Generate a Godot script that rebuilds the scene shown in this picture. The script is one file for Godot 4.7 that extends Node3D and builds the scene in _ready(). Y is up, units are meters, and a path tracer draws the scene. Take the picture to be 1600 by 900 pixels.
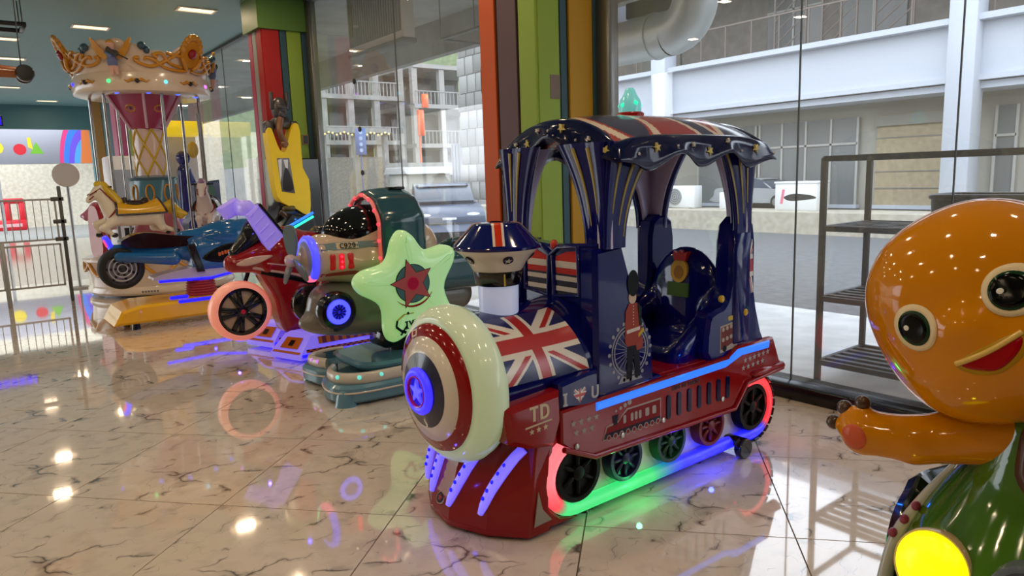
extends Node3D

func _ready() -> void:
	rng.seed = 7
	var cam := Camera3D.new()
	cam.name = "camera"
	cam.transform = Transform3D(Basis(Vector3(0.61578425, -0.03221039, -0.78725615), Vector3(-0.10290273, 0.98731846, -0.12088542), Vector3(0.7811663, 0.15545014, 0.60466062)), Vector3(0, 1.4, 0))
	cam.fov = rad_to_deg(2.0 * atan(450.0 / 1110.0))
	cam.near = 0.02
	add_child(cam)
	cam.current = true
	var sky_mat := ProceduralSkyMaterial.new()
	sky_mat.sky_top_color = C(214, 224, 236)
	sky_mat.sky_horizon_color = C(232, 236, 240)
	sky_mat.ground_horizon_color = C(190, 190, 188)
	sky_mat.ground_bottom_color = C(150, 150, 148)
	sky_mat.sky_energy_multiplier = 1.95
	sky_mat.ground_energy_multiplier = 1.0
	sky_mat.sun_angle_max = 1.0
	var sky := Sky.new()
	sky.sky_material = sky_mat
	var env := Environment.new()
	env.background_mode = Environment.BG_SKY
	env.sky = sky
	env.tonemap_mode = Environment.TONE_MAPPER_LINEAR
	env.tonemap_exposure = 1.0
	env.sdfgi_enabled = true
	env.ssao_enabled = true
	env.ssil_enabled = true
	var we := WorldEnvironment.new()
	we.name = "environment"
	we.environment = env
	add_child(we)
	ceiling_lights()
	room()
	outside()
	train()
	dinosaur()
	plane_ride()
	red_motorbike()
	blue_motorbike()
	carousel()
	shelf_rack()
	robot_cabinet()
	far_things()
# ---------------------------------------------------------------- helpers
const TAUF := 6.28318530718
var _m := {}
var rng := RandomNumberGenerator.new()

func C(r: float, g: float, b: float) -> Color:
	return Color(r / 255.0, g / 255.0, b / 255.0)

func M(key: String, col := Color.WHITE, rough := 0.4, metal := 0.0) -> StandardMaterial3D:
	if _m.has(key):
		return _m[key]
	var m := StandardMaterial3D.new()
	m.resource_name = key
	m.albedo_color = col
	m.roughness = rough
	m.metallic = metal
	_m[key] = m
	return m

func gloss(key: String, col: Color, rough := 0.12) -> StandardMaterial3D:
	if _m.has(key):
		return _m[key]
	var m := M(key, col, rough)
	m.clearcoat_enabled = true
	m.clearcoat = 0.3
	m.clearcoat_roughness = 0.03
	return m

func E(key: String, col: Color, energy: float, base := Color.BLACK, rough := 0.3) -> StandardMaterial3D:
	if _m.has(key):
		return _m[key]
	var m := M(key, base, rough)
	m.emission_enabled = true
	m.emission = col
	m.emission_energy_multiplier = energy
	return m

func T(key: String, img: Image, rough := 0.3) -> StandardMaterial3D:
	if _m.has(key):
		return _m[key]
	var m := M(key, Color.WHITE, rough)
	m.albedo_texture = ImageTexture.create_from_image(img)
	return m

func vcol(rough := 0.3) -> StandardMaterial3D:
	var key := "print_%.2f" % rough
	if _m.has(key):
		return _m[key]
	var m := M(key, Color.WHITE, rough)
	m.vertex_color_use_as_albedo = true
	m.metallic_specular = 0.3
	return m

func thing(called: String, label: String, category: String, at := Vector3.ZERO, turn := 0.0, group := "") -> Node3D:
	var o := Node3D.new()
	o.name = called
	add_child(o, true)
	o.position = at
	o.rotation.y = turn
	tag(o, label, category, group)
	return o

func tag(o: Node, label: String, category: String, group := "") -> void:
	o.set_meta("label", label)
	o.set_meta("category", category)
	if group != "":
		o.set_meta("group", group)

func P(parent: Node, called: String, mesh: Mesh, mat: Material, at := Vector3.ZERO, rot := Vector3.ZERO) -> MeshInstance3D:
	var o := MeshInstance3D.new()
	o.name = called
	o.mesh = mesh
	o.material_override = mat
	o.position = at
	o.rotation = rot
	parent.add_child(o, true)
	return o

func struct(called: String, mesh: Mesh, mat: Material, at := Vector3.ZERO, rot := Vector3.ZERO) -> MeshInstance3D:
	var o := P(self, called, mesh, mat, at, rot)
	o.set_meta("kind", "structure")
	return o

# collects triangles; counter-clockwise seen from outside is the front
class MB:
	var st := SurfaceTool.new()
	var t := Transform3D.IDENTITY
	var flip := false
	var sg := 0
	var n := 0

	func _init() -> void:
		st.begin(Mesh.PRIMITIVE_TRIANGLES)

	func at(pos: Vector3, rot := Vector3.ZERO, scl := Vector3.ONE) -> MB:
		t = Transform3D(Basis.from_euler(rot) * Basis.from_scale(scl), pos)
		flip = t.basis.determinant() < 0.0
		return self

	func use(x: Transform3D) -> MB:
		t = x
		flip = t.basis.determinant() < 0.0
		return self

	func col(c: Color) -> MB:
		st.set_color(c.srgb_to_linear())
		return self

	func tri(a: Vector3, b: Vector3, c: Vector3, ua := Vector2.ZERO, ub := Vector2.ZERO, uc := Vector2.ZERO) -> void:
		n += 1
		st.set_smooth_group(sg)
		st.set_uv(ua)
		st.add_vertex(t * a)
		if flip:
			st.set_uv(ub)
			st.add_vertex(t * b)
			st.set_uv(uc)
			st.add_vertex(t * c)
		else:
			st.set_uv(uc)
			st.add_vertex(t * c)
			st.set_uv(ub)
			st.add_vertex(t * b)

	func quad(a: Vector3, b: Vector3, c: Vector3, d: Vector3, ua := Vector2(0, 1), ub := Vector2(1, 1), uc := Vector2(1, 0), ud := Vector2(0, 0)) -> void:
		tri(a, b, c, ua, ub, uc)
		tri(a, c, d, ua, uc, ud)

	func poly_out(pts: Array, center: Vector3) -> void:
		var nn: Vector3 = (pts[1] - pts[0]).cross(pts[2] - pts[0])
		if nn.dot(pts[0] - center) < 0.0:
			pts = pts.duplicate()
			pts.reverse()
		for i in range(1, pts.size() - 1):
			tri(pts[0], pts[i], pts[i + 1])

	func box(center: Vector3, size: Vector3, bev := 0.0) -> MB:
		var h := size * 0.5
		var keep := sg
		if bev <= 0.0:
			sg = -1
			for ax in 3:
				for s in [-1.0, 1.0]:
					var p := []
					for q in [[-1, -1], [1, -1], [1, 1], [-1, 1]]:
						var v := Vector3.ZERO
						v[ax] = s * h[ax]
						v[(ax + 1) % 3] = q[0] * h[(ax + 1) % 3]
						v[(ax + 2) % 3] = q[1] * h[(ax + 2) % 3]
						p.append(center + v)
					poly_out(p, center)
			sg = keep
			return self
		var b := minf(bev, minf(h.x, minf(h.y, h.z)) * 0.98)
		sg = -1 if b < 0.006 else 0
		var cp := func(s: Vector3, ax: int) -> Vector3:
			var v := Vector3.ZERO
			for k in 3:
				v[k] = s[k] * (h[k] if k == ax else h[k] - b)
			return center + v
		for ax in 3:
			var a1 := (ax + 1) % 3
			var a2 := (ax + 2) % 3
			for s in [-1.0, 1.0]:
				var p := []
				for q in [[-1, -1], [1, -1], [1, 1], [-1, 1]]:
					var v := Vector3.ZERO
					v[ax] = s
					v[a1] = q[0]
					v[a2] = q[1]
					p.append(cp.call(v, ax))
				poly_out(p, center)
			for s1 in [-1.0, 1.0]:
				for s2 in [-1.0, 1.0]:
					var va := Vector3.ZERO
					va[ax] = 1
					va[a1] = s1
					va[a2] = s2
					var vb := va
					vb[ax] = -1
					poly_out([cp.call(va, a1), cp.call(va, a2), cp.call(vb, a2), cp.call(vb, a1)], center)
		for sx in [-1.0, 1.0]:
			for sy in [-1.0, 1.0]:
				for sz in [-1.0, 1.0]:
					var v := Vector3(sx, sy, sz)
					poly_out([cp.call(v, 0), cp.call(v, 1), cp.call(v, 2)], center)
		sg = keep
		return self

	func grid(rows: Array, closed := false, inv := false) -> MB:
		var m: int = rows.size()
		var w: int = rows[0].size()
		var lim := w if closed else w - 1
		for i in m - 1:
			for j in lim:
				var k := (j + 1) % w
				var a: Vector3 = rows[i][j]
				var b: Vector3 = rows[i][k]
				var c: Vector3 = rows[i + 1][k]
				var d: Vector3 = rows[i + 1][j]
				var u0 := float(j) / lim
				var u1 := float(j + 1) / lim
				var v0 := 1.0 - float(i) / (m - 1)
				var v1 := 1.0 - float(i + 1) / (m - 1)
				if inv:
					quad(b, a, d, c, Vector2(u1, v0), Vector2(u0, v0), Vector2(u0, v1), Vector2(u1, v1))
				else:
					quad(a, b, c, d, Vector2(u0, v0), Vector2(u1, v0), Vector2(u1, v1), Vector2(u0, v1))
		return self

	# profile: Vector2(radius, height) from bottom to top; turns round local y
	func lathe(profile: Array, segs := 32, crease := 40.0, a0 := 0.0, a1 := 6.28318530718) -> MB:
		var keep := sg
		var g := 100
		var full := absf(a1 - a0 - 6.2831853) < 0.001
		for i in profile.size() - 1:
			if i > 0:
				var e0: Vector2 = profile[i] - profile[i - 1]
				var e1: Vector2 = profile[i + 1] - profile[i]
				if absf(e0.angle_to(e1)) > deg_to_rad(crease):
					g += 1
			sg = g
			for j in segs:
				var th0 := a0 + (a1 - a0) * j / segs
				var th1 := a0 + (a1 - a0) * (0 if full and j == segs - 1 else j + 1) / segs
				var p: Vector2 = profile[i]
				var q: Vector2 = profile[i + 1]
				var a := Vector3(p.x * sin(th0), p.y, p.x * cos(th0))
				var b := Vector3(p.x * sin(th1), p.y, p.x * cos(th1))
				var c := Vector3(q.x * sin(th1), q.y, q.x * cos(th1))
				var d := Vector3(q.x * sin(th0), q.y, q.x * cos(th0))
				var u0 := float(j) / segs
				var u1 := float(j + 1) / segs
				var v0 := 1.0 - float(i) / (profile.size() - 1)
				var v1 := 1.0 - float(i + 1) / (profile.size() - 1)
				if p.x < 1e-5:
					tri(a, c, d, Vector2(u0, v0), Vector2(u1, v1), Vector2(u0, v1))
				elif q.x < 1e-5:
					tri(a, b, c, Vector2(u0, v0), Vector2(u1, v0), Vector2(u1, v1))
				else:
					quad(a, b, c, d, Vector2(u0, v0), Vector2(u1, v0), Vector2(u1, v1), Vector2(u0, v1))
		sg = keep
		return self

	func ball(center: Vector3, r: Vector3, segs := 20, rings := 12) -> MB:
		var keep := t
		var kf := flip
		t = t * Transform3D(Basis.from_scale(r), center)
		var prof := []
		for i in rings + 1:
			var a := -PI / 2 + PI * i / rings
			prof.append(Vector2(0.0 if i == 0 or i == rings else cos(a), sin(a)))
		lathe(prof, segs, 180.0)
		t = keep
		flip = kf
		return self

	# round or flattened tube along points; radius may be one number or an array
	func tube(pts: Array, radius, sides := 10, closed := false, caps := true, flat := Vector2.ONE, up := Vector3.ZERO) -> MB:
		var keep := sg
		sg = 50
		var rows := []
		var m: int = pts.size()
		var nrm := Vector3.ZERO
		for i in m:
			var a: Vector3 = pts[(i - 1 + m) % m] if closed or i > 0 else pts[i]
			var b: Vector3 = pts[(i + 1) % m] if closed or i < m - 1 else pts[i]
			var tg := (b - a).normalized()
			if up != Vector3.ZERO:
				nrm = (up - tg * up.dot(tg)).normalized()
			elif nrm == Vector3.ZERO:
				nrm = tg.cross(Vector3.UP if absf(tg.y) < 0.9 else Vector3.RIGHT).normalized()
			else:
				nrm = (nrm - tg * nrm.dot(tg)).normalized()
			var bn := tg.cross(nrm)
			var r: float = radius[i] if radius is Array else radius
			var row := PackedVector3Array()
			for j in sides:
				var ph := 6.28318530718 * j / sides
				row.append(pts[i] + (nrm * cos(ph) * flat.x + bn * sin(ph) * flat.y) * r)
			rows.append(row)
		if closed:
			rows.append(rows[0])
		grid_loop(rows, sides)
		if caps and not closed:
			sg = 51
			for j in range(1, sides - 1):
				tri(rows[0][0], rows[0][j + 1], rows[0][j])
				tri(rows[m - 1][0], rows[m - 1][j], rows[m - 1][j + 1])
		sg = keep
		return self

	func grid_loop(rows: Array, w: int) -> void:
		var m: int = rows.size()
		for i in m - 1:
			for j in w:
				var k := (j + 1) % w
				var v0 := float(i) / (m - 1)
				var v1 := float(i + 1) / (m - 1)
				var u0 := float(j) / w
				var u1 := float(j + 1) / w
				quad(rows[i][j], rows[i][k], rows[i + 1][k], rows[i + 1][j], Vector2(u0, v0), Vector2(u1, v0), Vector2(u1, v1), Vector2(u0, v1))

	# polygon in local xy, from z0 to z1, chamfered by bev at both ends
	func extr(poly: PackedVector2Array, z0: float, z1: float, bev := 0.0, crease := 32.0) -> MB:
		var keep := sg
		var area := 0.0
		for i in poly.size():
			var p := poly[i]
			var q := poly[(i + 1) % poly.size()]
			area += p.x * q.y - q.x * p.y
		if area < 0.0:
			poly = poly.duplicate()
			poly.reverse()
		var inner := MB.inset(poly, bev) if bev > 0.0 else poly
		var tris := Geometry2D.triangulate_polygon(inner)
		if tris.is_empty():
			inner = poly
			tris = Geometry2D.triangulate_polygon(poly)
		var mn := poly[0]
		var mx := poly[0]
		for p in poly:
			mn = mn.min(p)
			mx = mx.max(p)
		var sz := (mx - mn).max(Vector2(1e-5, 1e-5))
		for side in 2:
			sg = 200 + side
			var z := z1 if side == 0 else z0
			for i in range(0, tris.size(), 3):
				var a := inner[tris[i]]
				var b := inner[tris[i + 1]]
				var c := inner[tris[i + 2]]
				if ((b - a).cross(c - a) < 0.0) == (side == 0):
					var w := b
					b = c
					c = w
				var ua := (a - mn) / sz
				var ub := (b - mn) / sz
				var uc := (c - mn) / sz
				tri(Vector3(a.x, a.y, z), Vector3(b.x, b.y, z), Vector3(c.x, c.y, z), Vector2(ua.x, 1 - ua.y), Vector2(ub.x, 1 - ub.y), Vector2(uc.x, 1 - uc.y))
		var g := 300
		var m := poly.size()
		for i in m:
			var j := (i + 1) % m
			var e0 := poly[i] - poly[(i - 1 + m) % m]
			var e1 := poly[j] - poly[i]
			if absf(e0.angle_to(e1)) > deg_to_rad(crease):
				g += 1
			sg = g
			var p := poly[i]
			var q := poly[j]
			quad(Vector3(p.x, p.y, z0 + bev), Vector3(q.x, q.y, z0 + bev), Vector3(q.x, q.y, z1 - bev), Vector3(p.x, p.y, z1 - bev))
			if bev > 0.0:
				var pi_ := inner[i]
				var qi := inner[j]
				sg = 1000 + g
				quad(Vector3(p.x, p.y, z1 - bev), Vector3(q.x, q.y, z1 - bev), Vector3(qi.x, qi.y, z1), Vector3(pi_.x, pi_.y, z1))
				quad(Vector3(pi_.x, pi_.y, z0), Vector3(qi.x, qi.y, z0), Vector3(q.x, q.y, z0 + bev), Vector3(p.x, p.y, z0 + bev))
		sg = keep
		return self

	static func inset(poly: PackedVector2Array, b: float) -> PackedVector2Array:
		var out := PackedVector2Array()
		var m := poly.size()
		for i in m:
			var e0 := (poly[i] - poly[(i - 1 + m) % m]).normalized()
			var e1 := (poly[(i + 1) % m] - poly[i]).normalized()
			var n0 := Vector2(-e0.y, e0.x)
			var n1 := Vector2(-e1.y, e1.x)
			var bis := n0 + n1
			if bis.length() < 0.2:
				bis = n0
			bis = bis.normalized()
			out.append(poly[i] + bis * b / maxf(0.45, bis.dot(n0)))
		return out

	func done() -> ArrayMesh:
		st.generate_normals()
		return st.commit()

# ---- outlines
func ngon(n: int, r: float, c := Vector2.ZERO, a0 := 0.0, ry := -1.0) -> PackedVector2Array:
	var p := PackedVector2Array()
	for i in n:
		var a := a0 + TAUF * i / n
		p.append(c + Vector2(cos(a) * r, sin(a) * (r if ry < 0 else ry)))
	return p

func star2(r: float, c := Vector2.ZERO, inner := 0.42, rot := 0.0, pts := 5) -> PackedVector2Array:
	var p := PackedVector2Array()
	for i in pts * 2:
		var a := PI / 2 + rot + PI * i / pts
		p.append(c + Vector2(cos(a), sin(a)) * (r if i % 2 == 0 else r * inner))
	return p

func rrect(w: float, h: float, r: float, c := Vector2.ZERO, n := 5) -> PackedVector2Array:
	var p := PackedVector2Array()
	for q in 4:
		var cc := Vector2((w / 2 - r) * [1, -1, -1, 1][q], (h / 2 - r) * [1, 1, -1, -1][q])
		for i in n + 1:
			var a := PI / 2 * (q + float(i) / n)
			p.append(c + cc + Vector2(cos(a), sin(a)) * r)
	return p

func pv(a: Array) -> PackedVector2Array:
	var p := PackedVector2Array()
	for i in range(0, a.size(), 2):
		p.append(Vector2(a[i], a[i + 1]))
	return p

# Catmull-Rom through points
func smooth2(pts: PackedVector2Array, n := 6, closed := true) -> PackedVector2Array:
	var out := PackedVector2Array()
	var m := pts.size()
	for i in (m if closed else m - 1):
		var p0 := pts[(i - 1 + m) % m] if closed or i > 0 else pts[i]
		var p1 := pts[i]
		var p2 := pts[(i + 1) % m]
		var p3 := pts[(i + 2) % m] if closed or i < m - 2 else p2
		for k in n:
			out.append(p1.cubic_interpolate(p2, p0, p3, float(k) / n))
	if not closed:
		out.append(pts[m - 1])
	return out

func smooth3(pts: Array, n := 6, closed := false) -> Array:
	var out := []
	var m := pts.size()
	for i in (m if closed else m - 1):
		var p0: Vector3 = pts[(i - 1 + m) % m] if closed or i > 0 else pts[i]
		var p1: Vector3 = pts[i]
		var p2: Vector3 = pts[(i + 1) % m]
		var p3: Vector3 = pts[(i + 2) % m] if closed or i < m - 2 else p2
		for k in n:
			out.append(p1.cubic_interpolate(p2, p0, p3, float(k) / n))
	if not closed:
		out.append(pts[m - 1])
	return out

# frames: outline drawn in (z, y) of a thing and given thickness across x, facing +x
func side_x(x: float) -> Transform3D:
	return Transform3D(Basis(Vector3(0, 0, -1), Vector3(0, 1, 0), Vector3(1, 0, 0)), Vector3(x, 0, 0))

func zy(a: Array) -> PackedVector2Array:
	var p := PackedVector2Array()
	for i in range(0, a.size(), 2):
		p.append(Vector2(-a[i], a[i + 1]))
	return p

# ---- smooth solids: smoothly joined primitives, meshed by surface nets
# prim: ["cap", a, b, ra, rb] ["ell", c, radii, Basis] ["box", c, half, r, Basis] ; a leading "-" subtracts
func sd1(q: Array, p: Vector3) -> float:
	match q[0]:
		"cap", "-cap":
			var pa: Vector3 = p - q[1]
			var ba: Vector3 = q[2] - q[1]
			var h := clampf(pa.dot(ba) / maxf(ba.length_squared(), 1e-9), 0.0, 1.0)
			return (pa - ba * h).length() - lerpf(q[3], q[4], h)
		"ell", "-ell":
			var d: Vector3 = p - q[1]
			if q.size() > 3:
				d = (q[3] as Basis).transposed() * d
			var r: Vector3 = q[2]
			var k0 := (d / r).length()
			var k1 := (d / (r * r)).length()
			return k0 * (k0 - 1.0) / maxf(k1, 1e-6)
		_:
			var d: Vector3 = p - q[1]
			if q.size() > 4:
				d = (q[4] as Basis).transposed() * d
			var e: Vector3 = d.abs() - (q[2] as Vector3) + Vector3.ONE * float(q[3])
			return e.max(Vector3.ZERO).length() + minf(maxf(e.x, maxf(e.y, e.z)), 0.0) - q[3]

func sdf(prims: Array, k: float, p: Vector3) -> float:
	var f := 10.0
	for q in prims:
		var d := sd1(q, p)
		if (q[0] as String).begins_with("-"):
			d = -d
			var h := clampf(0.5 - 0.5 * (f - d) / k, 0.0, 1.0)
			f = lerpf(f, d, h) + k * h * (1.0 - h)
		else:
			var h := clampf(0.5 + 0.5 * (f - d) / k, 0.0, 1.0)
			f = lerpf(f, d, h) - k * h * (1.0 - h)
	return f

func prim_box(q: Array) -> AABB:
	match q[0]:
		"cap", "-cap":
			var r := maxf(q[3], q[4])
			var lo: Vector3 = q[1].min(q[2]) - Vector3.ONE * r
			return AABB(lo, q[1].max(q[2]) + Vector3.ONE * r - lo)
		_:
			var h: Vector3 = q[2]
			var bi := 3 if q[0].ends_with("ell") else 4
			if q.size() > bi:
				var b: Basis = q[bi]
				h = b.x.abs() * h.x + b.y.abs() * h.y + b.z.abs() * h.z
			return AABB(q[1] - h, h * 2)

func blob(prims: Array, cell: float, k: float, colour = null) -> ArrayMesh:
	var bb := AABB()
	var first := true
	for q in prims:
		if not q[0].begins_with("-"):
			bb = prim_box(q) if first else bb.merge(prim_box(q))
			first = false
	bb = bb.grow(k * 0.4 + cell * 2.5)
	var nx := int(bb.size.x / cell) + 2
	var ny := int(bb.size.y / cell) + 2
	var nz := int(bb.size.z / cell) + 2
	var f := PackedFloat32Array()
	f.resize(nx * ny * nz)
	f.fill(10.0)
	for q in prims:
		var b := prim_box(q).grow(k + 2 * cell)
		var i0 := maxi(0, int((b.position.x - bb.position.x) / cell))
		var j0 := maxi(0, int((b.position.y - bb.position.y) / cell))
		var k0 := maxi(0, int((b.position.z - bb.position.z) / cell))
		var i1 := mini(nx, int((b.end.x - bb.position.x) / cell) + 2)
		var j1 := mini(ny, int((b.end.y - bb.position.y) / cell) + 2)
		var k1 := mini(nz, int((b.end.z - bb.position.z) / cell) + 2)
		var sub: bool = q[0].begins_with("-")
		for kk in range(k0, k1):
			for j in range(j0, j1):
				var at := (kk * ny + j) * nx
				for i in range(i0, i1):
					var d := sd1(q, bb.position + Vector3(i, j, kk) * cell)
					var g := f[at + i]
					if sub:
						d = -d
						var h := clampf(0.5 - 0.5 * (g - d) / k, 0.0, 1.0)
						f[at + i] = lerpf(g, d, h) + k * h * (1.0 - h)
					else:
						var h := clampf(0.5 + 0.5 * (g - d) / k, 0.0, 1.0)
						f[at + i] = lerpf(g, d, h) - k * h * (1.0 - h)
	return nets(f, nx, ny, nz, cell, bb.position, colour)

func nets(f: PackedFloat32Array, nx: int, ny: int, nz: int, cell: float, o: Vector3, colour = null) -> ArrayMesh:
	var vi := PackedInt32Array()
	vi.resize(nx * ny * nz)
	vi.fill(-1)
	var vs := PackedVector3Array()
	var ns := PackedVector3Array()
	var cs := PackedColorArray()
	var ix := PackedInt32Array()
	var off := [0, 1, nx, nx + 1, nx * ny, nx * ny + 1, nx * ny + nx, nx * ny + nx + 1]
	var co := []
	for c in 8:
		co.append(Vector3(c & 1, (c >> 1) & 1, (c >> 2) & 1))
	var ed := [[0, 1], [2, 3], [4, 5], [6, 7], [0, 2], [1, 3], [4, 6], [5, 7], [0, 4], [1, 5], [2, 6], [3, 7]]
	var lim := cell * 2.0
	for z in nz - 1:
		for y in ny - 1:
			var row := (z * ny + y) * nx
			for x in nx - 1:
				var at := row + x
				var f0 := f[at]
				if f0 > lim or f0 < -lim:
					continue
				var mask := 0
				for c in 8:
					if f[at + off[c]] < 0.0:
						mask |= 1 << c
				if mask == 0 or mask == 255:
					continue
				var s := Vector3.ZERO
				var cnt := 0
				for e in ed:
					if ((mask >> e[0]) & 1) != ((mask >> e[1]) & 1):
						var a := f[at + off[e[0]]]
						var b := f[at + off[e[1]]]
						s += (co[e[0]] as Vector3).lerp(co[e[1]], a / (a - b))
						cnt += 1
				s /= cnt
				vi[at] = vs.size()
				var p := o + (Vector3(x, y, z) + s) * cell
				vs.append(p)
				var g := Vector3.ZERO
				for c in 8:
					var w: Vector3 = co[c]
					var v := f[at + off[c]]
					var wx := s.x if w.x > 0 else 1 - s.x
					var wy := s.y if w.y > 0 else 1 - s.y
					var wz := s.z if w.z > 0 else 1 - s.z
					g.x += (v if w.x > 0 else -v) * wy * wz
					g.y += (v if w.y > 0 else -v) * wx * wz
					g.z += (v if w.z > 0 else -v) * wx * wy
				ns.append(g.normalized())
				if colour != null:
					cs.append((colour.call(p) as Color).srgb_to_linear())
	for z in range(1, nz - 1):
		for y in range(1, ny - 1):
			var row := (z * ny + y) * nx
			for x in range(1, nx - 1):
				var at := row + x
				var a := f[at]
				if a > lim or a < -lim:
					continue
				for ax in 3:
					var d: int = [1, nx, nx * ny][ax]
					var b := f[at + d]
					if (a < 0.0) == (b < 0.0):
						continue
					var u: int = [nx, nx * ny, 1][ax]
					var v: int = [nx * ny, 1, nx][ax]
					var q0 := vi[at - u - v]
					var q1 := vi[at - v]
					var q2 := vi[at]
					var q3 := vi[at - u]
					if q0 < 0 or q1 < 0 or q2 < 0 or q3 < 0:
						continue
					if a < 0.0:
						ix.append_array(PackedInt32Array([q0, q2, q1, q0, q3, q2]))
					else:
						ix.append_array(PackedInt32Array([q0, q1, q2, q0, q2, q3]))
	var arr := []
	arr.resize(Mesh.ARRAY_MAX)
	arr[Mesh.ARRAY_VERTEX] = vs
	arr[Mesh.ARRAY_NORMAL] = ns
	if colour != null:
		arr[Mesh.ARRAY_COLOR] = cs
	arr[Mesh.ARRAY_INDEX] = ix
	var me := ArrayMesh.new()
	me.add_surface_from_arrays(Mesh.PRIMITIVE_TRIANGLES, arr)
	return me

# a thin print lying on a smooth solid: outline in the plane (xf.x, xf.y) thrown along -xf.z onto the solid
func onto(mb: MB, prims: Array, k: float, xf: Transform3D, poly: PackedVector2Array, lift := 0.0015, ns := 4) -> void:
	# fan of rings from the centroid
	var c := Vector2.ZERO
	for p in poly:
		c += p
	c /= poly.size()
	var rows := []
	for i in ns + 1:
		var row := PackedVector3Array()
		for p in poly:
			row.append(drop(prims, k, xf, c.lerp(p, float(i) / ns), lift))
		rows.append(row)
	var rim := PackedVector3Array()
	for p in poly:
		rim.append(drop(prims, k, xf, p, -0.002))
	rows.append(rim)
	rows.reverse()
	mb.sg = 0
	var area := 0.0
	for i in poly.size():
		area += poly[i].cross(poly[(i + 1) % poly.size()])
	mb.grid(rows, true, area < 0.0)

func drop(prims: Array, k: float, xf: Transform3D, p: Vector2, lift: float) -> Vector3:
	var o := xf * Vector3(p.x, p.y, 0)
	var d := -xf.basis.z.normalized()
	var tt := 0.0
	for i in 40:
		var s := sdf(prims, k, o + d * tt)
		tt += s * 0.8
		if absf(s) < 0.0003 or tt > 1.2:
			break
	if tt > 1.2:
		tt = 0.45
	return o + d * (tt - lift)

func text(parent: Node, called: String, words: String, h: float, mat: Material, xf: Transform3D, depth := 0.002, font := "Droid Sans", heavy := true) -> MeshInstance3D:
	var f := SystemFont.new()
	f.font_names = PackedStringArray([font])
	f.font_weight = 700 if heavy else 400
	var tm := TextMesh.new()
	tm.font = f
	tm.text = words
	tm.font_size = 32
	tm.pixel_size = h / 23.0
	tm.depth = depth
	var o := P(parent, called, tm, mat)
	o.transform = xf
	return o

func lamp(parent: Node, at: Vector3, col: Color, energy: float, size := 0.012) -> void:
	var l := OmniLight3D.new()
	l.name = "glow_light"
	l.light_color = col
	l.light_energy = energy * 0.12
	l.omni_range = 12.0
	l.omni_attenuation = 2.0
	l.light_size = size
	l.shadow_enabled = true
	l.position = at
	parent.add_child(l, true)
# ---------------------------------------------------------------- the hall
const CEIL := 3.8
const GLASS := -4.0

func ceiling_lights() -> void:
	var spots := [Vector2(-10.66, -2.94), Vector2(-12.5, -1.92), Vector2(-14.4, -3.12), Vector2(-16.0, -1.11), Vector2(-14.0, -0.88), Vector2(-23.0, -2.3), Vector2(-18.4, -2.6), Vector2(-20.3, -1.3)]
	for x in [-8.6, -6.5, -4.4, -2.3, -0.2, 1.9]:
		for z in [-2.95, -0.95, 1.05, 3.05]:
			spots.append(Vector2(x, z))
	var fr := MB.new()
	for s in [-1.0, 1.0]:
		fr.box(Vector3(0, -0.012, s * 0.125), Vector3(0.5, 0.024, 0.03))
		fr.box(Vector3(s * 0.235, -0.012, 0), Vector3(0.03, 0.024, 0.22))
	var frame := fr.done()
	var df := MB.new()
	df.box(Vector3(0, -0.011, 0), Vector3(0.44, 0.006, 0.22))
	var diff := df.done()
	fr = MB.new()
	fr.lathe([Vector2(0.075, -0.02), Vector2(0.08, -0.024), Vector2(0.1, -0.022), Vector2(0.105, -0.004), Vector2(0.1, 0.0)], 28)
	var frame2 := fr.done()
	df = MB.new()
	df.lathe([Vector2(0.0, -0.012), Vector2(0.078, -0.012)], 24)
	var diff2 := df.done()
	var glow := E("warm_lamp", C(255, 226, 178), 1.6, C(255, 240, 220))
	for i in spots.size():
		var p: Vector2 = spots[i]
		var where := ""
		if i < 8:
			where = ["just left of the striped red and green pillar", "above the golden crown of the carousel", "behind the golden crown, half hidden by it", "second from the left edge of the ceiling", "beside the hanging black ring at the left", "farthest one before the entrance header", "between the crown and the far header", "over the left part of the far hall"][i]
		else:
			where = ["close to the glass ", "in the row before the rides, ", "over the walkway, ", "by the back wall, "][(i - 8) % 4] + ["level with the blue motorbike", "level with the red motorbike", "level with the plane", "level with the train", "level with the dinosaur", "beyond the dinosaur"][(i - 8) / 4]
		var o := thing("ceiling_light", ("warm rectangular recessed ceiling light " if i < 8 else "small round warm downlight ") + where, "ceiling light", Vector3(p.x, CEIL, p.y), 0.0, "recessed lights in the teal ceiling" if i < 8 else "round downlights in the ceiling")
		o.rotation.y = PI / 2
		P(o, "frame", frame if i < 8 else frame2, M("lamp_frame", C(225, 222, 215), 0.4))
		P(o, "diffuser", diff if i < 8 else diff2, glow)
		var l := AreaLight3D.new()
		l.name = "area_light"
		l.light_color = C(255, 225, 186)
		l.light_energy = 1.1
		l.area_size = Vector2(0.24, 0.09) if i < 8 else Vector2(0.14, 0.14)
		l.area_normalize_energy = true
		l.area_range = 30.0
		l.area_attenuation = 2.0
		l.shadow_enabled = true
		l.position = Vector3(0, -0.03, 0)
		l.rotation.x = -PI / 2
		o.add_child(l, true)

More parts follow.
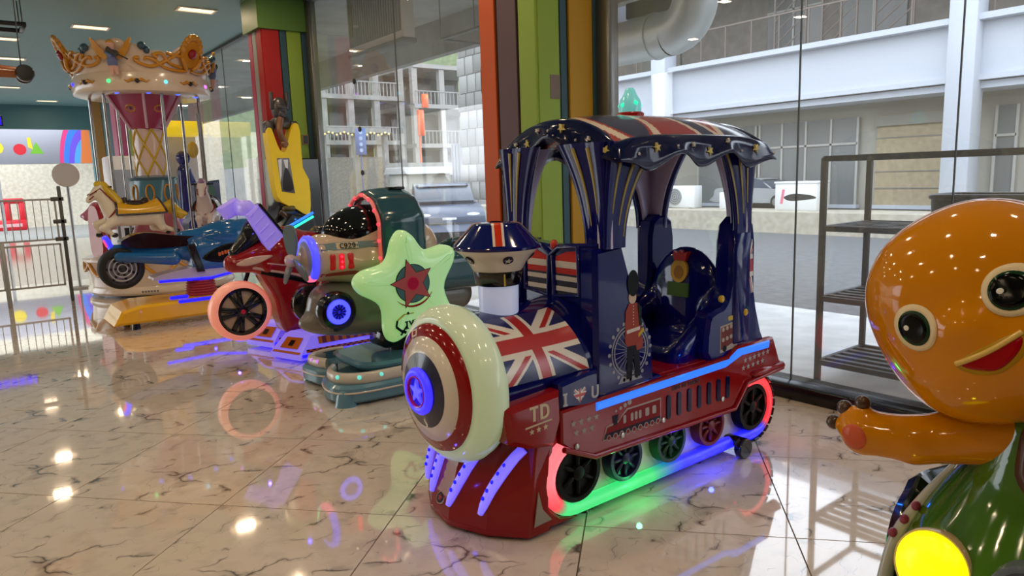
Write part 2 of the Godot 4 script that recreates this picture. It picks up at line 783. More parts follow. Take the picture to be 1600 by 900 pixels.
func marble_image() -> Image:
	var n := 640
	var mk := func(sd: int, fq: float, oct: int) -> FastNoiseLite:
		var f := FastNoiseLite.new()
		f.seed = sd
		f.noise_type = FastNoiseLite.TYPE_SIMPLEX_SMOOTH
		f.frequency = fq
		f.fractal_octaves = oct
		return f
	var wx: FastNoiseLite = mk.call(3, 0.005, 4)
	var wy: FastNoiseLite = mk.call(4, 0.005, 4)
	var v1: FastNoiseLite = mk.call(11, 0.0032, 2)
	var v2: FastNoiseLite = mk.call(23, 0.0055, 2)
	var mk1: FastNoiseLite = mk.call(31, 0.0055, 2)
	var cl: FastNoiseLite = mk.call(41, 0.009, 4)
	var im := Image.create(n, n, false, Image.FORMAT_RGB8)
	var base := C(226, 210, 196)
	var vein := C(84, 76, 70)
	var soft := C(150, 138, 130)
	for y in n:
		for x in n:
			var px := x + 60.0 * wx.get_noise_2d(x, y)
			var py := y + 60.0 * wy.get_noise_2d(x, y)
			var m := clampf(mk1.get_noise_2d(x, y) * 2.6 + 0.1, 0.0, 1.0)
			var a := absf(v1.get_noise_2d(px + 0.5 * py, py))
			var b := absf(v2.get_noise_2d(px, py * 1.2))
			var line := clampf(1.0 - a / (0.010 + 0.026 * m), 0.0, 1.0) * (0.25 + 0.75 * m)
			var fine := clampf(1.0 - b / 0.017, 0.0, 1.0) * clampf(m * 1.3 - 0.25, 0.0, 1.0) * 0.8
			var halo := clampf(1.0 - a / 0.13, 0.0, 1.0) * m * 0.75
			var c := base.lerp(soft, clampf(halo + 0.25 * maxf(0.0, cl.get_noise_2d(x, y)), 0.0, 1.0))
			c = c.lerp(vein, clampf(maxf(line, fine), 0.0, 1.0) * 0.85)
			im.set_pixel(x, y, c)
	return im

func room() -> void:
	var wallm := M("cream_wall", C(214, 208, 196), 0.7)
	var slab := MB.new()
	slab.box(Vector3(-10.25, -0.107, 0.97), Vector3(28.5, 0.2, 10.26))
	var floor_ := struct("floor", slab.done(), M("grout", C(120, 108, 98), 0.7))
	# polished tiles, laid at 42 degrees to the glass
	var img := marble_image()
	var tile_m := T("marble_tile", img, 0.05)
	tile_m.specular_mode = BaseMaterial3D.SPECULAR_SCHLICK_GGX
	tile_m.metallic_specular = 0.71
	tile_m.clearcoat_enabled = true
	tile_m.clearcoat = 1.0
	tile_m.clearcoat_roughness = 0.03
	var u := Vector2(0.7471, -0.6647)
	var v := Vector2(0.6647, 0.7471)
	var org := Vector2(-2.555, -1.309)
	var s := 0.804
	var hall := PackedVector2Array([Vector2(-13, -4.06), Vector2(2.2, -4.06), Vector2(2.2, 2.6), Vector2(-13, 2.6)])
	var cuts := 0
	for i in range(-18, 12):
		for j in range(-18, 12):
			var c := org + u * s * i + v * s * j
			var q := PackedVector2Array([c, c + u * s, c + (u + v) * s, c + v * s])
			var g := 0.0028
			var mid := c + (u + v) * s * 0.5
			for k in 4:
				q[k] = mid + (q[k] - mid) * (1.0 - 2.0 * g / s)
			for piece in Geometry2D.intersect_polygons(q, hall):
				if piece.size() < 3:
					continue
				var mb := MB.new()
				mb.sg = -1
				var up := []
				for p in piece:
					up.append(p)
				var turn := (i * 7 + j * 3) % 5 == 0
				var uv := func(p: Vector2) -> Vector2:
					var d := p - c
					var w := Vector2(d.dot(u), d.dot(v)) / s
					return Vector2.ONE - w if turn else w
				var area := 0.0
				for k in up.size():
					area += (up[k] as Vector2).cross(up[(k + 1) % up.size()])
				if area > 0:
					up.reverse()
				for k in range(1, up.size() - 1):
					var a: Vector2 = up[0]
					var b: Vector2 = up[k]
					var d: Vector2 = up[k + 1]
					mb.tri(Vector3(a.x, 0, a.y), Vector3(b.x, 0, b.y), Vector3(d.x, 0, d.y), uv.call(a), uv.call(b), uv.call(d))
				for k in up.size():
					var a: Vector2 = up[k]
					var b: Vector2 = up[(k + 1) % up.size()]
					mb.quad(Vector3(a.x, -0.008, a.y), Vector3(b.x, -0.008, b.y), Vector3(b.x, 0, b.y), Vector3(a.x, 0, a.y))
				P(floor_, "tile", mb.done(), tile_m)
	var rest := MB.new()
	rest.box(Vector3(-18.75, -0.004, 0.97), Vector3(11.5, 0.008, 10.06))
	rest.box(Vector3(-5.4, -0.004, 4.3), Vector3(15.2, 0.008, 3.4))
	rest.box(Vector3(3.1, -0.004, 0.97), Vector3(1.8, 0.008, 10.06))
	P(floor_, "paving", rest.done(), M("pale_paving", C(196, 188, 180), 0.08))
	# ceiling with thickness
	var cb := MB.new()
	cb.box(Vector3(-10.25, CEIL + 0.1, 0.97), Vector3(28.5, 0.2, 10.26))
	var ce := struct("ceiling", cb.done(), M("teal_ceiling", C(112, 148, 150), 0.55))
	var pl := MB.new()
	for i in 34:
		pl.box(Vector3(-10.25, CEIL - 0.004, -3.9 + i * 0.3), Vector3(28.3, 0.008, 0.2994))
	var plk := P(ce, "ceiling_boards", pl.done(), M("teal_boards", C(118, 154, 156), 0.5))
	plk.set_meta("kind", "stuff")
	# walls that close the hall behind and beside the camera
	var w := MB.new()
	w.box(Vector3(-3.7, CEIL / 2, 6.1), Vector3(15.6, CEIL, 0.2))
	struct("wall_back", w.done(), wallm)
	w = MB.new()
	w.box(Vector3(4.1, CEIL / 2, 1.0), Vector3(0.2, CEIL, 10.2))
	struct("wall_side", w.done(), M("teal_wall", C(70, 80, 84), 0.6))
	# far end of the hall: header and short wall beside the wide entrance
	w = MB.new()
	w.box(Vector3(-24.4, 3.47, 0.9), Vector3(0.3, 0.66, 10.0))
	struct("wall_header", w.done(), M("teal_header", C(78, 122, 130), 0.5))
	w = MB.new()
	w.box(Vector3(-24.4, 1.57, -3.75), Vector3(0.3, 3.14, 0.7))
	struct("wall_far", w.done(), M("teal_header", C(78, 122, 130), 0.5))
	# kerb under the glass
	w = MB.new()
	w.box(Vector3(-10.2, 0.045, -3.985), Vector3(28.4, 0.09, 0.23), 0.006)
	struct("baseboard_window", w.done(), M("black_kerb", C(18, 17, 17), 0.25))
	var pane_m := M("window_glass", Color(0.93, 0.97, 0.97, 0.07), 0.0)
	pane_m.transparency = BaseMaterial3D.TRANSPARENCY_ALPHA
	var steel := M("brushed_steel", C(120, 120, 118), 0.35, 0.7)
	var seam_m := M("dark_seal", C(64, 68, 68), 0.5)
	var runs := [[-24.2, -20.0, -16.5, -13.2, -10.12], [-9.3, -7.107, -4.84], [-3.86, -2.343, -1.487, 0.03, 1.55, 3.95]]
	for r in runs.size():
		var root := Node3D.new()
		root.name = "window_%d" % (r + 1)
		root.set_meta("kind", "structure")
		add_child(root)
		var xs: Array = runs[r]
		for i in xs.size() - 1:
			var pb := MB.new()
			pb.box(Vector3((xs[i] + xs[i + 1]) / 2, 1.94, GLASS), Vector3(xs[i + 1] - xs[i] - 0.004, 3.7, 0.01))
			P(root, "pane", pb.done(), pane_m)
			if i > 0:
				var sb := MB.new()
				sb.box(Vector3(xs[i], 1.94, GLASS), Vector3(0.005, 3.7, 0.014))
				P(root, "seal", sb.done(), seam_m)
		for x in ([xs[0] - 0.08, xs[xs.size() - 1] + 0.08] if r < 2 else [xs[0] - 0.07, xs[xs.size() - 1] + 0.03]):
			var fb := MB.new()
			fb.box(Vector3(x, 1.94, GLASS - 0.02), Vector3(0.15, 3.7, 0.1), 0.006)
			P(root, "window_frame", fb.done(), steel)
		var hb := MB.new()
		hb.box(Vector3((xs[0] + xs[xs.size() - 1]) / 2, 3.775, GLASS - 0.02), Vector3(xs[xs.size() - 1] - xs[0] + 0.3, 0.05, 0.12))
		P(root, "head_rail", hb.done(), seam_m)
	pillar_near()
	pillar_far()
	# black dot fittings on the glass left of the near pillar
	for k in 3:
		var p: Vector2 = [Vector2(-8.12, 2.59), Vector2(-8.05, 2.02), Vector2(-8.05, 1.5)][k]
		var d := MB.new()
		d.at(Vector3(0, 0, 0), Vector3(PI / 2, 0, 0)).lathe([Vector2(0, -0.012), Vector2(0.028, -0.01), Vector2(0.034, 0.0), Vector2(0.028, 0.01), Vector2(0, 0.012)], 20)
		var o := P(self, "glass_fitting", d.done(), M("black_plastic", C(20, 20, 22), 0.35), Vector3(p.x, p.y, GLASS + 0.018))
		tag(o, ["small round black fitting, topmost of three on the left glass", "small round black fitting, middle of three on the left glass", "small round black fitting, lowest of three on the left glass"][k], "glass fitting", "black dots on the glass")

func stripe(root: Node, a: Vector3, size: Vector3, m: Material, name_ := "panel") -> void:
	var b := MB.new()
	b.box(a, size, 0.004)
	P(root, name_, b.done(), m)

func pillar_near() -> void:
	var core := MB.new()
	core.box(Vector3(-4.34, 1.9, -3.735), Vector3(0.66, 3.8, 0.68))
	var o := struct("pillar", core.done(), M("pillar_core", C(34, 38, 40), 0.5))
	var pur := M("purple_panel", C(92, 68, 76), 0.6)
	var tl := M("teal_panel", C(48, 82, 94), 0.6)
	var gr := M("leaf_panel", C(138, 166, 58), 0.6)
	var z := -3.39
	stripe(o, Vector3(-4.575, 1.9, z), Vector3(0.19, 3.8, 0.03), M("orange_panel", C(200, 84, 16), 0.6))
	stripe(o, Vector3(-4.33, 1.9, z), Vector3(0.225, 3.8, 0.03), pur)
	stripe(o, Vector3(-4.095, 1.9, z), Vector3(0.19, 3.8, 0.03), gr)
	var x := -4.005
	stripe(o, Vector3(x, 1.9, -3.495), Vector3(0.03, 3.8, 0.2), gr)
	stripe(o, Vector3(x, 1.9, -3.64), Vector3(0.02, 3.8, 0.06), tl)
	stripe(o, Vector3(x, 1.9, -3.812), Vector3(0.03, 3.8, 0.235), M("yellow_panel", C(180, 136, 6), 0.6))
	stripe(o, Vector3(x, 1.9, -3.965), Vector3(0.02, 3.8, 0.05), tl)
	# bare patch on the green face
	var b := MB.new()
	b.box(Vector3(-3.989, 2.03, -3.545), Vector3(0.004, 0.17, 0.095))
	var pt := P(self, "wall_plate", b.done(), M("brown_plate", C(116, 98, 84), 0.5))
	tag(pt, "small brown rectangular plate on the green side of the near pillar", "wall plate")
	extinguisher()

func extinguisher() -> void:
	var o := thing("fire_extinguisher", "red fire extinguisher with pale label hung behind the orange pillar edge", "fire extinguisher", Vector3(-4.92, 1.85, -3.66))
	var red := gloss("extinguisher_red", C(170, 30, 26))
	var b := MB.new()
	b.lathe([Vector2(0, 0), Vector2(0.07, 0.0), Vector2(0.08, 0.012), Vector2(0.08, 0.4), Vector2(0.07, 0.45), Vector2(0.03, 0.485), Vector2(0.026, 0.51), Vector2(0, 0.51)], 24, 50)
	P(o, "cylinder", b.done(), red)
	b = MB.new()
	b.lathe([Vector2(0.0805, 0.2), Vector2(0.0815, 0.202), Vector2(0.0815, 0.38), Vector2(0.0805, 0.382)], 24)
	P(o, "paper_label", b.done(), M("label_paper", C(214, 196, 180), 0.6))
	b = MB.new()
	b.box(Vector3(0.03, 0.54, 0), Vector3(0.12, 0.014, 0.022), 0.003)
	b.at(Vector3(0.03, 0.575, 0), Vector3(0, 0, 0.35)).box(Vector3.ZERO, Vector3(0.13, 0.014, 0.022), 0.003)
	P(o, "lever", b.done(), M("black_plastic", C(20, 20, 22), 0.35))
	b = MB.new()
	b.tube(smooth3([Vector3(0, 0.52, 0), Vector3(-0.06, 0.53, 0.02), Vector3(-0.1, 0.44, 0.02), Vector3(-0.1, 0.25, 0.02)], 5), 0.011, 8)
	P(o, "hose", b.done(), M("black_plastic", C(20, 20, 22), 0.35))
	b = MB.new()
	b.box(Vector3(0.165, 0.3, 0.0), Vector3(0.18, 0.05, 0.03), 0.003)
	P(o, "bracket", b.done(), M("brushed_steel", C(120, 120, 118), 0.35, 0.7))

func pillar_far() -> void:
	var core := MB.new()
	core.box(Vector3(-9.72, 1.9, -3.735), Vector3(0.48, 3.8, 0.68))
	var o := struct("column", core.done(), M("pillar_core", C(34, 38, 40), 0.5))
	var tl := M("teal_panel", C(48, 82, 94), 0.6)
	var red := M("red_panel", C(168, 22, 22), 0.6)
	var z := -3.39
	stripe(o, Vector3(-9.9, 1.7, z), Vector3(0.14, 3.36, 0.03), M("crimson_panel", C(182, 62, 100), 0.45))
	stripe(o, Vector3(-9.745, 1.7, z), Vector3(0.13, 3.36, 0.03), M("grey_panel", C(150, 154, 152), 0.45))
	stripe(o, Vector3(-9.57, 1.7, z), Vector3(0.18, 3.36, 0.03), red)
	var x := -9.475
	stripe(o, Vector3(x, 1.7, -3.5), Vector3(0.03, 3.36, 0.22), red)
	stripe(o, Vector3(x, 1.7, -3.665), Vector3(0.02, 3.36, 0.08), tl)
	stripe(o, Vector3(x, 1.7, -3.81), Vector3(0.03, 3.36, 0.19), M("leaf_panel", C(138, 166, 58), 0.6))
	stripe(o, Vector3(x, 1.7, -3.97), Vector3(0.02, 3.36, 0.1), tl)
	stripe(o, Vector3(-9.72, 3.59, -3.72), Vector3(0.6, 0.42, 0.78), M("green_band", C(92, 128, 58), 0.5), "capital_band")
	var b := MB.new()
	b.box(Vector3(0, 0, 0), Vector3(0.02, 0.13, 0.09), 0.004)
	var s := thing("wall_switch", "small dark socket box with tan frame on the far pillar's green face", "socket", Vector3(-9.45, 1.98, -3.86))
	P(s, "frame", b.done(), M("tan_frame", C(150, 122, 88), 0.5))
	b = MB.new()
	b.box(Vector3(0.012, 0, 0), Vector3(0.012, 0.1, 0.06), 0.003)
	P(s, "socket_face", b.done(), M("black_plastic", C(20, 20, 22), 0.35))
# ---------------------------------------------------------------- the street outside
func slab_box(called: String, c: Vector3, s: Vector3, m: Material) -> MeshInstance3D:
	var b := MB.new()
	b.box(c, s)
	return struct(called, b.done(), m)

func noisy(key: String, a: Color, b: Color, scale: float, freq: float, rough := 0.85) -> StandardMaterial3D:
	if _m.has(key):
		return _m[key]
	var m := M(key, Color.WHITE, rough)
	var f := FastNoiseLite.new()
	f.seed = key.hash() % 1000
	f.frequency = freq
	f.fractal_octaves = 5
	var g := Gradient.new()
	g.set_color(0, a)
	g.set_color(1, b)
	var t := NoiseTexture2D.new()
	t.width = 384
	t.height = 384
	t.seamless = true
	t.noise = f
	t.color_ramp = g
	m.albedo_texture = t
	m.uv1_triplanar = true
	m.uv1_world_triplanar = true
	m.uv1_scale = Vector3.ONE * scale
	return m

func outside() -> void:
	var pav := noisy("pale_pavement", C(196, 198, 199), C(228, 229, 229), 0.35, 0.02)
	var asph := noisy("asphalt", C(88, 89, 90), C(116, 117, 118), 0.5, 0.03)
	var conc := noisy("concrete", C(124, 124, 120), C(158, 158, 154), 0.3, 0.01)
	var white := M("white_render", C(188, 194, 204), 0.8)
	var cream := M("cream_render", C(158, 155, 145), 0.8)
	var dark := M("dark_recess", C(88, 90, 90), 0.6)
	slab_box("pavement", Vector3(-16, -0.12, -5.4), Vector3(70, 0.2, 2.5), pav)
	# kerb line and the falling road
	var r := MB.new()
	r.quad(Vector3(-75, -0.04, -6.6), Vector3(40, -0.04, -6.6), Vector3(40, -0.36, -17.5), Vector3(-75, -0.36, -17.5))
	r.box(Vector3(-17, -0.7, -12), Vector3(115, 0.3, 11))
	struct("road", r.done(), asph)
	slab_box("ground", Vector3(-40, -0.6, -35), Vector3(160, 0.3, 36), asph)
	slab_box("plaza", Vector3(-44, -0.14, 4), Vector3(39, 0.26, 19), noisy("plaza_paving", C(140, 138, 132), C(164, 162, 156), 0.4, 0.02))
	slab_box("kerb", Vector3(-1, -0.1, -18.3), Vector3(50, 0.62, 1.6), noisy("kerb_stone", C(168, 160, 142), C(196, 190, 174), 0.5, 0.02))
	# canopy over the pavement: soffit and downstand beam
	slab_box("canopy_slab", Vector3(-10, 4.1, -5.3), Vector3(60, 0.4, 2.6), conc)
	slab_box("canopy_beam", Vector3(-10, 3.78, -6.5), Vector3(60, 0.84, 0.16), conc)
	# the white building across the street
	var b := MB.new()
	b.box(Vector3(-3, 1.4, -22), Vector3(38, 3.9, 3.6))
	var bl := thing("street_building", "white two-storey shop building across the street with shuttered ground floor", "building", Vector3.ZERO)
	P(bl, "ground_floor", b.done(), cream)
	b = MB.new()
	b.box(Vector3(-3, 3.93, -20.4), Vector3(39, 1.36, 2.8))
	P(bl, "white_band", b.done(), white)
	b = MB.new()
	b.box(Vector3(-3, 4.62, -20.2), Vector3(39.2, 0.14, 3.0))
	b.box(Vector3(-3, 3.3, -20.3), Vector3(39.1, 0.12, 2.85))
	P(bl, "cornice", b.done(), white)
	b = MB.new()
	b.box(Vector3(-3, 3.14, -20.3), Vector3(39, 0.16, 2.5))
	P(bl, "soffit", b.done(), white)
	b = MB.new()
	b.box(Vector3(-3, 6.0, -23), Vector3(38, 2.9, 1.0))
	P(bl, "upper_wall", b.done(), noisy("upper_render", C(112, 106, 100), C(138, 132, 126), 0.3, 0.02))
	b = MB.new()
	b.box(Vector3(-3, 7.6, -21.0), Vector3(39, 0.4, 4.4))
	P(bl, "roof_slab", b.done(), white)
	for x in [-15.9, -6.94, 2.1, 11.0]:
		b = MB.new()
		b.box(Vector3(x, 3.8, -18.9), Vector3(0.6, 7.6, 0.6), 0.02)
		P(bl, "white_column", b.done(), white)
	# shop fronts: frame, shutter or glass
	var glassd := M("shop_glass", C(112, 116, 116), 0.15)
	var shut := noisy("beige_shutter", C(150, 136, 108), C(170, 156, 126), 0.6, 0.02, 0.6)
	for s in [[-15.4, -13.2, 0], [-13.06, -9.98, 0], [-9.46, -7.36, 1], [-6.62, -6.18, 0], [-5.6, -3.2, 1], [-2.4, 1.4, 1], [3.0, 6.0, 0]]:
		var x0: float = s[0]
		var x1: float = s[1]
		var fr := MB.new()
		fr.box(Vector3((x0 + x1) / 2, 1.46, -20.16), Vector3(x1 - x0, 2.5, 0.1))
		var f := P(bl, "shop_front", fr.done(), shut if s[2] == 1 else glassd)
		var mm := MB.new()
		if s[2] == 0:
			var n := maxi(1, int((x1 - x0) / 0.75))
			for i in n + 1:
				mm.box(Vector3(lerpf(x0, x1, float(i) / n), 1.46, -20.1), Vector3(0.06, 2.5, 0.06))
			mm.box(Vector3((x0 + x1) / 2, 2.0, -20.1), Vector3(x1 - x0, 0.06, 0.06))
			P(f, "mullion", mm.done(), M("pale_frame", C(168, 168, 162), 0.5))
			var ob := MB.new()
			ob.box(Vector3(lerpf(x0, x1, 0.33), 1.3, -20.3), Vector3(0.3, 2.2, 0.1))
		else:
			for i in 4:
				mm.box(Vector3((x0 + x1) / 2, 0.75 + i * 0.45, -20.1), Vector3(x1 - x0, 0.025, 0.03))
			mm.box(Vector3((x0 + x1) / 2, 2.55, -20.07), Vector3(x1 - x0 + 0.1, 0.28, 0.12))
			P(f, "shutter_rib", mm.done(), M("shutter_rail", C(128, 126, 118), 0.5))
		var sill := MB.new()
		sill.box(Vector3((x0 + x1) / 2, 0.24, -20.05), Vector3(x1 - x0 + 0.2, 0.1, 0.2))
		P(f, "sill", sill.done(), white)
	# upper floor: dark windows, a railing and brown steel lattice
	for x in [-19.0, -13.4, -10.8, -4.5, -1.5, 5.0]:
		b = MB.new()
		b.box(Vector3(x, 6.0, -22.46), Vector3(1.9, 2.2, 0.1))
		var wn := P(bl, "window", b.done(), M("upper_glass", C(104, 106, 108), 0.2))
		b = MB.new()
		b.box(Vector3(x, 6.0, -22.4), Vector3(0.06, 2.2, 0.06))
		b.box(Vector3(x, 6.5, -22.4), Vector3(1.9, 0.06, 0.06))
		P(wn, "mullion", b.done(), M("pale_frame", C(168, 168, 162), 0.5))
	b = MB.new()
	for i in 40:
		b.box(Vector3(-20 + i * 0.9, 5.2, -19.15), Vector3(0.03, 1.0, 0.03))
	b.box(Vector3(-3, 5.7, -19.15), Vector3(36, 0.04, 0.04))
	P(bl, "railing", b.done(), M("brown_steel", C(112, 100, 94), 0.5))
	var lat := thing("steel_lattice", "brown steel lattice frames standing on the upper floor across the street", "lattice", Vector3(-12.2, 4.69, -20.2))
	for k in 3:
		b = MB.new()
		var x := k * 1.5
		for s in [-0.5, 0.5]:
			b.tube([Vector3(x + s, 0, 0), Vector3(x + s, 2.7, 0)], 0.035, 6)
		for i in 3:
			b.tube([Vector3(x - 0.5, i * 0.7, 0), Vector3(x + 0.5, i * 0.7 + 0.75, 0)], 0.022, 5)
			b.tube([Vector3(x - 0.5, i * 0.7 + 0.35, 0), Vector3(x + 0.5, i * 0.7 + 1.1, 0)], 0.022, 5)
		P(lat, "lattice_panel", b.done(), M("brown_steel", C(112, 100, 94), 0.5))
	street_things()
	far_street()

func street_things() -> void:
	# air conditioner with fan
	var o := thing("air_conditioner", "white outdoor air conditioner unit with round fan on the far kerb", "air conditioner", Vector3(-14.75, 0.21, -18.55))
	var wh := M("white_sheet", C(222, 224, 224), 0.5)
	var b := MB.new()
	b.box(Vector3(0, 0.36, 0), Vector3(1.1, 0.7, 0.4), 0.02)
	P(o, "casing", b.done(), wh)
	b = MB.new()
	b.at(Vector3(-0.22, 0.36, 0.2), Vector3(PI / 2, 0, 0)).lathe([Vector2(0, 0.0), Vector2(0.27, 0.0), Vector2(0.27, 0.012), Vector2(0, 0.012)], 28)
	P(o, "fan", b.done(), M("fan_grey", C(120, 122, 122), 0.5))
	b = MB.new()
	for i in 4:
		b.at(Vector3(-0.22, 0.36, 0.218), Vector3(PI / 2, 0, 0)).tube(ring_pts(0.06 + i * 0.065, 24), 0.006, 5, true)
	P(o, "fan_guard", b.done(), M("guard_grey", C(186, 188, 188), 0.5))
	for s in [-0.4, 0.4]:
		b = MB.new()
		b.box(Vector3(s, 0.0, 0), Vector3(0.08, 0.03, 0.42))
		P(o, "foot", b.done(), M("black_plastic", C(20, 20, 22), 0.35))
	for q in [[Vector3(-15.35, 0.21, -18.1), Vector3(0.42, 0.66, 0.06), "plain white board leaning before the air conditioner"], [Vector3(-13.1, 0.21, -18.5), Vector3(0.35, 0.5, 0.3), "small white box standing left of the printed crate"], [Vector3(-10.75, 0.21, -18.6), Vector3(1.25, 0.74, 0.6), "white crate with black and pink print behind the shelf rack's post"]]:
		var k := thing("white_box" if q[1].z > 0.1 else "white_board", q[2], "box" if q[1].z > 0.1 else "board", q[0])
		b = MB.new()
		b.box(Vector3(0, q[1].y / 2, 0), q[1], 0.015)
		P(k, "shell", b.done(), wh)
		if q[1].x > 1.0:
			b = MB.new()
			b.col(C(60, 60, 60)).at(Vector3(0.15, 0.36, 0.301)).extr(smooth2(pv([-0.5, 0.0, -0.2, 0.1, 0.3, 0.06, 0.45, -0.02, 0.1, -0.07, -0.3, -0.1]), 4), 0.0, 0.003)
			b.col(C(214, 120, 140)).at(Vector3(-0.4, 0.38, 0.301)).extr(pv([-0.06, -0.2, 0.02, -0.2, 0.08, 0.2, 0.0, 0.2]), 0.0, 0.003)
			P(k, "print", b.done(), vcol())
			b = MB.new()
			b.box(Vector3(0, 0.765, 0), Vector3(1.3, 0.06, 0.64), 0.01)
			P(k, "lid", b.done(), wh)
	# a silvery insulated car cover shape behind the shop glass: parked vehicle
	car("parked_car", "dim silver car parked close to the dark shop front across the street", Vector3(-12.6, 0.21, -19.55), PI / 2, M("silver_car", C(150, 154, 156), 0.3), 0.62)
	# galvanised duct with elbow below the canopy
	var d := thing("air_duct", "shiny galvanised air duct with elbow hanging outside the right glass", "air duct", Vector3(-4.9, 2.5, -5.6))
	var gal := M("galvanised", C(206, 212, 214), 0.42, 0.45)
	b = MB.new()
	b.at(Vector3(0, 0.2, 0), Vector3(0, 0, PI / 2)).lathe([Vector2(0.21, -0.28), Vector2(0.21, 1.9)], 28)
	P(d, "straight_duct", b.done(), gal)
	b = MB.new()
	var pts := []
	for i in 9:
		var a := PI / 2 * i / 8
		pts.append(Vector3(0.28 + 0.28 * sin(a), 0.2 + 0.28 * (1.0 - cos(a)), 0))
	pts.append(Vector3(0.56, 1.35, 0))
	b.tube(pts, 0.21, 24)
	P(d, "elbow", b.done(), gal)
	b = MB.new()
	for x in [-1.2, -0.55, 0.1]:
		b.at(Vector3(x, 0.2, 0), Vector3(0, 0, PI / 2)).lathe([Vector2(0.21, -0.012), Vector2(0.224, -0.01), Vector2(0.224, 0.01), Vector2(0.21, 0.012)], 28)
	P(d, "seam_band", b.done(), gal)
	b = MB.new()
	b.box(Vector3(0.0, 0.55, -0.3), Vector3(0.9, 0.16, 0.3), 0.01)
	P(d, "bracket", b.done(), M("dark_bracket", C(62, 58, 54), 0.6))
	# dark condenser box hung under the canopy left of the near pillar
	var u := thing("condenser_unit", "big dark brown grilled condenser box hung outside the left glass", "condenser", Vector3(-8.52, 3.12, -4.6))
	b = MB.new()
	b.box(Vector3(0, 0.45, 0.02), Vector3(1.5, 0.95, 0.16), 0.015)
	P(u, "casing", b.done(), M("condenser_beige", C(164, 152, 140), 0.5))
	b = MB.new()
	for i in 22:
		b.box(Vector3(-0.66 + i * 0.063, 0.47, 0.112), Vector3(0.03, 0.8, 0.016))
	P(u, "grille", b.done(), M("grille_brown", C(92, 80, 72), 0.6))
	b = MB.new()
	b.box(Vector3(0, 0.47, 0.101), Vector3(1.4, 0.82, 0.006))
	P(u, "grille_back", b.done(), M("grille_dark", C(66, 58, 52), 0.7))
	b = MB.new()
	b.box(Vector3(0, -0.05, 0.02), Vector3(1.5, 0.05, 0.2), 0.006)
	for s in [-0.7, 0.7]:
		b.box(Vector3(s, 0.87, 0), Vector3(0.04, 0.2, 0.04))
	P(u, "hanger", b.done(), M("dark_bracket", C(62, 58, 54), 0.6))
	# steel hanging frame with cables, under the canopy
	var h := thing("cable_tray", "thin dark steel tray hung on cables under the canopy", "cable tray", Vector3(-6.3, 3.05, -5.2))
	b = MB.new()
	for z in [-0.35, 0.35]:
		b.tube([Vector3(-1.2, 0, z), Vector3(0.9, 0, z)], 0.018, 6)
	for x in [-1.2, -0.5, 0.2, 0.9]:
		b.tube([Vector3(x, 0, -0.35), Vector3(x, 0, 0.35)], 0.014, 6)
	P(h, "frame", b.done(), M("dark_steel", C(70, 72, 74), 0.4, 0.5))
	b = MB.new()
	for x in [-1.2, -0.5, 0.2, 0.9]:
		b.tube([Vector3(x, 0, 0.35), Vector3(x, 0.86, 0.35)], 0.008, 5)
		b.tube([Vector3(x, 0, -0.35), Vector3(x, 0.86, -0.35)], 0.008, 5)
	P(h, "cable", b.done(), M("dark_steel", C(70, 72, 74), 0.4, 0.5))

func ring_pts(r: float, n: int) -> Array:
	var p := []
	for i in n:
		p.append(Vector3(r * sin(TAUF * i / n), 0, r * cos(TAUF * i / n)))
	return p

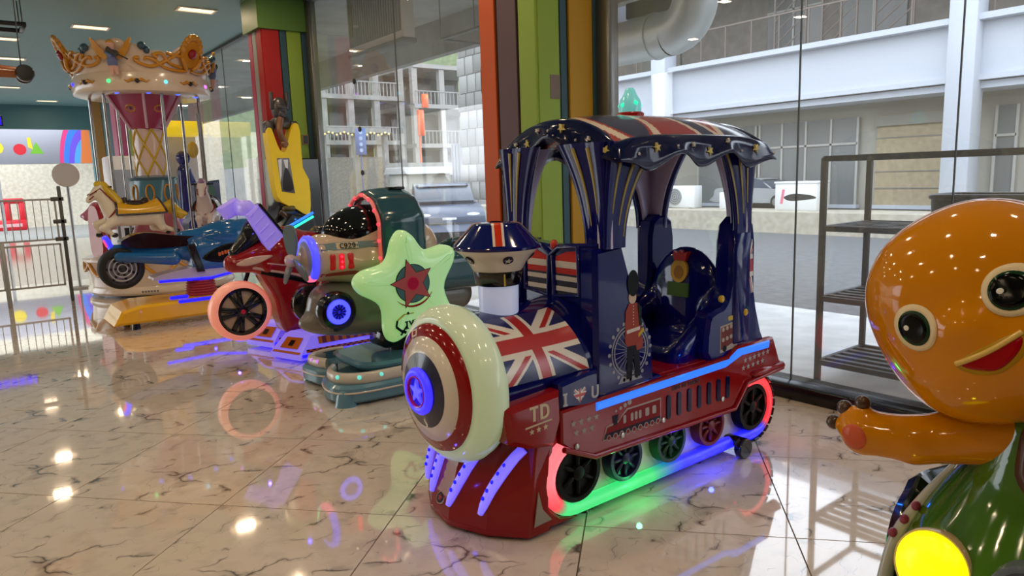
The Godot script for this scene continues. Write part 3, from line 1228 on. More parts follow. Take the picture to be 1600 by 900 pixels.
func car(called: String, label: String, at: Vector3, turn: float, paint: Material, scale := 1.0) -> void:
	# length along +z (nose at +z), about 4.4 m
	var o := thing(called, label, "car", at, turn)
	var b := MB.new()
	var S := side_x(0.0)
	b.use(S)
	var low := zy([2.15, 0.28, 2.2, 0.5, 2.05, 0.74, 1.1, 0.93, -1.5, 0.98, -2.1, 0.92, -2.2, 0.6, -2.15, 0.28])
	b.extr(smooth2(low, 3), -0.86, 0.86, 0.12)
	P(o, "body", b.done(), paint)
	b = MB.new()
	b.use(S).extr(smooth2(zy([1.05, 0.92, 0.35, 1.38, -0.8, 1.42, -1.75, 0.97]), 4), -0.72, 0.72, 0.14)
	P(o, "cabin_glass", b.done(), M("car_glass", C(70, 82, 96), 0.3))
	b = MB.new()
	b.use(S).extr(smooth2(zy([0.42, 1.36, 0.2, 1.43, -0.7, 1.45, -0.95, 1.38]), 4), -0.66, 0.66, 0.05)
	for s in [-0.7, 0.7]:
		b.use(Transform3D.IDENTITY).tube([Vector3(s * 1.08, 0.93, 1.0), Vector3(s * 0.92, 1.4, 0.3)], 0.04, 6)
		b.tube([Vector3(s * 1.08, 0.95, -0.3), Vector3(s * 0.94, 1.42, -0.3)], 0.04, 6)
	P(o, "roof", b.done(), paint)
	for s in [-0.8, 0.8]:
		for z in [1.35, -1.35]:
			b = MB.new()
			b.at(Vector3(s, 0.32, z), Vector3(0, 0, PI / 2)).lathe([Vector2(0, -0.11), Vector2(0.3, -0.11), Vector2(0.32, -0.08), Vector2(0.32, 0.08), Vector2(0.3, 0.11), Vector2(0, 0.11)], 22)
			var w := P(o, "wheel", b.done(), M("tyre", C(26, 26, 27), 0.7))
			b = MB.new()
			b.at(Vector3(s * 1.03, 0.32, z), Vector3(0, 0, PI / 2)).lathe([Vector2(0, -0.1), Vector2(0.19, -0.1), Vector2(0.19, 0.1), Vector2(0, 0.1)], 18)
			P(w, "rim", b.done(), M("rim_grey", C(150, 152, 154), 0.3, 0.6))
	for s in [-0.58, 0.58]:
		b = MB.new()
		b.ball(Vector3(s, 0.68, 2.06), Vector3(0.2, 0.07, 0.08), 12, 8)
		P(o, "headlamp", b.done(), M("headlamp", C(226, 230, 234), 0.1))
	b = MB.new()
	b.box(Vector3(0, 0.46, 2.2), Vector3(1.2, 0.14, 0.05), 0.02)
	P(o, "grille", b.done(), M("black_plastic", C(20, 20, 22), 0.35))
	b = MB.new()
	b.box(Vector3(0, 0.6, 2.17), Vector3(0.34, 0.1, 0.04), 0.01)
	P(o, "badge_plate", b.done(), M("white_sheet", C(222, 224, 224), 0.5))
	if scale != 1.0:
		o.scale = Vector3.ONE * scale

func far_street() -> void:
	var conc := noisy("concrete", C(124, 124, 120), C(158, 158, 154), 0.3, 0.01)
	var pale := noisy("pale_concrete", C(140, 140, 136), C(170, 170, 166), 0.2, 0.02)
	car("blue_grey_car", "dark blue-grey car parked outside the left glass, nose to the right", Vector3(-16.1, -0.17, -10.2), deg_to_rad(62), M("car_blue", C(66, 78, 102), 0.3))
	car("white_car", "white car parked farther off behind the blue-grey one", Vector3(-28.2, -0.36, -17.4), deg_to_rad(62), gloss("car_white", C(220, 224, 228)))
	# stone clad block: panels in courses
	var o := thing("stone_block", "tall pale stone-clad building end beside the orange pillar", "building", Vector3(-26.2, -0.4, -21.4))
	var b := MB.new()
	b.box(Vector3(0, 5, 0), Vector3(4.0, 10, 4.6))
	P(o, "core", b.done(), conc)
	var r2 := RandomNumberGenerator.new()
	r2.seed = 5
	var tones := [M("stone_a", C(138, 138, 136), 0.7), M("stone_b", C(122, 122, 120), 0.7), M("stone_c", C(148, 148, 146), 0.7)]
	for i in 6:
		for j in 12:
			b = MB.new()
			b.box(Vector3(-1.7 + i * 0.67 + (0.1 if j % 2 else -0.05), 0.4 + j * 0.8, 2.32), Vector3(0.6, 0.77, 0.06), 0.01)
			P(o, "stone_panel", b.done(), tones[r2.randi() % 3])
	o = thing("grey_shutter", "plain grey metal hoarding left of the stone-clad building", "hoarding", Vector3(-29.5, -0.4, -20.2))
	b = MB.new()
	b.box(Vector3(0, 1.75, 0), Vector3(2.2, 3.5, 0.2))
	P(o, "sheet", b.done(), M("hoarding_grey", C(124, 128, 134), 0.6))
	b = MB.new()
	for i in 8:
		b.box(Vector3(-1.0 + i * 0.28, 1.75, 0.11), Vector3(0.04, 3.4, 0.03))
	P(o, "sheet_rib", b.done(), M("hoarding_rib", C(108, 112, 118), 0.6))
	# retaining wall of pale stone and the hut on its foot
	slab_box("retaining_wall", Vector3(-41, 1.1, -17.5), Vector3(1.2, 3.5, 8.2), noisy("stone_wall", C(138, 132, 120), C(176, 170, 156), 0.9, 0.02))
	slab_box("terrace", Vector3(-50, 1.4, -26), Vector3(16, 2.2, 22), pale)
	o = thing("roadside_hut", "low white hut with a flat overhanging roof before the stone wall", "hut", Vector3(-37, -0.4, -22.0))
	b = MB.new()
	b.box(Vector3(0, 1.05, 0), Vector3(2.0, 2.1, 3.0), 0.03)
	P(o, "wall", b.done(), M("hut_white", C(176, 174, 166), 0.8))
	b = MB.new()
	b.use(Transform3D(Basis.IDENTITY, Vector3(0, 0, 0))).extr(pv([-1.4, 2.1, 1.4, 2.1, 1.0, 2.5, -1.0, 2.5]), -1.9, 1.7, 0.03)
	P(o, "roof", b.done(), M("hut_roof", C(178, 178, 174), 0.7))
	# concrete frame buildings, floor by floor
	frame_building("concrete_building", "grey concrete frame building with open balconies far up the street", Vector3(-46, 1.0, -22.0), 3, 5.6, 2.9, false)
	frame_building("balcony_building", "pale balcony building right of the orange banner up the street", Vector3(-46, 1.0, -29.2), 3, 6.6, 2.7, true)
	# ledge with bulbs and the blue banner
	o = thing("festoon_ledge", "concrete ledge hung with rows of small yellow bulbs", "ledge", Vector3(-39.2, 4.1, -18.2))
	b = MB.new()
	b.box(Vector3(-0.4, 0.25, 0), Vector3(1.0, 0.3, 6.4))
	for i in 4:
		b.box(Vector3(-0.4, -2.2, -3.0 + i * 2.0), Vector3(0.3, 4.7, 0.3))
	P(o, "ledge", b.done(), conc)
	b = MB.new()
	for i in 26:
		b.ball(Vector3(0.15, 0.05 + 0.07 * sin(i * 1.7), -3.0 + i * 0.24), Vector3.ONE * 0.07, 8, 5)
	var bulbs := P(o, "bulb_string", b.done(), E("bulb_glow", C(255, 236, 160), 0.4, C(230, 214, 150)))
	bulbs.set_meta("kind", "stuff")
	o = thing("blue_banner", "upright blue banner standing before the left balcony building", "banner", Vector3(-38.2, 2.9, -18.9))
	b = MB.new()
	b.box(Vector3(0, 0.75, 0), Vector3(0.06, 1.5, 0.66), 0.01)
	b.box(Vector3(-0.05, -1.6, 0), Vector3(0.06, 3.4, 0.06))
	P(o, "banner_sheet", b.done(), M("banner_blue", C(74, 104, 160), 0.6))
	b = MB.new()
	for i in 4:
		b.at(Vector3(0.035, 0.25 + i * 0.34, 0), Vector3(0, PI / 2, 0)).extr(ngon(12, 0.11), 0.0, 0.004)
	P(o, "banner_print", b.done(), M("banner_pale", C(150, 172, 206), 0.6))
	o = thing("orange_sign", "tall orange sign fixed to the pale balcony building", "sign", Vector3(-42.4, 4.3, -25.6))
	b = MB.new()
	b.box(Vector3(0, 0.85, 0.1), Vector3(0.3, 1.7, 0.4), 0.02)
	b.box(Vector3(-0.2, -2.3, 0.1), Vector3(0.1, 5.0, 0.1))
	P(o, "lower_board", b.done(), M("sign_orange", C(232, 108, 66), 0.5))
	b = MB.new()
	b.box(Vector3(0, 2.3, -0.3), Vector3(0.3, 0.9, 0.4), 0.02)
	P(o, "upper_board", b.done(), M("sign_orange", C(232, 108, 66), 0.5))
	slab_box("hill", Vector3(-78, 10.0, -44), Vector3(20, 23, 70), noisy("green_hill", C(110, 128, 92), C(150, 160, 124), 0.08, 0.05))

func frame_building(called: String, label: String, at: Vector3, floors: int, width: float, fh: float, shops: bool) -> void:
	var o := thing(called, label, "building", at)
	var conc := noisy("concrete", C(124, 124, 120), C(158, 158, 154), 0.3, 0.01)
	var pale := M("pale_frame2", C(160, 158, 154), 0.8)
	var m: Material = pale if shops else conc
	var b := MB.new()
	b.box(Vector3(-2.6, floors * fh / 2, 0), Vector3(1.0, floors * fh, width))
	P(o, "back_wall", b.done(), M("back_grey", C(92, 90, 88), 0.8))
	for i in floors + 1:
		b = MB.new()
		b.box(Vector3(0, i * fh, 0), Vector3(5.0, 0.28, width + 0.3))
		P(o, "floor_slab", b.done(), m)
	for i in floors:
		var n := 4
		for j in n:
			var z := -width / 2 + width * j / (n - 1)
			b = MB.new()
			b.box(Vector3(2.2, (i + 0.5) * fh, z), Vector3(0.4, fh - 0.28, 0.4))
			P(o, "pillar", b.done(), m)
			if j < n - 1:
				b = MB.new()
				var zc := z + width / (n - 1) / 2
				b.box(Vector3(-2.05, (i + 0.5) * fh, zc), Vector3(0.1, fh * 0.6, width / (n - 1) * 0.6))
				P(o, "window", b.done(), M("far_glass", C(92, 96, 100), 0.2))
		b = MB.new()
		for k in 22:
			b.box(Vector3(2.4, i * fh + 0.55, -width / 2 + width * k / 21.0), Vector3(0.04, 0.9, 0.05))
		b.box(Vector3(2.4, i * fh + 1.02, 0), Vector3(0.07, 0.07, width))
		P(o, "railing", b.done(), M("rail_pale", C(150, 150, 146), 0.6))
# ---------------------------------------------------------------- the train ride
func uj(u: float, v: float) -> Color:
	# union flag, u along 0..1, v 0..1, proportion 5:3
	var x := (u - 0.5) * 5.0
	var y := (v - 0.5) * 3.0
	var red := C(178, 34, 36)
	var white := C(226, 218, 210)
	if absf(x) < 0.3 or absf(y) < 0.3:
		return red
	if absf(x) < 0.52 or absf(y) < 0.52:
		return white
	var s := 1.0 if x * y > 0 else -1.0
	var d := (y * s - absf(x) * 0.6 * 1.0) if true else 0.0
	d = (absf(y) - absf(x) * 0.6) * 0.8575
	var side := 1.0 if x * y > 0 else -1.0
	var e := d * side * (1.0 if x > 0 else -1.0)
	if e > 0.0 and e < 0.2:
		return red
	if absf(d) < 0.32:
		return white
	return C(18, 24, 92)

func uj_image(w := 200, h := 120) -> Image:
	var im := Image.create(w, h, false, Image.FORMAT_RGB8)
	for y in h:
		for x in w:
			im.set_pixel(x, y, uj((x + 0.5) / w, (y + 0.5) / h))
	return im

func wheel_disc(r: float, wd: float, spokes: int) -> ArrayMesh:
	# rim ring with dished spokes, axis along x, outer face at +x
	var b := MB.new()
	var B := Basis.from_euler(Vector3(0, 0, -PI / 2))
	b.use(Transform3D(B, Vector3.ZERO))
	b.lathe([Vector2(0, 0), Vector2(r, 0), Vector2(r, wd * 0.85), Vector2(r * 0.96, wd), Vector2(r * 0.8, wd), Vector2(r * 0.76, wd * 0.55), Vector2(r * 0.25, wd * 0.5), Vector2(r * 0.24, wd * 0.95), Vector2(r * 0.12, wd * 1.08), Vector2(0, wd * 1.1)], 36)
	for i in spokes:
		b.use(Transform3D(Basis.from_euler(Vector3(TAUF * i / spokes, 0, 0)), Vector3.ZERO))
		b.box(Vector3(wd * 0.72, r * 0.5, 0), Vector3(wd * 0.4, r * 0.62, r * 0.15), wd * 0.12)
	return b.done()

func stadium(zc0: float, zc1: float, yc: float, r: float, n := 14) -> Array:
	# closed loop of (z, y): front end at zc1 (larger z)
	var p := []
	for i in n + 1:
		var a := PI / 2 - PI * i / n
		p.append(Vector2(zc1 + r * cos(a), yc + r * sin(a)))
	for i in 10:
		p.append(Vector2(lerpf(zc1, zc0, (i + 1) / 11.0), yc - r))
	for i in n + 1:
		var a := -PI / 2 - PI * i / n
		p.append(Vector2(zc0 + r * cos(a), yc + r * sin(a)))
	for i in 10:
		p.append(Vector2(lerpf(zc0, zc1, (i + 1) / 11.0), yc + r))
	return p

func train() -> void:
	var o := thing("train_ride", "blue and red kiddie train ride with round bullseye front, chimney and union flags", "kiddie ride", Vector3(-2.30, 0, -2.30))
	var blue := gloss("train_blue", C(9, 14, 92), 0.1)
	var navy := gloss("train_navy", C(9, 12, 56), 0.12)
	navy.metallic_specular = 0.35
	blue.metallic_specular = 0.38
	var red := gloss("train_red", C(140, 12, 16), 0.12)
	red.metallic_specular = 0.38
	var milk := gloss("milk_white", C(222, 214, 204), 0.2)
	var lav := M("lavender_liner", C(188, 180, 212), 0.4)
	var blk := gloss("gloss_black", C(14, 14, 16), 0.15)
	var prt := vcol(0.5)
	var b := MB.new()
	var I := Transform3D.IDENTITY
	# chassis between the skirts
	b.box(Vector3(0, 0.38, -0.2), Vector3(0.54, 0.26, 1.5), 0.02)
	b.box(Vector3(0, 0.2, -0.15), Vector3(0.4, 0.22, 1.3), 0.02)
	P(o, "chassis", b.done(), red)
	# red skirts
	for s in [1.0, -1.0]:
		b = MB.new()
		var sk := zy([0.55, 0.495, 0.55, 0.36, 0.5, 0.325, 0.375, 0.258, 0.3, 0.25, -0.58, 0.236, -0.61, 0.25, -0.655, 0.35, -0.7, 0.362, -0.985, 0.362, -0.985, 0.405, -0.96, 0.42, -0.9, 0.55, -0.6, 0.552, -0.535, 0.515])
		b.use(side_x(s * 0.305 - 0.02)).extr(sk, 0.0, 0.04, 0.008)
		# raised lower lip
		var lip := [Vector3(s * 0.33, 0.34, 0.545), Vector3(s * 0.33, 0.268, 0.38), Vector3(s * 0.33, 0.25, -0.57), Vector3(s * 0.33, 0.36, -0.67), Vector3(s * 0.33, 0.378, -0.98)]
		b.use(I).tube(lip, 0.012, 8)
		var side := P(o, "side_skirt", b.done(), red)
		# lit strip along the top edge
		b = MB.new()
		var up := [0.365, 0.49, -0.525, 0.505, -0.595, 0.542, -0.86, 0.542]
		var dn := [-0.855, 0.503, -0.625, 0.505, -0.5, 0.47, 0.365, 0.455]
		b.use(side_x(s * 0.305 - 0.026)).extr(zy(up + dn), 0.0, 0.052, 0.006)
		P(o, "light_strip", b.done(), E("strip_blue", C(24, 110, 255), 1.15, C(50, 80, 130)))
		# louvre slots
		for i in 7:
			b = MB.new()
			b.use(side_x(s * (0.327) - 0.004)).extr(rrect(0.028, 0.11, 0.012, Vector2(0.08 + i * 0.072, 0.37), 3), 0.0, 0.008, 0.002)
			P(side, "louvre", b.done(), navy)
		if s > 0:
			side_prints(side, prt)
			for q in [Vector2(0.475, 0.335), Vector2(0.215, 0.315), Vector2(-0.045, 0.318), Vector2(-0.475, 0.318)]:
				b = MB.new()
				b.use(Transform3D(Basis.from_euler(Vector3(0, 0, -PI / 2)), Vector3(0.326, q.y, q.x))).lathe([Vector2(0.012, 0), Vector2(0.012, 0.004), Vector2(0.008, 0.006), Vector2(0, 0.006)], 12)
				P(side, "screw", b.done(), M("screw_steel", C(190, 186, 180), 0.3, 0.8))
		# rear step edge
		b = MB.new()
		b.box(Vector3(s * 0.31, 0.392, -0.85), Vector3(0.07, 0.035, 0.28), 0.012)
		P(o, "bumper_ledge", b.done(), red)
	# glowing track loop, plate and wheels on both sides
	var img := Image.create(4, 256, false, Image.FORMAT_RGB8)
	for x in 256:
		var t := x / 255.0
		var c := C(255, 60, 60)
		var stops := [[0.0, C(255, 120, 130)], [0.13, C(255, 130, 140)], [0.205, C(255, 70, 80)], [0.235, C(70, 230, 130)], [0.36, C(40, 220, 110)], [0.40, C(20, 20, 255)], [0.545, C(20, 24, 255)], [0.575, C(255, 30, 50)], [0.68, C(255, 40, 50)], [1.0, C(255, 80, 90)]]
		for i in stops.size() - 1:
			if t >= stops[i][0] and t <= stops[i + 1][0]:
				c = (stops[i][1] as Color).lerp(stops[i + 1][1], (t - stops[i][0]) / (stops[i + 1][0] - stops[i][0]))
		for y in 4:
			img.set_pixel(y, x, c)
	var ledm := E("track_light", Color.WHITE, 1.05, C(84, 84, 88))
	ledm.emission = Color.WHITE
	ledm.emission_operator = BaseMaterial3D.EMISSION_OP_MULTIPLY
	ledm.emission_texture = ImageTexture.create_from_image(img)
	var loop2 := stadium(-0.76, 0.46, 0.205, 0.14)
	for s in [1.0, -1.0]:
		b = MB.new()
		var pts := []
		for q in loop2:
			pts.append(Vector3(s * 0.292, q.y, q.x))
		b.sg = 50
		b.tube(pts, 0.03, 12, true, false, Vector2(1.0, 1.0), Vector3(s, 0, 0))
		P(o, "light_tube", b.done(), ledm)
		b = MB.new()
		var pl := PackedVector2Array()
		for q in loop2:
			pl.append(Vector2(-q.x, q.y))
		b.use(side_x(s * 0.262 - 0.005)).extr(pl, 0, 0.01)
		P(o, "track_plate", b.done(), milk)
		var wk := M("wheel_black", C(12, 12, 13), 0.5)
		wk.metallic_specular = 0.3
		var mats := [wk, wk, M("wheel_blue", C(14, 18, 66), 0.45), M("wheel_green", C(10, 62, 38), 0.45), M("wheel_red", C(110, 12, 20), 0.45)]
		var zs := [0.455, -0.745, 0.18, -0.115, -0.405]
		for i in 5:
			var w := P(o, "wheel", wheel_disc(0.122 if i < 2 else 0.1, 0.05, 6 if i < 2 else 8), mats[i], Vector3(s * 0.27, 0.215 if i < 2 else 0.2, zs[i]))
			if s < 0:
				w.rotation.y = PI
	# tread blocks on the rear of the loop
	for i in 11:
		b = MB.new()
		var a := deg_to_rad(195.0 + i * 16.0 - 60)
		b.use(Transform3D(Basis.from_euler(Vector3(-(a), 0, 0)), Vector3(0.29, 0.205 + 0.172 * sin(a), -0.76 + 0.172 * cos(a)))).box(Vector3.ZERO, Vector3(0.06, 0.04, 0.014), 0.004)
		P(o, "tread", b.done(), blk)
	# boiler
	var BZ := Basis(Vector3(1, 0, 0), Vector3(0, 0, 1), Vector3(0, -1, 0))  # lathe axis y -> z
	var tz := Transform3D(BZ, Vector3(0, 0.60, 0))
	b = MB.new()
	b.use(tz).lathe([Vector2(0.0, 0.1), Vector2(0.285, 0.1), Vector2(0.292, 0.2), Vector2(0.29, 0.28), Vector2(0.278, 0.36), Vector2(0.268, 0.42), Vector2(0.262, 0.5), Vector2(0.26, 0.86), Vector2(0.0, 0.86)], 64, 50.0)
	b.use(I).box(Vector3(0, 0.68, 0.16), Vector3(0.5, 0.3, 0.3), 0.06)
	P(o, "boiler", b.done(), blue)
	# flags on both shoulders of the boiler
	var flag := T("union_flag", uj_image(), 0.2)
	flag.clearcoat_enabled = true
	flag.clearcoat = 0.6
	for s in [1.0, -1.0]:
		b = MB.new()
		var rows := []
		for i in 13:
			var row := PackedVector3Array()
			for j in 9:
				var th := deg_to_rad(5.0 + 65.0 * i / 12.0)
				var z := lerpf(0.79, 0.385, j / 8.0)
				z += 0.05 * (i / 12.0 - 0.5)
				var rr := 0.2645 + maxf(0.0, 0.5 - z) * 0.1 + maxf(0.0, 0.42 - z) * 0.12
				row.append(Vector3(s * rr * cos(th), 0.60 + rr * sin(th), z))
			rows.append(row)
		b.grid(rows, false, s < 0)
		P(o, "flag_print", b.done(), flag)
	# face: glowing ring, bullseye
	b = MB.new()
	b.use(tz).lathe([Vector2(0.28, 0.77), Vector2(0.305, 0.785), Vector2(0.315, 0.82), Vector2(0.312, 0.85), Vector2(0.3, 0.88), Vector2(0.28, 0.9), Vector2(0.252, 0.912), Vector2(0.24, 0.9)], 72, 70.0)
	P(o, "headlight_ring", b.done(), E("ring_glow", C(150, 225, 150), 0.17, C(216, 212, 202), 0.12))
	var disc := [[0.254, 0.905, 0.248, 0.922, 0.205, 0.94, red], [0.205, 0.94, 0.205, 0.941, 0.146, 0.964, milk], [0.146, 0.964, 0.146, 0.965, 0.088, 0.98, gloss("bull_navy", C(24, 26, 56), 0.2)]]
	for d in disc:
		b = MB.new()
		b.use(tz).lathe([Vector2(d[0], d[1]), Vector2(d[2], d[3]), Vector2(d[4], d[5])], 64, 70.0)
		P(o, "bullseye_band", b.done(), d[6])
	b = MB.new()
	b.use(tz).lathe([Vector2(0.09, 0.972), Vector2(0.092, 0.99), Vector2(0.082, 1.002), Vector2(0.066, 1.003), Vector2(0.058, 0.992)], 48, 70.0)
	P(o, "hub_light", b.done(), E("hub_glow", C(46, 34, 255), 1.5, C(60, 60, 120)))
	b = MB.new()
	b.use(tz).lathe([Vector2(0.0625, 0.996), Vector2(0.061, 1.004), Vector2(0.057, 1.003), Vector2(0.056, 0.99)], 48)
	P(o, "hub_rim", b.done(), gloss("hub_red", C(200, 30, 60)))
	b = MB.new()
	b.use(tz).lathe([Vector2(0.058, 0.988), Vector2(0.0, 0.99)], 40)
	P(o, "hub_plate", b.done(), E("hub_plate_glow", C(18, 14, 200), 0.9, C(20, 20, 80)))
	b = MB.new()
	b.use(Transform3D(Basis.IDENTITY, Vector3(0, 0.6, 0.988))).extr(star2(0.05), 0.0, 0.012, 0.003)
	P(o, "hub_star", b.done(), E("hub_star_glow", C(66, 60, 255), 1.6, C(60, 60, 140)))
	b = MB.new()
	b.col(C(220, 210, 200)).use(Transform3D(Basis.from_euler(Vector3(-0.35, 0, 0.45)), Vector3(-0.1, 0.803, 0.9335))).box(Vector3.ZERO, Vector3(0.034, 0.03, 0.004))
	b.col(C(150, 30, 30)).box(Vector3(0, 0, 0.001), Vector3(0.018, 0.016, 0.004))
	P(o, "maker_tag", b.done(), prt)
	text(o, "tag_lettering", "KONGZTAR", 0.014, M("tag_grey", C(176, 60, 60), 0.4), Transform3D(Basis.from_euler(Vector3(-0.35, 0, 0.0)), Vector3(0.01, 0.829, 0.925)), 0.002)
	# cowcatcher
	var tops := [Vector2(0.3, 0.585), Vector2(0.29, 0.62), Vector2(0.17, 0.70), Vector2(0, 0.74), Vector2(-0.17, 0.72), Vector2(-0.29, 0.68), Vector2(-0.3, 0.585)]
	var bots := [Vector2(0.305, 0.61), Vector2(0.30, 0.71), Vector2(0.17, 0.82), Vector2(0, 0.885), Vector2(-0.17, 0.86), Vector2(-0.29, 0.80), Vector2(-0.305, 0.61)]
	b = MB.new()
	var rws := []
	for q in [[0.0, 0.03, 0.965], [0.04, 0.015, 0.985], [0.09, 0.03, 1.0], [0.3, 0.12, 1.0], [0.7, 0.25, 1.0], [1.0, 0.42, 1.0], [1.0, 0.5, 0.9]]:
		var row := PackedVector3Array()
		for k in range(tops.size() - 1, -1, -1):
			var tt := clampf((q[1] - 0.03) / 0.4, 0.0, 1.0)
			var bulge := 0.03 * sin(tt * PI)
			var p2: Vector2 = (bots[k] as Vector2).lerp(tops[k], tt) * Vector2(1.0 + bulge, 1.0 + bulge)
			p2 = Vector2(0, 0.5) + (p2 - Vector2(0, 0.5)) * q[2]
			row.append(Vector3(p2.x, q[1], p2.y))
		rws.append(row)
	b.sg = -1
	b.grid(rws)
	b.sg = 0
	b.use(Transform3D(Basis(Vector3(1, 0, 0), Vector3(0, 0, 1), Vector3(0, -1, 0)), Vector3(0, 0.02, 0)))
	b.extr(PackedVector2Array(bots), -0.02, 0.0)
	P(o, "cowcatcher", b.done(), red)
	var lit := E("cow_light", C(96, 84, 255), 0.85, C(190, 184, 220))
	for q in [[0.25, 0.145], [0.105, -0.005], [-0.11, -0.165], [-0.235, -0.288]]:
		b = MB.new()
		var pts := []
		for i in 9:
			var t := i / 8.0
			var y := lerpf(0.36, 0.1, t)
			var xx := lerpf(q[0], q[1], pow(t, 0.8))
			var tt := clampf((y - 0.03) / 0.4, 0.0, 1.0)
			pts.append(Vector3(xx, y, cow_z(xx, tt, tops, bots) + 0.004))
		b.tube(pts, [0.02, 0.021, 0.022, 0.022, 0.022, 0.021, 0.02, 0.018, 0.012], 10)
		var st := P(o, "cow_strip", b.done(), lit)
		for i in 5:
			var p: Vector3 = pts[2 + i]
			b = MB.new()
			b.use(I).ball(p + Vector3(0, 0.006, 0.018), Vector3.ONE * 0.0085, 8, 6)
			P(st, "led", b.done(), E("cow_led", C(10, 10, 255), 1.6, C(10, 10, 120)))
	b = MB.new()
	var bz := cow_z(-0.06, 0.22, tops, bots)
	b.use(Transform3D(Basis.from_euler(Vector3(-0.5, 0.0, 0)), Vector3(-0.08, 0.1, bz)))
	b.col(C(214, 206, 160)).extr(ngon(20, 0.026), 0.0, 0.006)
	b.col(C(24, 20, 24)).extr(ngon(20, 0.023), 0.0, 0.0075)
	b.col(C(170, 50, 60)).extr(star2(0.016, Vector2.ZERO, 0.5), 0.0, 0.009)
	P(o, "round_badge", b.done(), prt)
	# red shoulder boxes with lettering
	for s in [1.0, -1.0]:
		b = MB.new()
		b.use(side_x(s * 0.265 - 0.06)).extr(zy([0.82, 0.56, 0.8, 0.42, 0.7, 0.38, 0.58, 0.36, 0.54, 0.46, 0.545, 0.58]), 0.0, 0.12, 0.02)
		var sh := P(o, "shoulder_box", b.done(), red)
		b = MB.new()
		b.use(side_x(s * 0.285 - 0.03)).extr(zy([0.5475, 0.053, 0.595, 0.094, 0.629, 0.16, 0.635, 0.22, 0.62, 0.28, 0.58, 0.33, 0.56, 0.42, 0.66, 0.42, 0.69, 0.22, 0.70, 0.03, 0.45, 0.025]), 0.0, 0.05, 0.008)
		P(o, "wheel_guard", b.done(), red)
		b = MB.new()
		b.use(side_x(s * 0.312 - 0.004)).extr(zy([0.69, 0.06, 0.665, 0.2, 0.645, 0.12, 0.6, 0.065]), 0.0, 0.006, 0.002)
		P(o, "grey_inlay", b.done(), M("inlay_grey", C(148, 140, 130), 0.3))
		if s > 0:
			var xf := Transform3D(Basis(Vector3(0, 0, -1), Vector3(0, 1, 0), Vector3(1, 0, 0)), Vector3(0.326, 0.518, 0.66))
			text(sh, "lettering", "TD", 0.058, M("print_cream", C(206, 190, 160), 0.4), xf, 0.003)
			b = MB.new()
			b.col(C(206, 190, 160)).use(side_x(0.325)).extr(zy([0.73, 0.474, 0.6, 0.482, 0.6, 0.476, 0.73, 0.468]), 0.0, 0.002)
			for k in 3:
				b.extr(star2(0.0125, Vector2(-0.7 + k * 0.034, 0.452 + k * 0.002)), 0.0, 0.002)
			P(sh, "shoulder_print", b.done(), prt)
		b = MB.new()
		b.use(side_x(s * 0.29 - 0.03)).extr(zy([0.55, 0.6, 0.545, 0.5, 0.34, 0.475, 0.34, 0.62, 0.4, 0.62]), 0.0, 0.06, 0.012)
		var fn := P(o, "blue_fender", b.done(), blue)
		if s > 0:
			var mk := M("print_silver", C(176, 176, 186), 0.4)
			var B := Basis(Vector3(0, 0, -1), Vector3(0, 1, 0), Vector3(1, 0, 0))
			text(fn, "lettering", "I", 0.052, mk, Transform3D(B, Vector3(0.321, 0.535, 0.525)), 0.002, "Droid Sans", true)
			text(fn, "lettering", "U", 0.052, mk, Transform3D(B, Vector3(0.321, 0.535, 0.365)), 0.002, "Droid Sans", true)
			b = MB.new()
			var heart := PackedVector2Array()
			for i in 28:
				var t := TAUF * i / 28
				heart.append(Vector2(-0.447, 0.545) + Vector2(16 * pow(sin(t), 3), 13 * cos(t) - 5 * cos(2 * t) - 2 * cos(3 * t) - cos(4 * t)) * 0.0022)
			b.use(side_x(0.3195)).extr(heart, 0.0, 0.002)
			P(fn, "heart_print", b.done(), flag)
	chimney(o, blue, milk, flag)
	cab(o, blue, navy, red, lav, prt, flag, blk)
	canopy(o, navy, prt)
	# casters
	for q in [Vector3(0.36, 0, -0.6), Vector3(-0.36, 0, -0.6), Vector3(0.24, 0, 0.37), Vector3(-0.24, 0, 0.37)]:
		b = MB.new()
		if q.z > 0:
			b.use(I).at(q).lathe([Vector2(0, 0), Vector2(0.03, 0.0), Vector2(0.028, 0.06), Vector2(0.02, 0.12), Vector2(0, 0.12)], 16)
			P(o, "foot", b.done(), blk)
		else:
			b.at(q + Vector3(0, 0.05, 0), Vector3(0, 0, PI / 2)).lathe([Vector2(0, -0.02), Vector2(0.046, -0.02), Vector2(0.05, -0.014), Vector2(0.05, 0.014), Vector2(0.046, 0.02), Vector2(0, 0.02)], 20)
			b.use(I).box(q + Vector3(-0.1 * signf(q.x), 0.075, 0.0), Vector3(0.22, 0.04, 0.05), 0.006)
			P(o, "caster", b.done(), blk)
	lamp(o, Vector3(0.36, 0.1, 0.15), C(60, 255, 130), 0.05)
	lamp(o, Vector3(0.36, 0.09, -0.35), C(30, 40, 255), 0.10)
	lamp(o, Vector3(0.36, 0.2, -0.92), C(255, 40, 50), 0.05)
	lamp(o, Vector3(0.06, 0.2, 0.98), C(80, 70, 255), 0.05)
	lamp(o, Vector3(0.36, 0.53, -0.2), C(30, 110, 255), 0.05)
	lamp(o, Vector3(0, 0.6, 1.06), C(50, 40, 255), 0.02)

func cow_z(x: float, tt: float, tops: Array, bots: Array) -> float:
	var bulge := 1.0 + 0.03 * sin(tt * PI)
	for k in range(tops.size() - 1):
		var a: Vector2 = (bots[k] as Vector2).lerp(tops[k], tt) * bulge
		var c: Vector2 = (bots[k + 1] as Vector2).lerp(tops[k + 1], tt) * bulge
		if x <= a.x and x >= c.x:
			return lerpf(a.y, c.y, (a.x - x) / maxf(1e-5, a.x - c.x))
	return 0.5

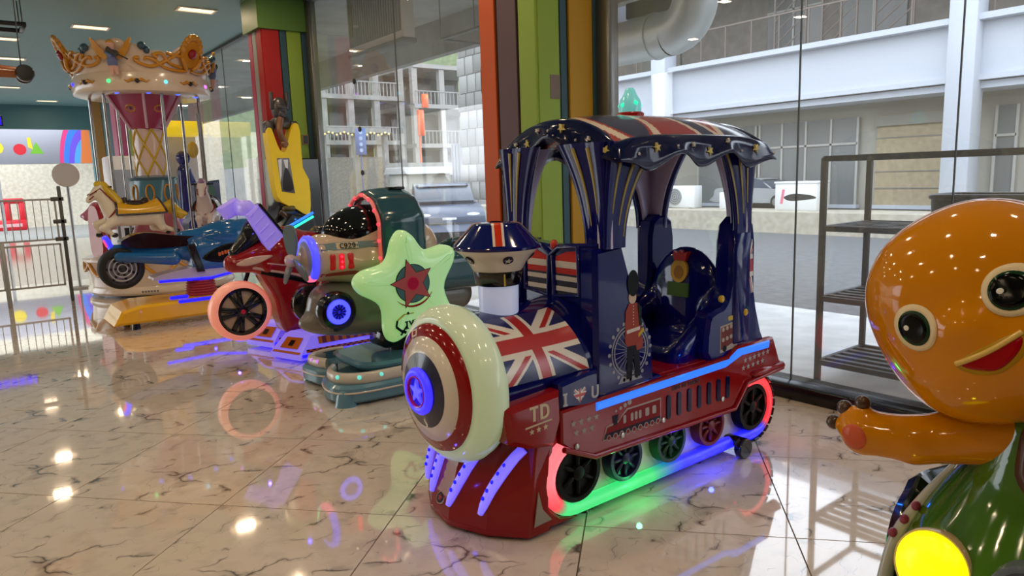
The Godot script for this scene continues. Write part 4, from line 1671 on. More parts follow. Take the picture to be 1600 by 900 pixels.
func side_prints(side: Node, prt: Material) -> void:
	var b := MB.new()
	b.use(side_x(0.3255))
	var sil := C(168, 158, 156)
	b.col(sil)
	for i in 4:
		b.extr(star2(0.0165, Vector2(-0.49 + i * 0.042, 0.432)), 0.0, 0.0015)
	for i in 3:
		b.extr(star2(0.0165, Vector2(-0.475 + i * 0.042, 0.392)), 0.0, 0.0015)
	for i in 6:
		b.extr(star2(0.0165, Vector2(0.655 + i * 0.038, 0.475 + i * 0.002)), 0.0, 0.0015)
	for i in 5:
		b.extr(star2(0.0165, Vector2(0.64 + i * 0.04, 0.438 + i * 0.002)), 0.0, 0.0015)
	# little train picture
	var dk := C(34, 22, 46)
	var x0 := -0.315
	b.col(sil).extr(pv([x0 - 0.012, 0.318, x0 + 0.345, 0.318, x0 + 0.345, 0.425, x0 + 0.13, 0.425, x0 + 0.1, 0.405, x0 + 0.08, 0.385, x0 + 0.008, 0.375]), 0.0, 0.001)
	b.col(C(126, 26, 30)).extr(pv([x0 + 0.0, 0.34, x0 + 0.34, 0.34, x0 + 0.34, 0.418, x0 + 0.135, 0.418, x0 + 0.1, 0.398, x0 + 0.075, 0.375, x0 + 0.012, 0.37]), 0.0, 0.0016)
	b.col(dk).extr(pv([x0 - 0.008, 0.322, x0 + 0.34, 0.322, x0 + 0.34, 0.345, x0 + 0.0, 0.345]), 0.0, 0.002)
	for w in 9:
		b.col(sil).extr(ngon(12, 0.013, Vector2(x0 + 0.02 + w * 0.038, 0.324)), 0.0, 0.0024)
		b.col(C(126, 26, 30)).extr(ngon(10, 0.009, Vector2(x0 + 0.02 + w * 0.038, 0.324)), 0.0, 0.0028)
	b.col(sil)
	for w in [0.115, 0.16, 0.185, 0.21, 0.255, 0.3]:
		var big := 0.024 if w > 0.25 else 0.016
		b.extr(rrect(big, 0.036, 0.006, Vector2(x0 + w, 0.382), 3), 0.0, 0.0022)
	b.col(dk).extr(pv([x0 + 0.05, 0.37, x0 + 0.07, 0.37, x0 + 0.078, 0.412, x0 + 0.042, 0.412]), 0.0, 0.002)
	b.col(sil)
	for k in 4:
		b.extr(ngon(8, 0.006 + k * 0.0022, Vector2(x0 + 0.065 + k * 0.027, 0.428 + k * 0.007)), 0.0, 0.0015)
	P(side, "train_print", b.done(), prt)
	text(side, "lettering", "RIDE BY TRAIN", 0.02, M("print_dark", C(52, 12, 20), 0.4), Transform3D(Basis(Vector3(0, 0, -1), Vector3(0, 1, 0), Vector3(1, 0, 0)), Vector3(0.3265, 0.448, -0.2)), 0.002)

func chimney(o: Node, blue: Material, milk: Material, _flag: Material) -> void:
	var c := Vector3(0, 0, 0.59)
	var b := MB.new()
	b.at(c).lathe([Vector2(0.08, 0.84), Vector2(0.083, 0.97)], 40)
	P(o, "chimney_base", b.done(), E("chimney_glow", C(150, 170, 225), 0.38, C(216, 216, 214), 0.2))
	b = MB.new()
	b.at(c).lathe([Vector2(0.088, 0.968), Vector2(0.092, 0.972), Vector2(0.1, 1.02), Vector2(0.1, 1.026), Vector2(0.094, 1.03)], 40)
	P(o, "chimney_band", b.done(), gloss("gloss_black", C(14, 14, 16), 0.15))
	b = MB.new()
	b.col(C(200, 180, 80)).use(Transform3D(Basis.from_euler(Vector3(0, 1.2, 0)), c)).box(Vector3(0, 0.998, 0.0975), Vector3(0.006, 0.052, 0.004))
	P(o, "band_mark", b.done(), vcol(0.25))
	b = MB.new()
	b.at(c).lathe([Vector2(0.098, 1.026), Vector2(0.104, 1.035), Vector2(0.118, 1.06), Vector2(0.142, 1.09), Vector2(0.17, 1.112), Vector2(0.174, 1.12)], 48, 60.0)
	P(o, "chimney_flare", b.done(), milk)
	b = MB.new()
	for i in 5:
		var a := 0.62 + i * TAUF / 5.0 - TAUF / 10
		var bs := Basis.from_euler(Vector3(0, a, 0)) * Basis.from_euler(Vector3(0.85, 0, 0))
		var dir := Vector3(sin(a), 0, cos(a))
		b.col(C(40, 40, 62)).use(Transform3D(bs, c + dir * 0.134 + Vector3(0, 1.077, 0))).extr(ngon(18, 0.021), -0.004, 0.003)
		b.col(C(200, 196, 192)).extr(star2(0.017), 0.0, 0.0042)
	P(o, "star_badge", b.done(), vcol(0.25))
	b = MB.new()
	b.at(c).lathe([Vector2(0.16, 1.112), Vector2(0.178, 1.116), Vector2(0.18, 1.126), Vector2(0.174, 1.133), Vector2(0.168, 1.136), Vector2(0.1, 1.207), Vector2(0.092, 1.214), Vector2(0.08, 1.217), Vector2(0.0, 1.218)], 56, 30.0)
	P(o, "chimney_cap", b.done(), blue)
	# stripes running down the cap
	for k in 4:
		var a := 0.98 + k * PI / 2
		for w in [[0.2, C(220, 210, 200), 0.0012], [0.115, C(196, 52, 26), 0.0022]]:
			b = MB.new()
			var rows := []
			for q in [Vector2(0.1715, 1.136), Vector2(0.135, 1.171), Vector2(0.1, 1.208), Vector2(0.091, 1.2145), Vector2(0.06, 1.2185)]:
				var row := PackedVector3Array()
				for j in 7:
					var half: float = w[0] * 0.115 / maxf(q.x, 0.06) * 1.0
					var th := a + lerpf(-half, half, j / 6.0)
					row.append(c + Vector3(sin(th) * (q.x + w[2]), q.y + w[2], cos(th) * (q.x + w[2])))
				rows.append(row)
			b.col(w[1]).grid(rows)
			P(o, "cap_stripe", b.done(), vcol(0.25))

func curtain(s: float, dz: float, wz: float, wx: float) -> Array:
	# outlines of the two leaves of a corner curtain: (inner edge offset, y) curves
	var out := []
	for w in [[0.12, wx], [0.12, wz]]:
		var pts := PackedVector2Array()
		pts.append(Vector2(0, 1.1))
		pts.append(Vector2(0, 1.5))
		for i in 12:
			var t := i / 11.0
			var e := pow(1.0 - t, 1.6)
			pts.append(Vector2(lerpf(w[0], w[1], e), lerpf(1.5, 1.1, t)))
		out.append(pts)
	return out

func cab(o: Node, blue: Material, navy: Material, red: Material, lav: Material, prt: Material, flag: Material, blk: Material) -> void:
	var b: MB
	var I := Transform3D.IDENTITY
	# dash wall with two framed windows
	b = MB.new()
	b.use(I).extr(smooth2(pv([-0.28, 0.82, 0.28, 0.82, 0.28, 1.125, 0.14, 1.115, 0.0, 1.105, -0.14, 1.115, -0.28, 1.125]), 1), 0.22, 0.30, 0.012)
	var dash := P(o, "dash_wall", b.done(), blue)
	b = MB.new()
	for s in [-1.0, 1.0]:
		b.tube([Vector3(0.0, 1.06, 0.303), Vector3(s * 0.05, 1.095, 0.303), Vector3(s * 0.17, 1.105, 0.303), Vector3(s * 0.178, 0.9, 0.303), Vector3(s * 0.02, 0.885, 0.303), Vector3(s * 0.012, 1.06, 0.303)], 0.011, 8)
	P(dash, "window_frame", b.done(), blue)
	b = MB.new()
	for s in [-1.0, 1.0]:
		var X := func(a: float) -> float: return s * a
		b.use(Transform3D(Basis.IDENTITY, Vector3(0, 0, 0.3005)))
		b.col(C(186, 40, 28)).extr(pv([X.call(0.03), 0.985, X.call(0.16), 0.985, X.call(0.16), 1.085, X.call(0.1), 1.08, X.call(0.03), 1.055]), 0.0, 0.002)
		b.col(C(206, 196, 184)).extr(pv([X.call(0.03), 1.01, X.call(0.16), 1.01, X.call(0.16), 1.038, X.call(0.03), 1.038]), 0.0, 0.003)
		b.col(C(22, 18, 32)).extr(pv([X.call(0.03), 0.89, X.call(0.16), 0.89, X.call(0.16), 0.985, X.call(0.03), 0.985]), 0.0, 0.002)
		for k in 2:
			var y := 0.955 - k * 0.045
			b.col(C(206, 196, 184)).extr(pv([X.call(0.03), y, X.call(0.16), y, X.call(0.16), y + 0.02, X.call(0.03), y + 0.02]), 0.0, 0.003)
	P(dash, "window_print", b.done(), prt)
	b = MB.new()
	b.ball(Vector3(0.02, 1.105, 0.3), Vector3(0.018, 0.022, 0.018), 14, 10)
	P(dash, "red_knob", b.done(), M("knob_red", C(200, 60, 40), 0.3))
	# lower cab sides (panel with guardsman) and rear side blocks
	for s in [1.0, -1.0]:
		b = MB.new()
		b.use(side_x(s * 0.25 - 0.05)).extr(zy([0.335, 0.475, 0.335, 1.1, 0.17, 1.115, 0.09, 0.88, -0.01, 0.7, -0.025, 0.5]), 0.0, 0.1, 0.018)
		b.use(I).box(Vector3(s * 0.255, 0.49, 0.14), Vector3(0.1, 0.05, 0.44), 0.015)
		var cp := P(o, "cab_side", b.done(), blue)
		if s > 0:
			guardsman(cp, prt)
		b = MB.new()
		b.use(side_x(s * 0.25 - 0.05)).extr(smooth2(zy([-0.42, 0.49, -0.4, 0.7, -0.46, 0.745, -0.52, 0.76, -0.56, 0.85, -0.585, 1.14, -0.75, 1.14, -0.77, 0.8, -0.83, 0.6, -0.85, 0.5]), 3), 0.0, 0.1, 0.018)
		var rb := P(o, "rear_side", b.done(), blue)
		if s > 0:
			bus_print(rb, prt)
			b = MB.new()
			b.use(side_x(0.3015)).extr(zy([-0.66, 0.78, -0.745, 0.8, -0.73, 1.06, -0.66, 1.09]), 0.0, 0.0015)
			P(rb, "flag_print", b.done(), flag)
		for q in ([Vector2(0.02, 0.79), Vector2(-0.48, 0.8), Vector2(-0.67, 0.71)] if s > 0 else [Vector2(-0.48, 0.8)]):
			b = MB.new()
			b.use(Transform3D(Basis.from_euler(Vector3(0, 0, -PI / 2)), Vector3(s * 0.302 if q.x < 0.0 else 0.2, q.y, q.x))).lathe([Vector2(0.016, 0), Vector2(0.017, 0.012), Vector2(0.01, 0.018), Vector2(0.0, 0.012)], 14)
			P(rb, "yellow_bolt", b.done(), M("bolt_yellow", C(206, 166, 30), 0.3))
	# curtained corner posts
	for s in [1.0, -1.0]:
		for f in [1.0, -1.0]:
			var zc := 0.29 if f > 0 else -0.70
			var post := Node3D.new()
			post.name = "corner_post"
			o.add_child(post, true)
			for layer in 2:
				b = MB.new()
				var th := 0.03 if layer == 0 else 0.014
				var inn := 0.0 if layer == 0 else 0.03
				# leaf across x
				for leaf in 2:
					var rows := []
					for i in 15:
						var t := i / 14.0
						var y := lerpf(1.1, 1.52, t)
						var e := pow(t, 2.0)
						var wd := lerpf(0.115, 0.255 if leaf == 0 else 0.28, e) - (0.012 if layer else 0.0)
						var outw := 0.03 * e
						var row := PackedVector3Array()
						for j in 13:
							var a := j / 12.0 * wd
							var rip := 0.0045 * sin(j / 12.0 * 2.0 * TAUF) * (0.2 + t)
							var d := rip - inn + outw
							if leaf == 0:
								row.append(Vector3(s * (0.315 + outw * 0.3 - a), y, zc + f * d))
							else:
								row.append(Vector3(s * (0.315 + d), y, zc - f * a))
						for j in range(12, -1, -1):
							var q: Vector3 = row[j]
							row.append(q - (Vector3(0, 0, f) if leaf == 0 else Vector3(s, 0, 0)) * th)
						rows.append(row)
					b.sg = 10 + leaf
					b.grid(rows, true, (s * f > 0) != (leaf == 1))
				P(post, "curtain" if layer == 0 else "liner", b.done(), blue if layer == 0 else lav)
			# gold stripes following the folds
			for leaf in 2:
				for k in (2 if leaf == 0 else 3):
					b = MB.new()
					var pts := []
					for i in 10:
						var t := lerpf(0.35 - k * 0.12, 1.0, i / 9.0)
						var e := pow(t, 2.0)
						var wd := lerpf(0.115, 0.255 if leaf == 0 else 0.28, e)
						var a := wd * (0.3 + 0.3 * k)
						var rip := 0.0045 * sin((0.3 + 0.3 * k) * 2.0 * TAUF) * (0.2 + t)
						var d := rip + 0.03 * e + 0.0005
						var y := lerpf(1.1, 1.5, t)
						if leaf == 0:
							pts.append(Vector3(s * (0.315 + 0.009 * e - a), y, zc + f * d))
						else:
							pts.append(Vector3(s * (0.315 + d), y, zc - f * a))
					var rad := []
					for i in 10:
						rad.append(0.003 + 0.0085 * i / 9.0)
					b.tube(pts, rad, 8, false, true, Vector2(1.0, 0.35) if leaf == 0 else Vector2(0.35, 1.0), Vector3(1, 0, 0))
					P(post, "gold_stripe", b.done(), gloss("gold_stripe", C(150, 132, 62), 0.2))
			# lower part of rear and far posts
			if f < 0:
				b = MB.new()
				b.use(I).box(Vector3(s * 0.27, 0.84, -0.645), Vector3(0.085, 0.56, 0.13), 0.012)
				P(post, "post_foot", b.done(), blue)
	# seat: rounded tub with high back
	var seat := blob([["ell", Vector3(0, 0.72, -0.62), Vector3(0.235, 0.3, 0.075)], ["box", Vector3(0, 0.5, -0.45), Vector3(0.24, 0.08, 0.22), 0.05], ["cap", Vector3(0.2, 0.74, -0.6), Vector3(0.215, 0.58, -0.3), 0.05, 0.04], ["cap", Vector3(-0.2, 0.74, -0.6), Vector3(-0.215, 0.58, -0.3), 0.05, 0.04]], 0.016, 0.06)
	P(o, "seat", seat, blue)
	b = MB.new()
	b.at(Vector3(0.0, 0.9, -0.555), Vector3(-0.1, 0, 0))
	b.col(C(190, 150, 50)).extr(ngon(22, 0.052, Vector2.ZERO, 0, 0.06), -0.01, 0.004)
	b.col(C(150, 104, 40)).extr(ngon(14, 0.03, Vector2(0, -0.008), 0, 0.034), 0.0, 0.006)
	b.col(C(176, 40, 40)).extr(pv([-0.035, 0.05, 0.035, 0.05, 0.045, 0.1, 0.015, 0.085, 0.0, 0.105, -0.015, 0.085, -0.045, 0.1]), -0.03, 0.004)
	b.col(C(60, 92, 34)).extr(pv([-0.065, -0.13, 0.065, -0.13, 0.065, -0.06, -0.065, -0.06]), -0.01, 0.004)
	P(o, "seat_print", b.done(), prt)
	# floor of the cab
	b = MB.new()
	b.use(I).box(Vector3(0, 0.5, -0.2), Vector3(0.56, 0.03, 0.62), 0.004)
	P(o, "cab_floor", b.done(), red)
	# steering wheel behind the dash
	b = MB.new()
	b.at(Vector3(0, 0.93, 0.12), Vector3(0.9, 0, 0)).tube(ring_pts(0.1, 24), 0.012, 8, true)
	b.box(Vector3.ZERO, Vector3(0.2, 0.014, 0.025), 0.004)
	b.tube([Vector3(0, 0, 0), Vector3(0, 0.16, 0.02)], 0.016, 8)
	P(o, "steering_wheel", b.done(), blk)

func guardsman(cp: Node, prt: Material) -> void:
	var b := MB.new()
	b.use(side_x(0.3005))
	var cx := -0.135
	var gy := 0.66
	# big wheel
	b.col(C(150, 150, 160))
	for r in [0.112, 0.098]:
		for i in 36:
			var a0 := TAUF * i / 36
			var a1 := TAUF * (i + 1) / 36
			var q := PackedVector2Array([Vector2(cx + r * cos(a0), gy + r * sin(a0)), Vector2(cx + r * cos(a1), gy + r * sin(a1)), Vector2(cx + (r - 0.0055) * cos(a1), gy + (r - 0.0055) * sin(a1)), Vector2(cx + (r - 0.0055) * cos(a0), gy + (r - 0.0055) * sin(a0))])
			b.extr(q, 0.0, 0.0012)
	for i in 24:
		var a := TAUF * i / 24
		var d := Vector2(cos(a), sin(a))
		var nn := Vector2(-d.y, d.x) * 0.001
		b.extr(PackedVector2Array([Vector2(cx, gy) + d * 0.02 + nn, Vector2(cx, gy) + d * 0.1 + nn, Vector2(cx, gy) + d * 0.1 - nn, Vector2(cx, gy) + d * 0.02 - nn]), 0.0, 0.0012)
	for i in 20:
		var a := TAUF * i / 20
		b.extr(ngon(8, 0.0085, Vector2(cx + 0.125 * cos(a), gy + 0.125 * sin(a))), 0.0, 0.0012)
	b.extr(pv([cx - 0.075, 0.528, cx + 0.075, 0.528, cx + 0.05, 0.56, cx + 0.02, 0.56, cx, 0.6, cx - 0.02, 0.56, cx - 0.05, 0.56]), 0.0, 0.0012)
	P(cp, "wheel_print", b.done(), prt)
	b = MB.new()
	b.use(side_x(0.302))
	cx = -0.118
	b.col(C(8, 8, 10)).extr(pv([cx - 0.036, 0.7, cx + 0.036, 0.7, cx + 0.042, 0.54, cx + 0.01, 0.54, cx, 0.66, cx - 0.01, 0.54, cx - 0.042, 0.54]), 0.0, 0.0014)
	b.col(C(150, 62, 48)).extr(pv([cx - 0.026, 0.86, cx + 0.026, 0.86, cx + 0.046, 0.83, cx + 0.05, 0.7, cx + 0.036, 0.68, cx - 0.036, 0.68, cx - 0.05, 0.7, cx - 0.046, 0.83]), 0.0, 0.0016)
	b.col(C(8, 8, 10)).extr(pv([cx + 0.024, 0.86, cx + 0.05, 0.84, cx + 0.052, 0.76, cx + 0.036, 0.76]), 0.0, 0.0022)
	b.col(C(210, 200, 190)).extr(pv([cx - 0.04, 0.735, cx + 0.04, 0.742, cx + 0.04, 0.757, cx - 0.04, 0.75]), 0.0, 0.0022)
	for i in 7:
		b.extr(ngon(6, 0.003, Vector2(cx, 0.77 + i * 0.013)), 0.0, 0.0024)
	b.col(C(196, 172, 150)).extr(ngon(14, 0.023, Vector2(cx - 0.004, 0.885), 0, 0.027), 0.0, 0.0016)
	b.col(C(8, 8, 10)).extr(ngon(16, 0.034, Vector2(cx, 0.945), 0, 0.056), 0.0, 0.002)
	b.col(C(150, 62, 48)).extr(pv([cx + 0.012, 0.69, cx + 0.06, 0.7, cx + 0.055, 0.66, cx + 0.02, 0.655]), 0.0, 0.0022)
	b.col(C(190, 160, 50)).extr(pv([cx + 0.032, 0.71, cx + 0.066, 0.735, cx + 0.06, 0.75, cx + 0.028, 0.724]), 0.0, 0.0026)
	P(cp, "guardsman_print", b.done(), prt)

func bus_print(rb: Node, prt: Material) -> void:
	var b := MB.new()
	b.use(Transform3D(Basis(Vector3(0, 0, -1), Vector3(0, 1, 0), Vector3(1, 0, 0)), Vector3(0.3005, 0.605, -0.57)))
	var sil := C(170, 160, 150)
	b.col(sil).extr(pv([-0.085, -0.07, 0.04, -0.06, 0.1, 0.02, 0.13, 0.03, 0.09, 0.045, 0.085, 0.075, -0.085, 0.06]), 0.0, 0.001)
	b.col(C(110, 52, 44)).extr(pv([-0.08, -0.055, 0.075, -0.02, 0.08, 0.068, -0.08, 0.052]), 0.0, 0.0016)
	b.col(sil)
	for r in 2:
		for i in 5:
			b.extr(ngon(8, 0.011, Vector2(-0.062 + i * 0.031, 0.042 - r * 0.05 + i * 0.004)), 0.0, 0.002)
	b.col(C(20, 16, 20)).extr(ngon(12, 0.016, Vector2(-0.05, -0.052)), 0.0, 0.0022)
	b.extr(ngon(12, 0.016, Vector2(0.05, -0.026)), 0.0, 0.0022)
	b.col(C(190, 166, 70)).extr(rrect(0.05, 0.022, 0.008, Vector2(0.0, 0.09), 3), 0.0, 0.0016)
	P(rb, "bus_print", b.done(), prt)

func canopy(o: Node, navy: Material, prt: Material) -> void:
	var zc := -0.245
	var hx := 0.34
	var hz := 0.5
	var top := func(u: float, v: float) -> Vector3:
		return Vector3(u * hx, 1.655 - 0.115 * pow(absf(u), 2.3) - 0.035 * pow(absf(v), 4.0), zc + v * hz)
	# painted roof
	var n := 160
	var im := Image.create(n, n, false, Image.FORMAT_RGB8)
	var redc := C(150, 26, 24)
	var wc := C(214, 196, 180)
	var bc := C(16, 20, 70)
	for y in n:
		for x in n:
			var u := (x + 0.5) / n * 2 - 1
			var v := 1.0 - (y + 0.5) / n * 2
			var c := redc
			var w := v + 0.12 + 0.1 * absf(u)
			if absf(w) < 0.085:
				c = bc
			elif absf(w) < 0.15:
				c = wc
			var e := v + 0.78 - 0.35 * absf(u)
			if e < 0.0:
				c = bc
			elif e < 0.09:
				c = wc
			var q := Vector2(absf(u) - 0.5, v - 0.66) / Vector2(0.5, 0.2)
			if q.length() < 1.0:
				c = bc
			elif q.length() < 1.14:
				c = redc
			elif q.length() < 1.5:
				c = wc
			im.set_pixel(x, y, c)
	var rm := T("roof_paint", im, 0.12)
	rm.clearcoat_enabled = true
	rm.clearcoat = 0.6
	var b := MB.new()
	var rows := []
	for i in 17:
		var row := PackedVector3Array()
		for j in 17:
			row.append(top.call(1.0 - 2.0 * j / 16.0, -1.0 + 2.0 * i / 16.0) + Vector3.ZERO)
		rows.append(row)
	# rows run rear to front; seen from above x must run leftward for the outside
	b.grid(rows, false, true)
	for r in rows:
		for j in r.size():
			r[j] -= Vector3(0, 0.015, 0)
	b.grid(rows)
	P(o, "roof", b.done(), rm)
	# scalloped valance round the edge
	var loop := []
	var seg := 44
	for i in seg:
		loop.append(Vector2(lerpf(1, -1, float(i) / seg), 1))
	for i in seg:
		loop.append(Vector2(-1, lerpf(1, -1, float(i) / seg)))
	for i in seg:
		loop.append(Vector2(lerpf(-1, 1, float(i) / seg), -1))
	for i in seg:
		loop.append(Vector2(1, lerpf(-1, 1, float(i) / seg)))
	var m := loop.size()
	rows = []
	var prof := [[-0.03, 0.004], [0.0, 0.012], [0.022, 0.004], [0.034, -0.03], [0.044, -0.07], [0.05, -0.095], [0.044, -0.1], [0.03, -0.07], [0.02, -0.03], [-0.01, -0.012]]
	var wave := func(i: int) -> float:
		var s := i % seg
		var side := i / seg
		var ph := float(s) / seg
		return cos(ph * TAUF * (3.0 if side % 2 == 1 else 2.0))
	var nrm := func(i: int) -> Vector3:
		var q: Vector2 = loop[i]
		var s := i % seg
		var side := i / seg
		var d := [Vector3(0, 0, 1), Vector3(-1, 0, 0), Vector3(0, 0, -1), Vector3(1, 0, 0)]
		var dd: Vector3 = d[side]
		var f := float(s) / seg
		if f < 0.08:
			dd = (dd + (d[(side + 3) % 4] as Vector3) * (1.0 - f / 0.08)).normalized()
		elif f > 0.92:
			dd = (dd + (d[(side + 1) % 4] as Vector3) * ((f - 0.92) / 0.08)).normalized()
		return dd
	for p in prof:
		var row := PackedVector3Array()
		for i in m:
			var q: Vector2 = loop[i]
			var base: Vector3 = top.call(q.x, q.y)
			var wv: float = wave.call(i)
			var drop_ := clampf(-p[1] / 0.1, 0.0, 1.0)
			var out: float = p[0] + 0.014 * wv * drop_
			row.append(base + nrm.call(i) * out + Vector3(0, p[1] + 0.03 * wv * drop_, 0))
		rows.append(row)
	b = MB.new()
	b.grid(rows, true, true)
	P(o, "valance", b.done(), navy)
	b = MB.new()
	for i in range(2, m, 5):
		var q: Vector2 = loop[i]
		var d: Vector3 = nrm.call(i)
		var wv: float = wave.call(i)
		var dr := 0.052 if i % 2 == 0 else 0.03
		var base: Vector3 = top.call(q.x, q.y) + d * (0.0395 + 0.014 * wv * 0.5) + Vector3(0, -dr + 0.028 * wv * 0.5, 0)
		var bs := Basis.looking_at(-d, Vector3.UP)
		var big := 0.02 if i % 15 == 2 else (0.011 if i % 2 else 0.0065)
		b.col(C(206, 190, 120) if big > 0.015 else C(200, 196, 190)).use(Transform3D(bs, base))
		b.extr(star2(big, Vector2.ZERO, 0.42, i * 0.4) if i % 2 == 0 or big > 0.01 else ngon(10, big), -0.006, 0.006)
	P(o, "valance_stars", b.done(), prt)
	# siren on the roof
	b = MB.new()
	b.at(Vector3(0, 1.645, -0.2)).lathe([Vector2(0, 0), Vector2(0.062, 0.0), Vector2(0.064, 0.02), Vector2(0.058, 0.026), Vector2(0, 0.028)], 28)
	P(o, "siren_base", b.done(), gloss("siren_red", C(160, 24, 22)))
	b = MB.new()
	b.at(Vector3(0, 1.672, -0.2)).lathe([Vector2(0.05, 0), Vector2(0.052, 0.03), Vector2(0.046, 0.055), Vector2(0.03, 0.08), Vector2(0.024, 0.098), Vector2(0.014, 0.108), Vector2(0, 0.111)], 28, 60.0)
	P(o, "siren_dome", b.done(), E("siren_glow", C(60, 200, 205), 0.32, C(150, 220, 225), 0.1))
	for i in 5:
		b = MB.new()
		var a := i * 1.3
		b.at(Vector3(0.045 * sin(a), 1.702 + 0.008 * (i % 2), -0.2 + 0.045 * cos(a))).ball(Vector3.ZERO, Vector3.ONE * 0.012, 8, 6)
		P(o, "siren_led", b.done(), E("siren_led", C(30, 255, 190), 1.0, C(60, 180, 160)))
# ---------------------------------------------------------------- the dinosaur ride
func dinosaur() -> void:
	var o := thing("dinosaur_ride", "orange dinosaur kiddie ride with big round tilted head, green body and lit yellow lamp", "kiddie ride", Vector3(-0.45, 0, -2.0))
	var off := -o.position
	var orange := gloss("dino_orange", C(202, 127, 0), 0.08)
	orange.metallic_specular = 0.36
	var green := gloss("dino_green", C(64, 104, 16), 0.08)
	var brown := gloss("dino_brown", C(66, 40, 26), 0.15)
	var blk := gloss("gloss_black", C(14, 14, 16), 0.15)
	var prt := vcol(0.15)
	var W := func(x: float, y: float, z: float) -> Vector3: return Vector3(x, y, z) + off
	var roll := Basis.from_euler(Vector3(0, 0, 0.52))
	var hc: Vector3 = W.call(-0.55, 1.09, -1.68)
	var head := [["box", hc, Vector3(0.192, 0.208, 0.17), 0.15, roll], ["ell", hc, Vector3(0.212, 0.226, 0.19), roll], ["ell", hc + roll * Vector3(0.03, -0.1, 0.06), Vector3(0.17, 0.11, 0.15), roll],
		["ell", hc + roll * Vector3(0.02, -0.02, 0.15), Vector3(0.05, 0.03, 0.055), roll]]
	P(o, "head", blob(head, 0.009, 0.05), orange)
	# eyes and mouth lie on the front of the head
	var xf := Transform3D(roll, hc + Vector3(0, 0, 0.5))
	var b: MB
	for e in [Vector2(-0.058, 0.014), Vector2(0.122, 0.016)]:
		b = MB.new()
		b.col(C(226, 206, 170))
		onto(b, head, 0.05, xf, ngon(32, 0.046, e, 0, 0.048), 0.002)
		b.col(C(28, 58, 36))
		onto(b, head, 0.05, xf, ngon(28, 0.034, e + Vector2(-0.002, 0), 0, 0.036), 0.0035)
		b.col(C(8, 10, 9))
		onto(b, head, 0.05, xf, ngon(26, 0.0285, e + Vector2(-0.004, 0.001), 0, 0.031), 0.005)
		b.col(C(226, 226, 220))
		onto(b, head, 0.05, xf, ngon(12, 0.0055, e + Vector2(-0.016, 0.006)), 0.0065)
		P(o, "eye", b.done(), prt)
	var mo := Vector2.ZERO
	xf = xf * Transform3D(Basis.from_euler(Vector3(0, 0, 0.14)), Vector3(0.05, -0.072, 0))
	xf = xf * Transform3D(Basis.from_scale(Vector3(0.84, 0.9, 1)), Vector3.ZERO)
	b = MB.new()
	b.col(C(170, 130, 20))
	onto(b, head, 0.05, xf, smooth2(pv([mo.x - 0.076, mo.y + 0.006, mo.x, mo.y + 0.012, mo.x + 0.076, mo.y + 0.006, mo.x + 0.06, mo.y - 0.03, mo.x, mo.y - 0.048, mo.x - 0.05, mo.y - 0.03]), 4), 0.001)
	b.col(C(150, 12, 14))
	onto(b, head, 0.05, xf, smooth2(pv([mo.x - 0.062, mo.y, mo.x, mo.y + 0.004, mo.x + 0.064, mo.y, mo.x + 0.05, mo.y - 0.024, mo.x, mo.y - 0.04, mo.x - 0.04, mo.y - 0.024]), 4), 0.0025)
	P(o, "mouth", b.done(), prt)
	b = MB.new()
	var lip := []
	for i in 15:
		var t := i / 14.0
		lip.append(drop(head, 0.05, xf, Vector2(mo.x - 0.072 + 0.144 * t, mo.y + 0.006 - 0.006 * cos((t - 0.5) * 3.0)), 0.002))
	b.tube(lip, 0.0055, 8)
	P(o, "lip", b.done(), gloss("lip_cream", C(214, 178, 90), 0.2))
	# green hull
	var hull := [["ell", W.call(-0.40, 0.45, -1.82), Vector3(0.32, 0.32, 0.36)], ["cap", W.call(-0.42, 0.92, -1.72), W.call(-0.40, 0.55, -1.77), 0.10, 0.27], ["ell", W.call(-0.38, 0.42, -2.3), Vector3(0.3, 0.3, 0.45)],
		["cap", W.call(-0.38, 0.5, -2.55), W.call(-0.38, 0.85, -2.85), 0.2, 0.09], ["-ell", W.call(-0.38, 0.84, -2.28), Vector3(0.19, 0.24, 0.26)]]
	P(o, "hull", blob(hull, 0.014, 0.07), green)
	# brown breast patch
	b = MB.new()
	var xb := Transform3D(Basis.IDENTITY, W.call(-0.37, 0.84, -1.2))
	b.col(C(84, 58, 44))
	onto(b, hull, 0.07, xb, rrect(0.16, 0.17, 0.06, Vector2(0, -0.01), 5), 0.003)
	b.col(C(38, 24, 18))
	onto(b, hull, 0.07, xb, rrect(0.1, 0.11, 0.04, Vector2(0.01, 0), 5), 0.0045)
	P(o, "breast_patch", b.done(), prt)
	# arms
	for s in [0, 1]:
		var arm := []
		if s == 0:
			arm = [["cap", W.call(-0.44, 0.85, -1.70), W.call(-0.64, 0.80, -1.60), 0.075, 0.05], ["cap", W.call(-0.64, 0.80, -1.60), W.call(-0.73, 0.80, -1.57), 0.05, 0.05], ["ell", W.call(-0.742, 0.80, -1.57), Vector3(0.045, 0.05, 0.04)]]
		else:
			arm = [["cap", W.call(-0.32, 0.85, -1.78), W.call(-0.14, 0.78, -1.7), 0.075, 0.058], ["cap", W.call(-0.14, 0.78, -1.7), W.call(-0.06, 0.86, -1.66), 0.058, 0.062]]
		var fing := [Vector3(-0.80, 0.806, -1.565), Vector3(-0.778, 0.844, -1.565), Vector3(-0.740, 0.864, -1.565)] if s == 0 else [Vector3(-0.06, 0.925, -1.66), Vector3(-0.02, 0.905, -1.66), Vector3(0.0, 0.87, -1.66)]
		var root: Vector3 = W.call(-0.745, 0.80, -1.57) if s == 0 else W.call(-0.06, 0.86, -1.66)
		for q in fing:
			arm.append(["cap", root, q + off, 0.03, 0.012])
		var am := P(o, "arm", blob(arm, 0.007, 0.018), orange)
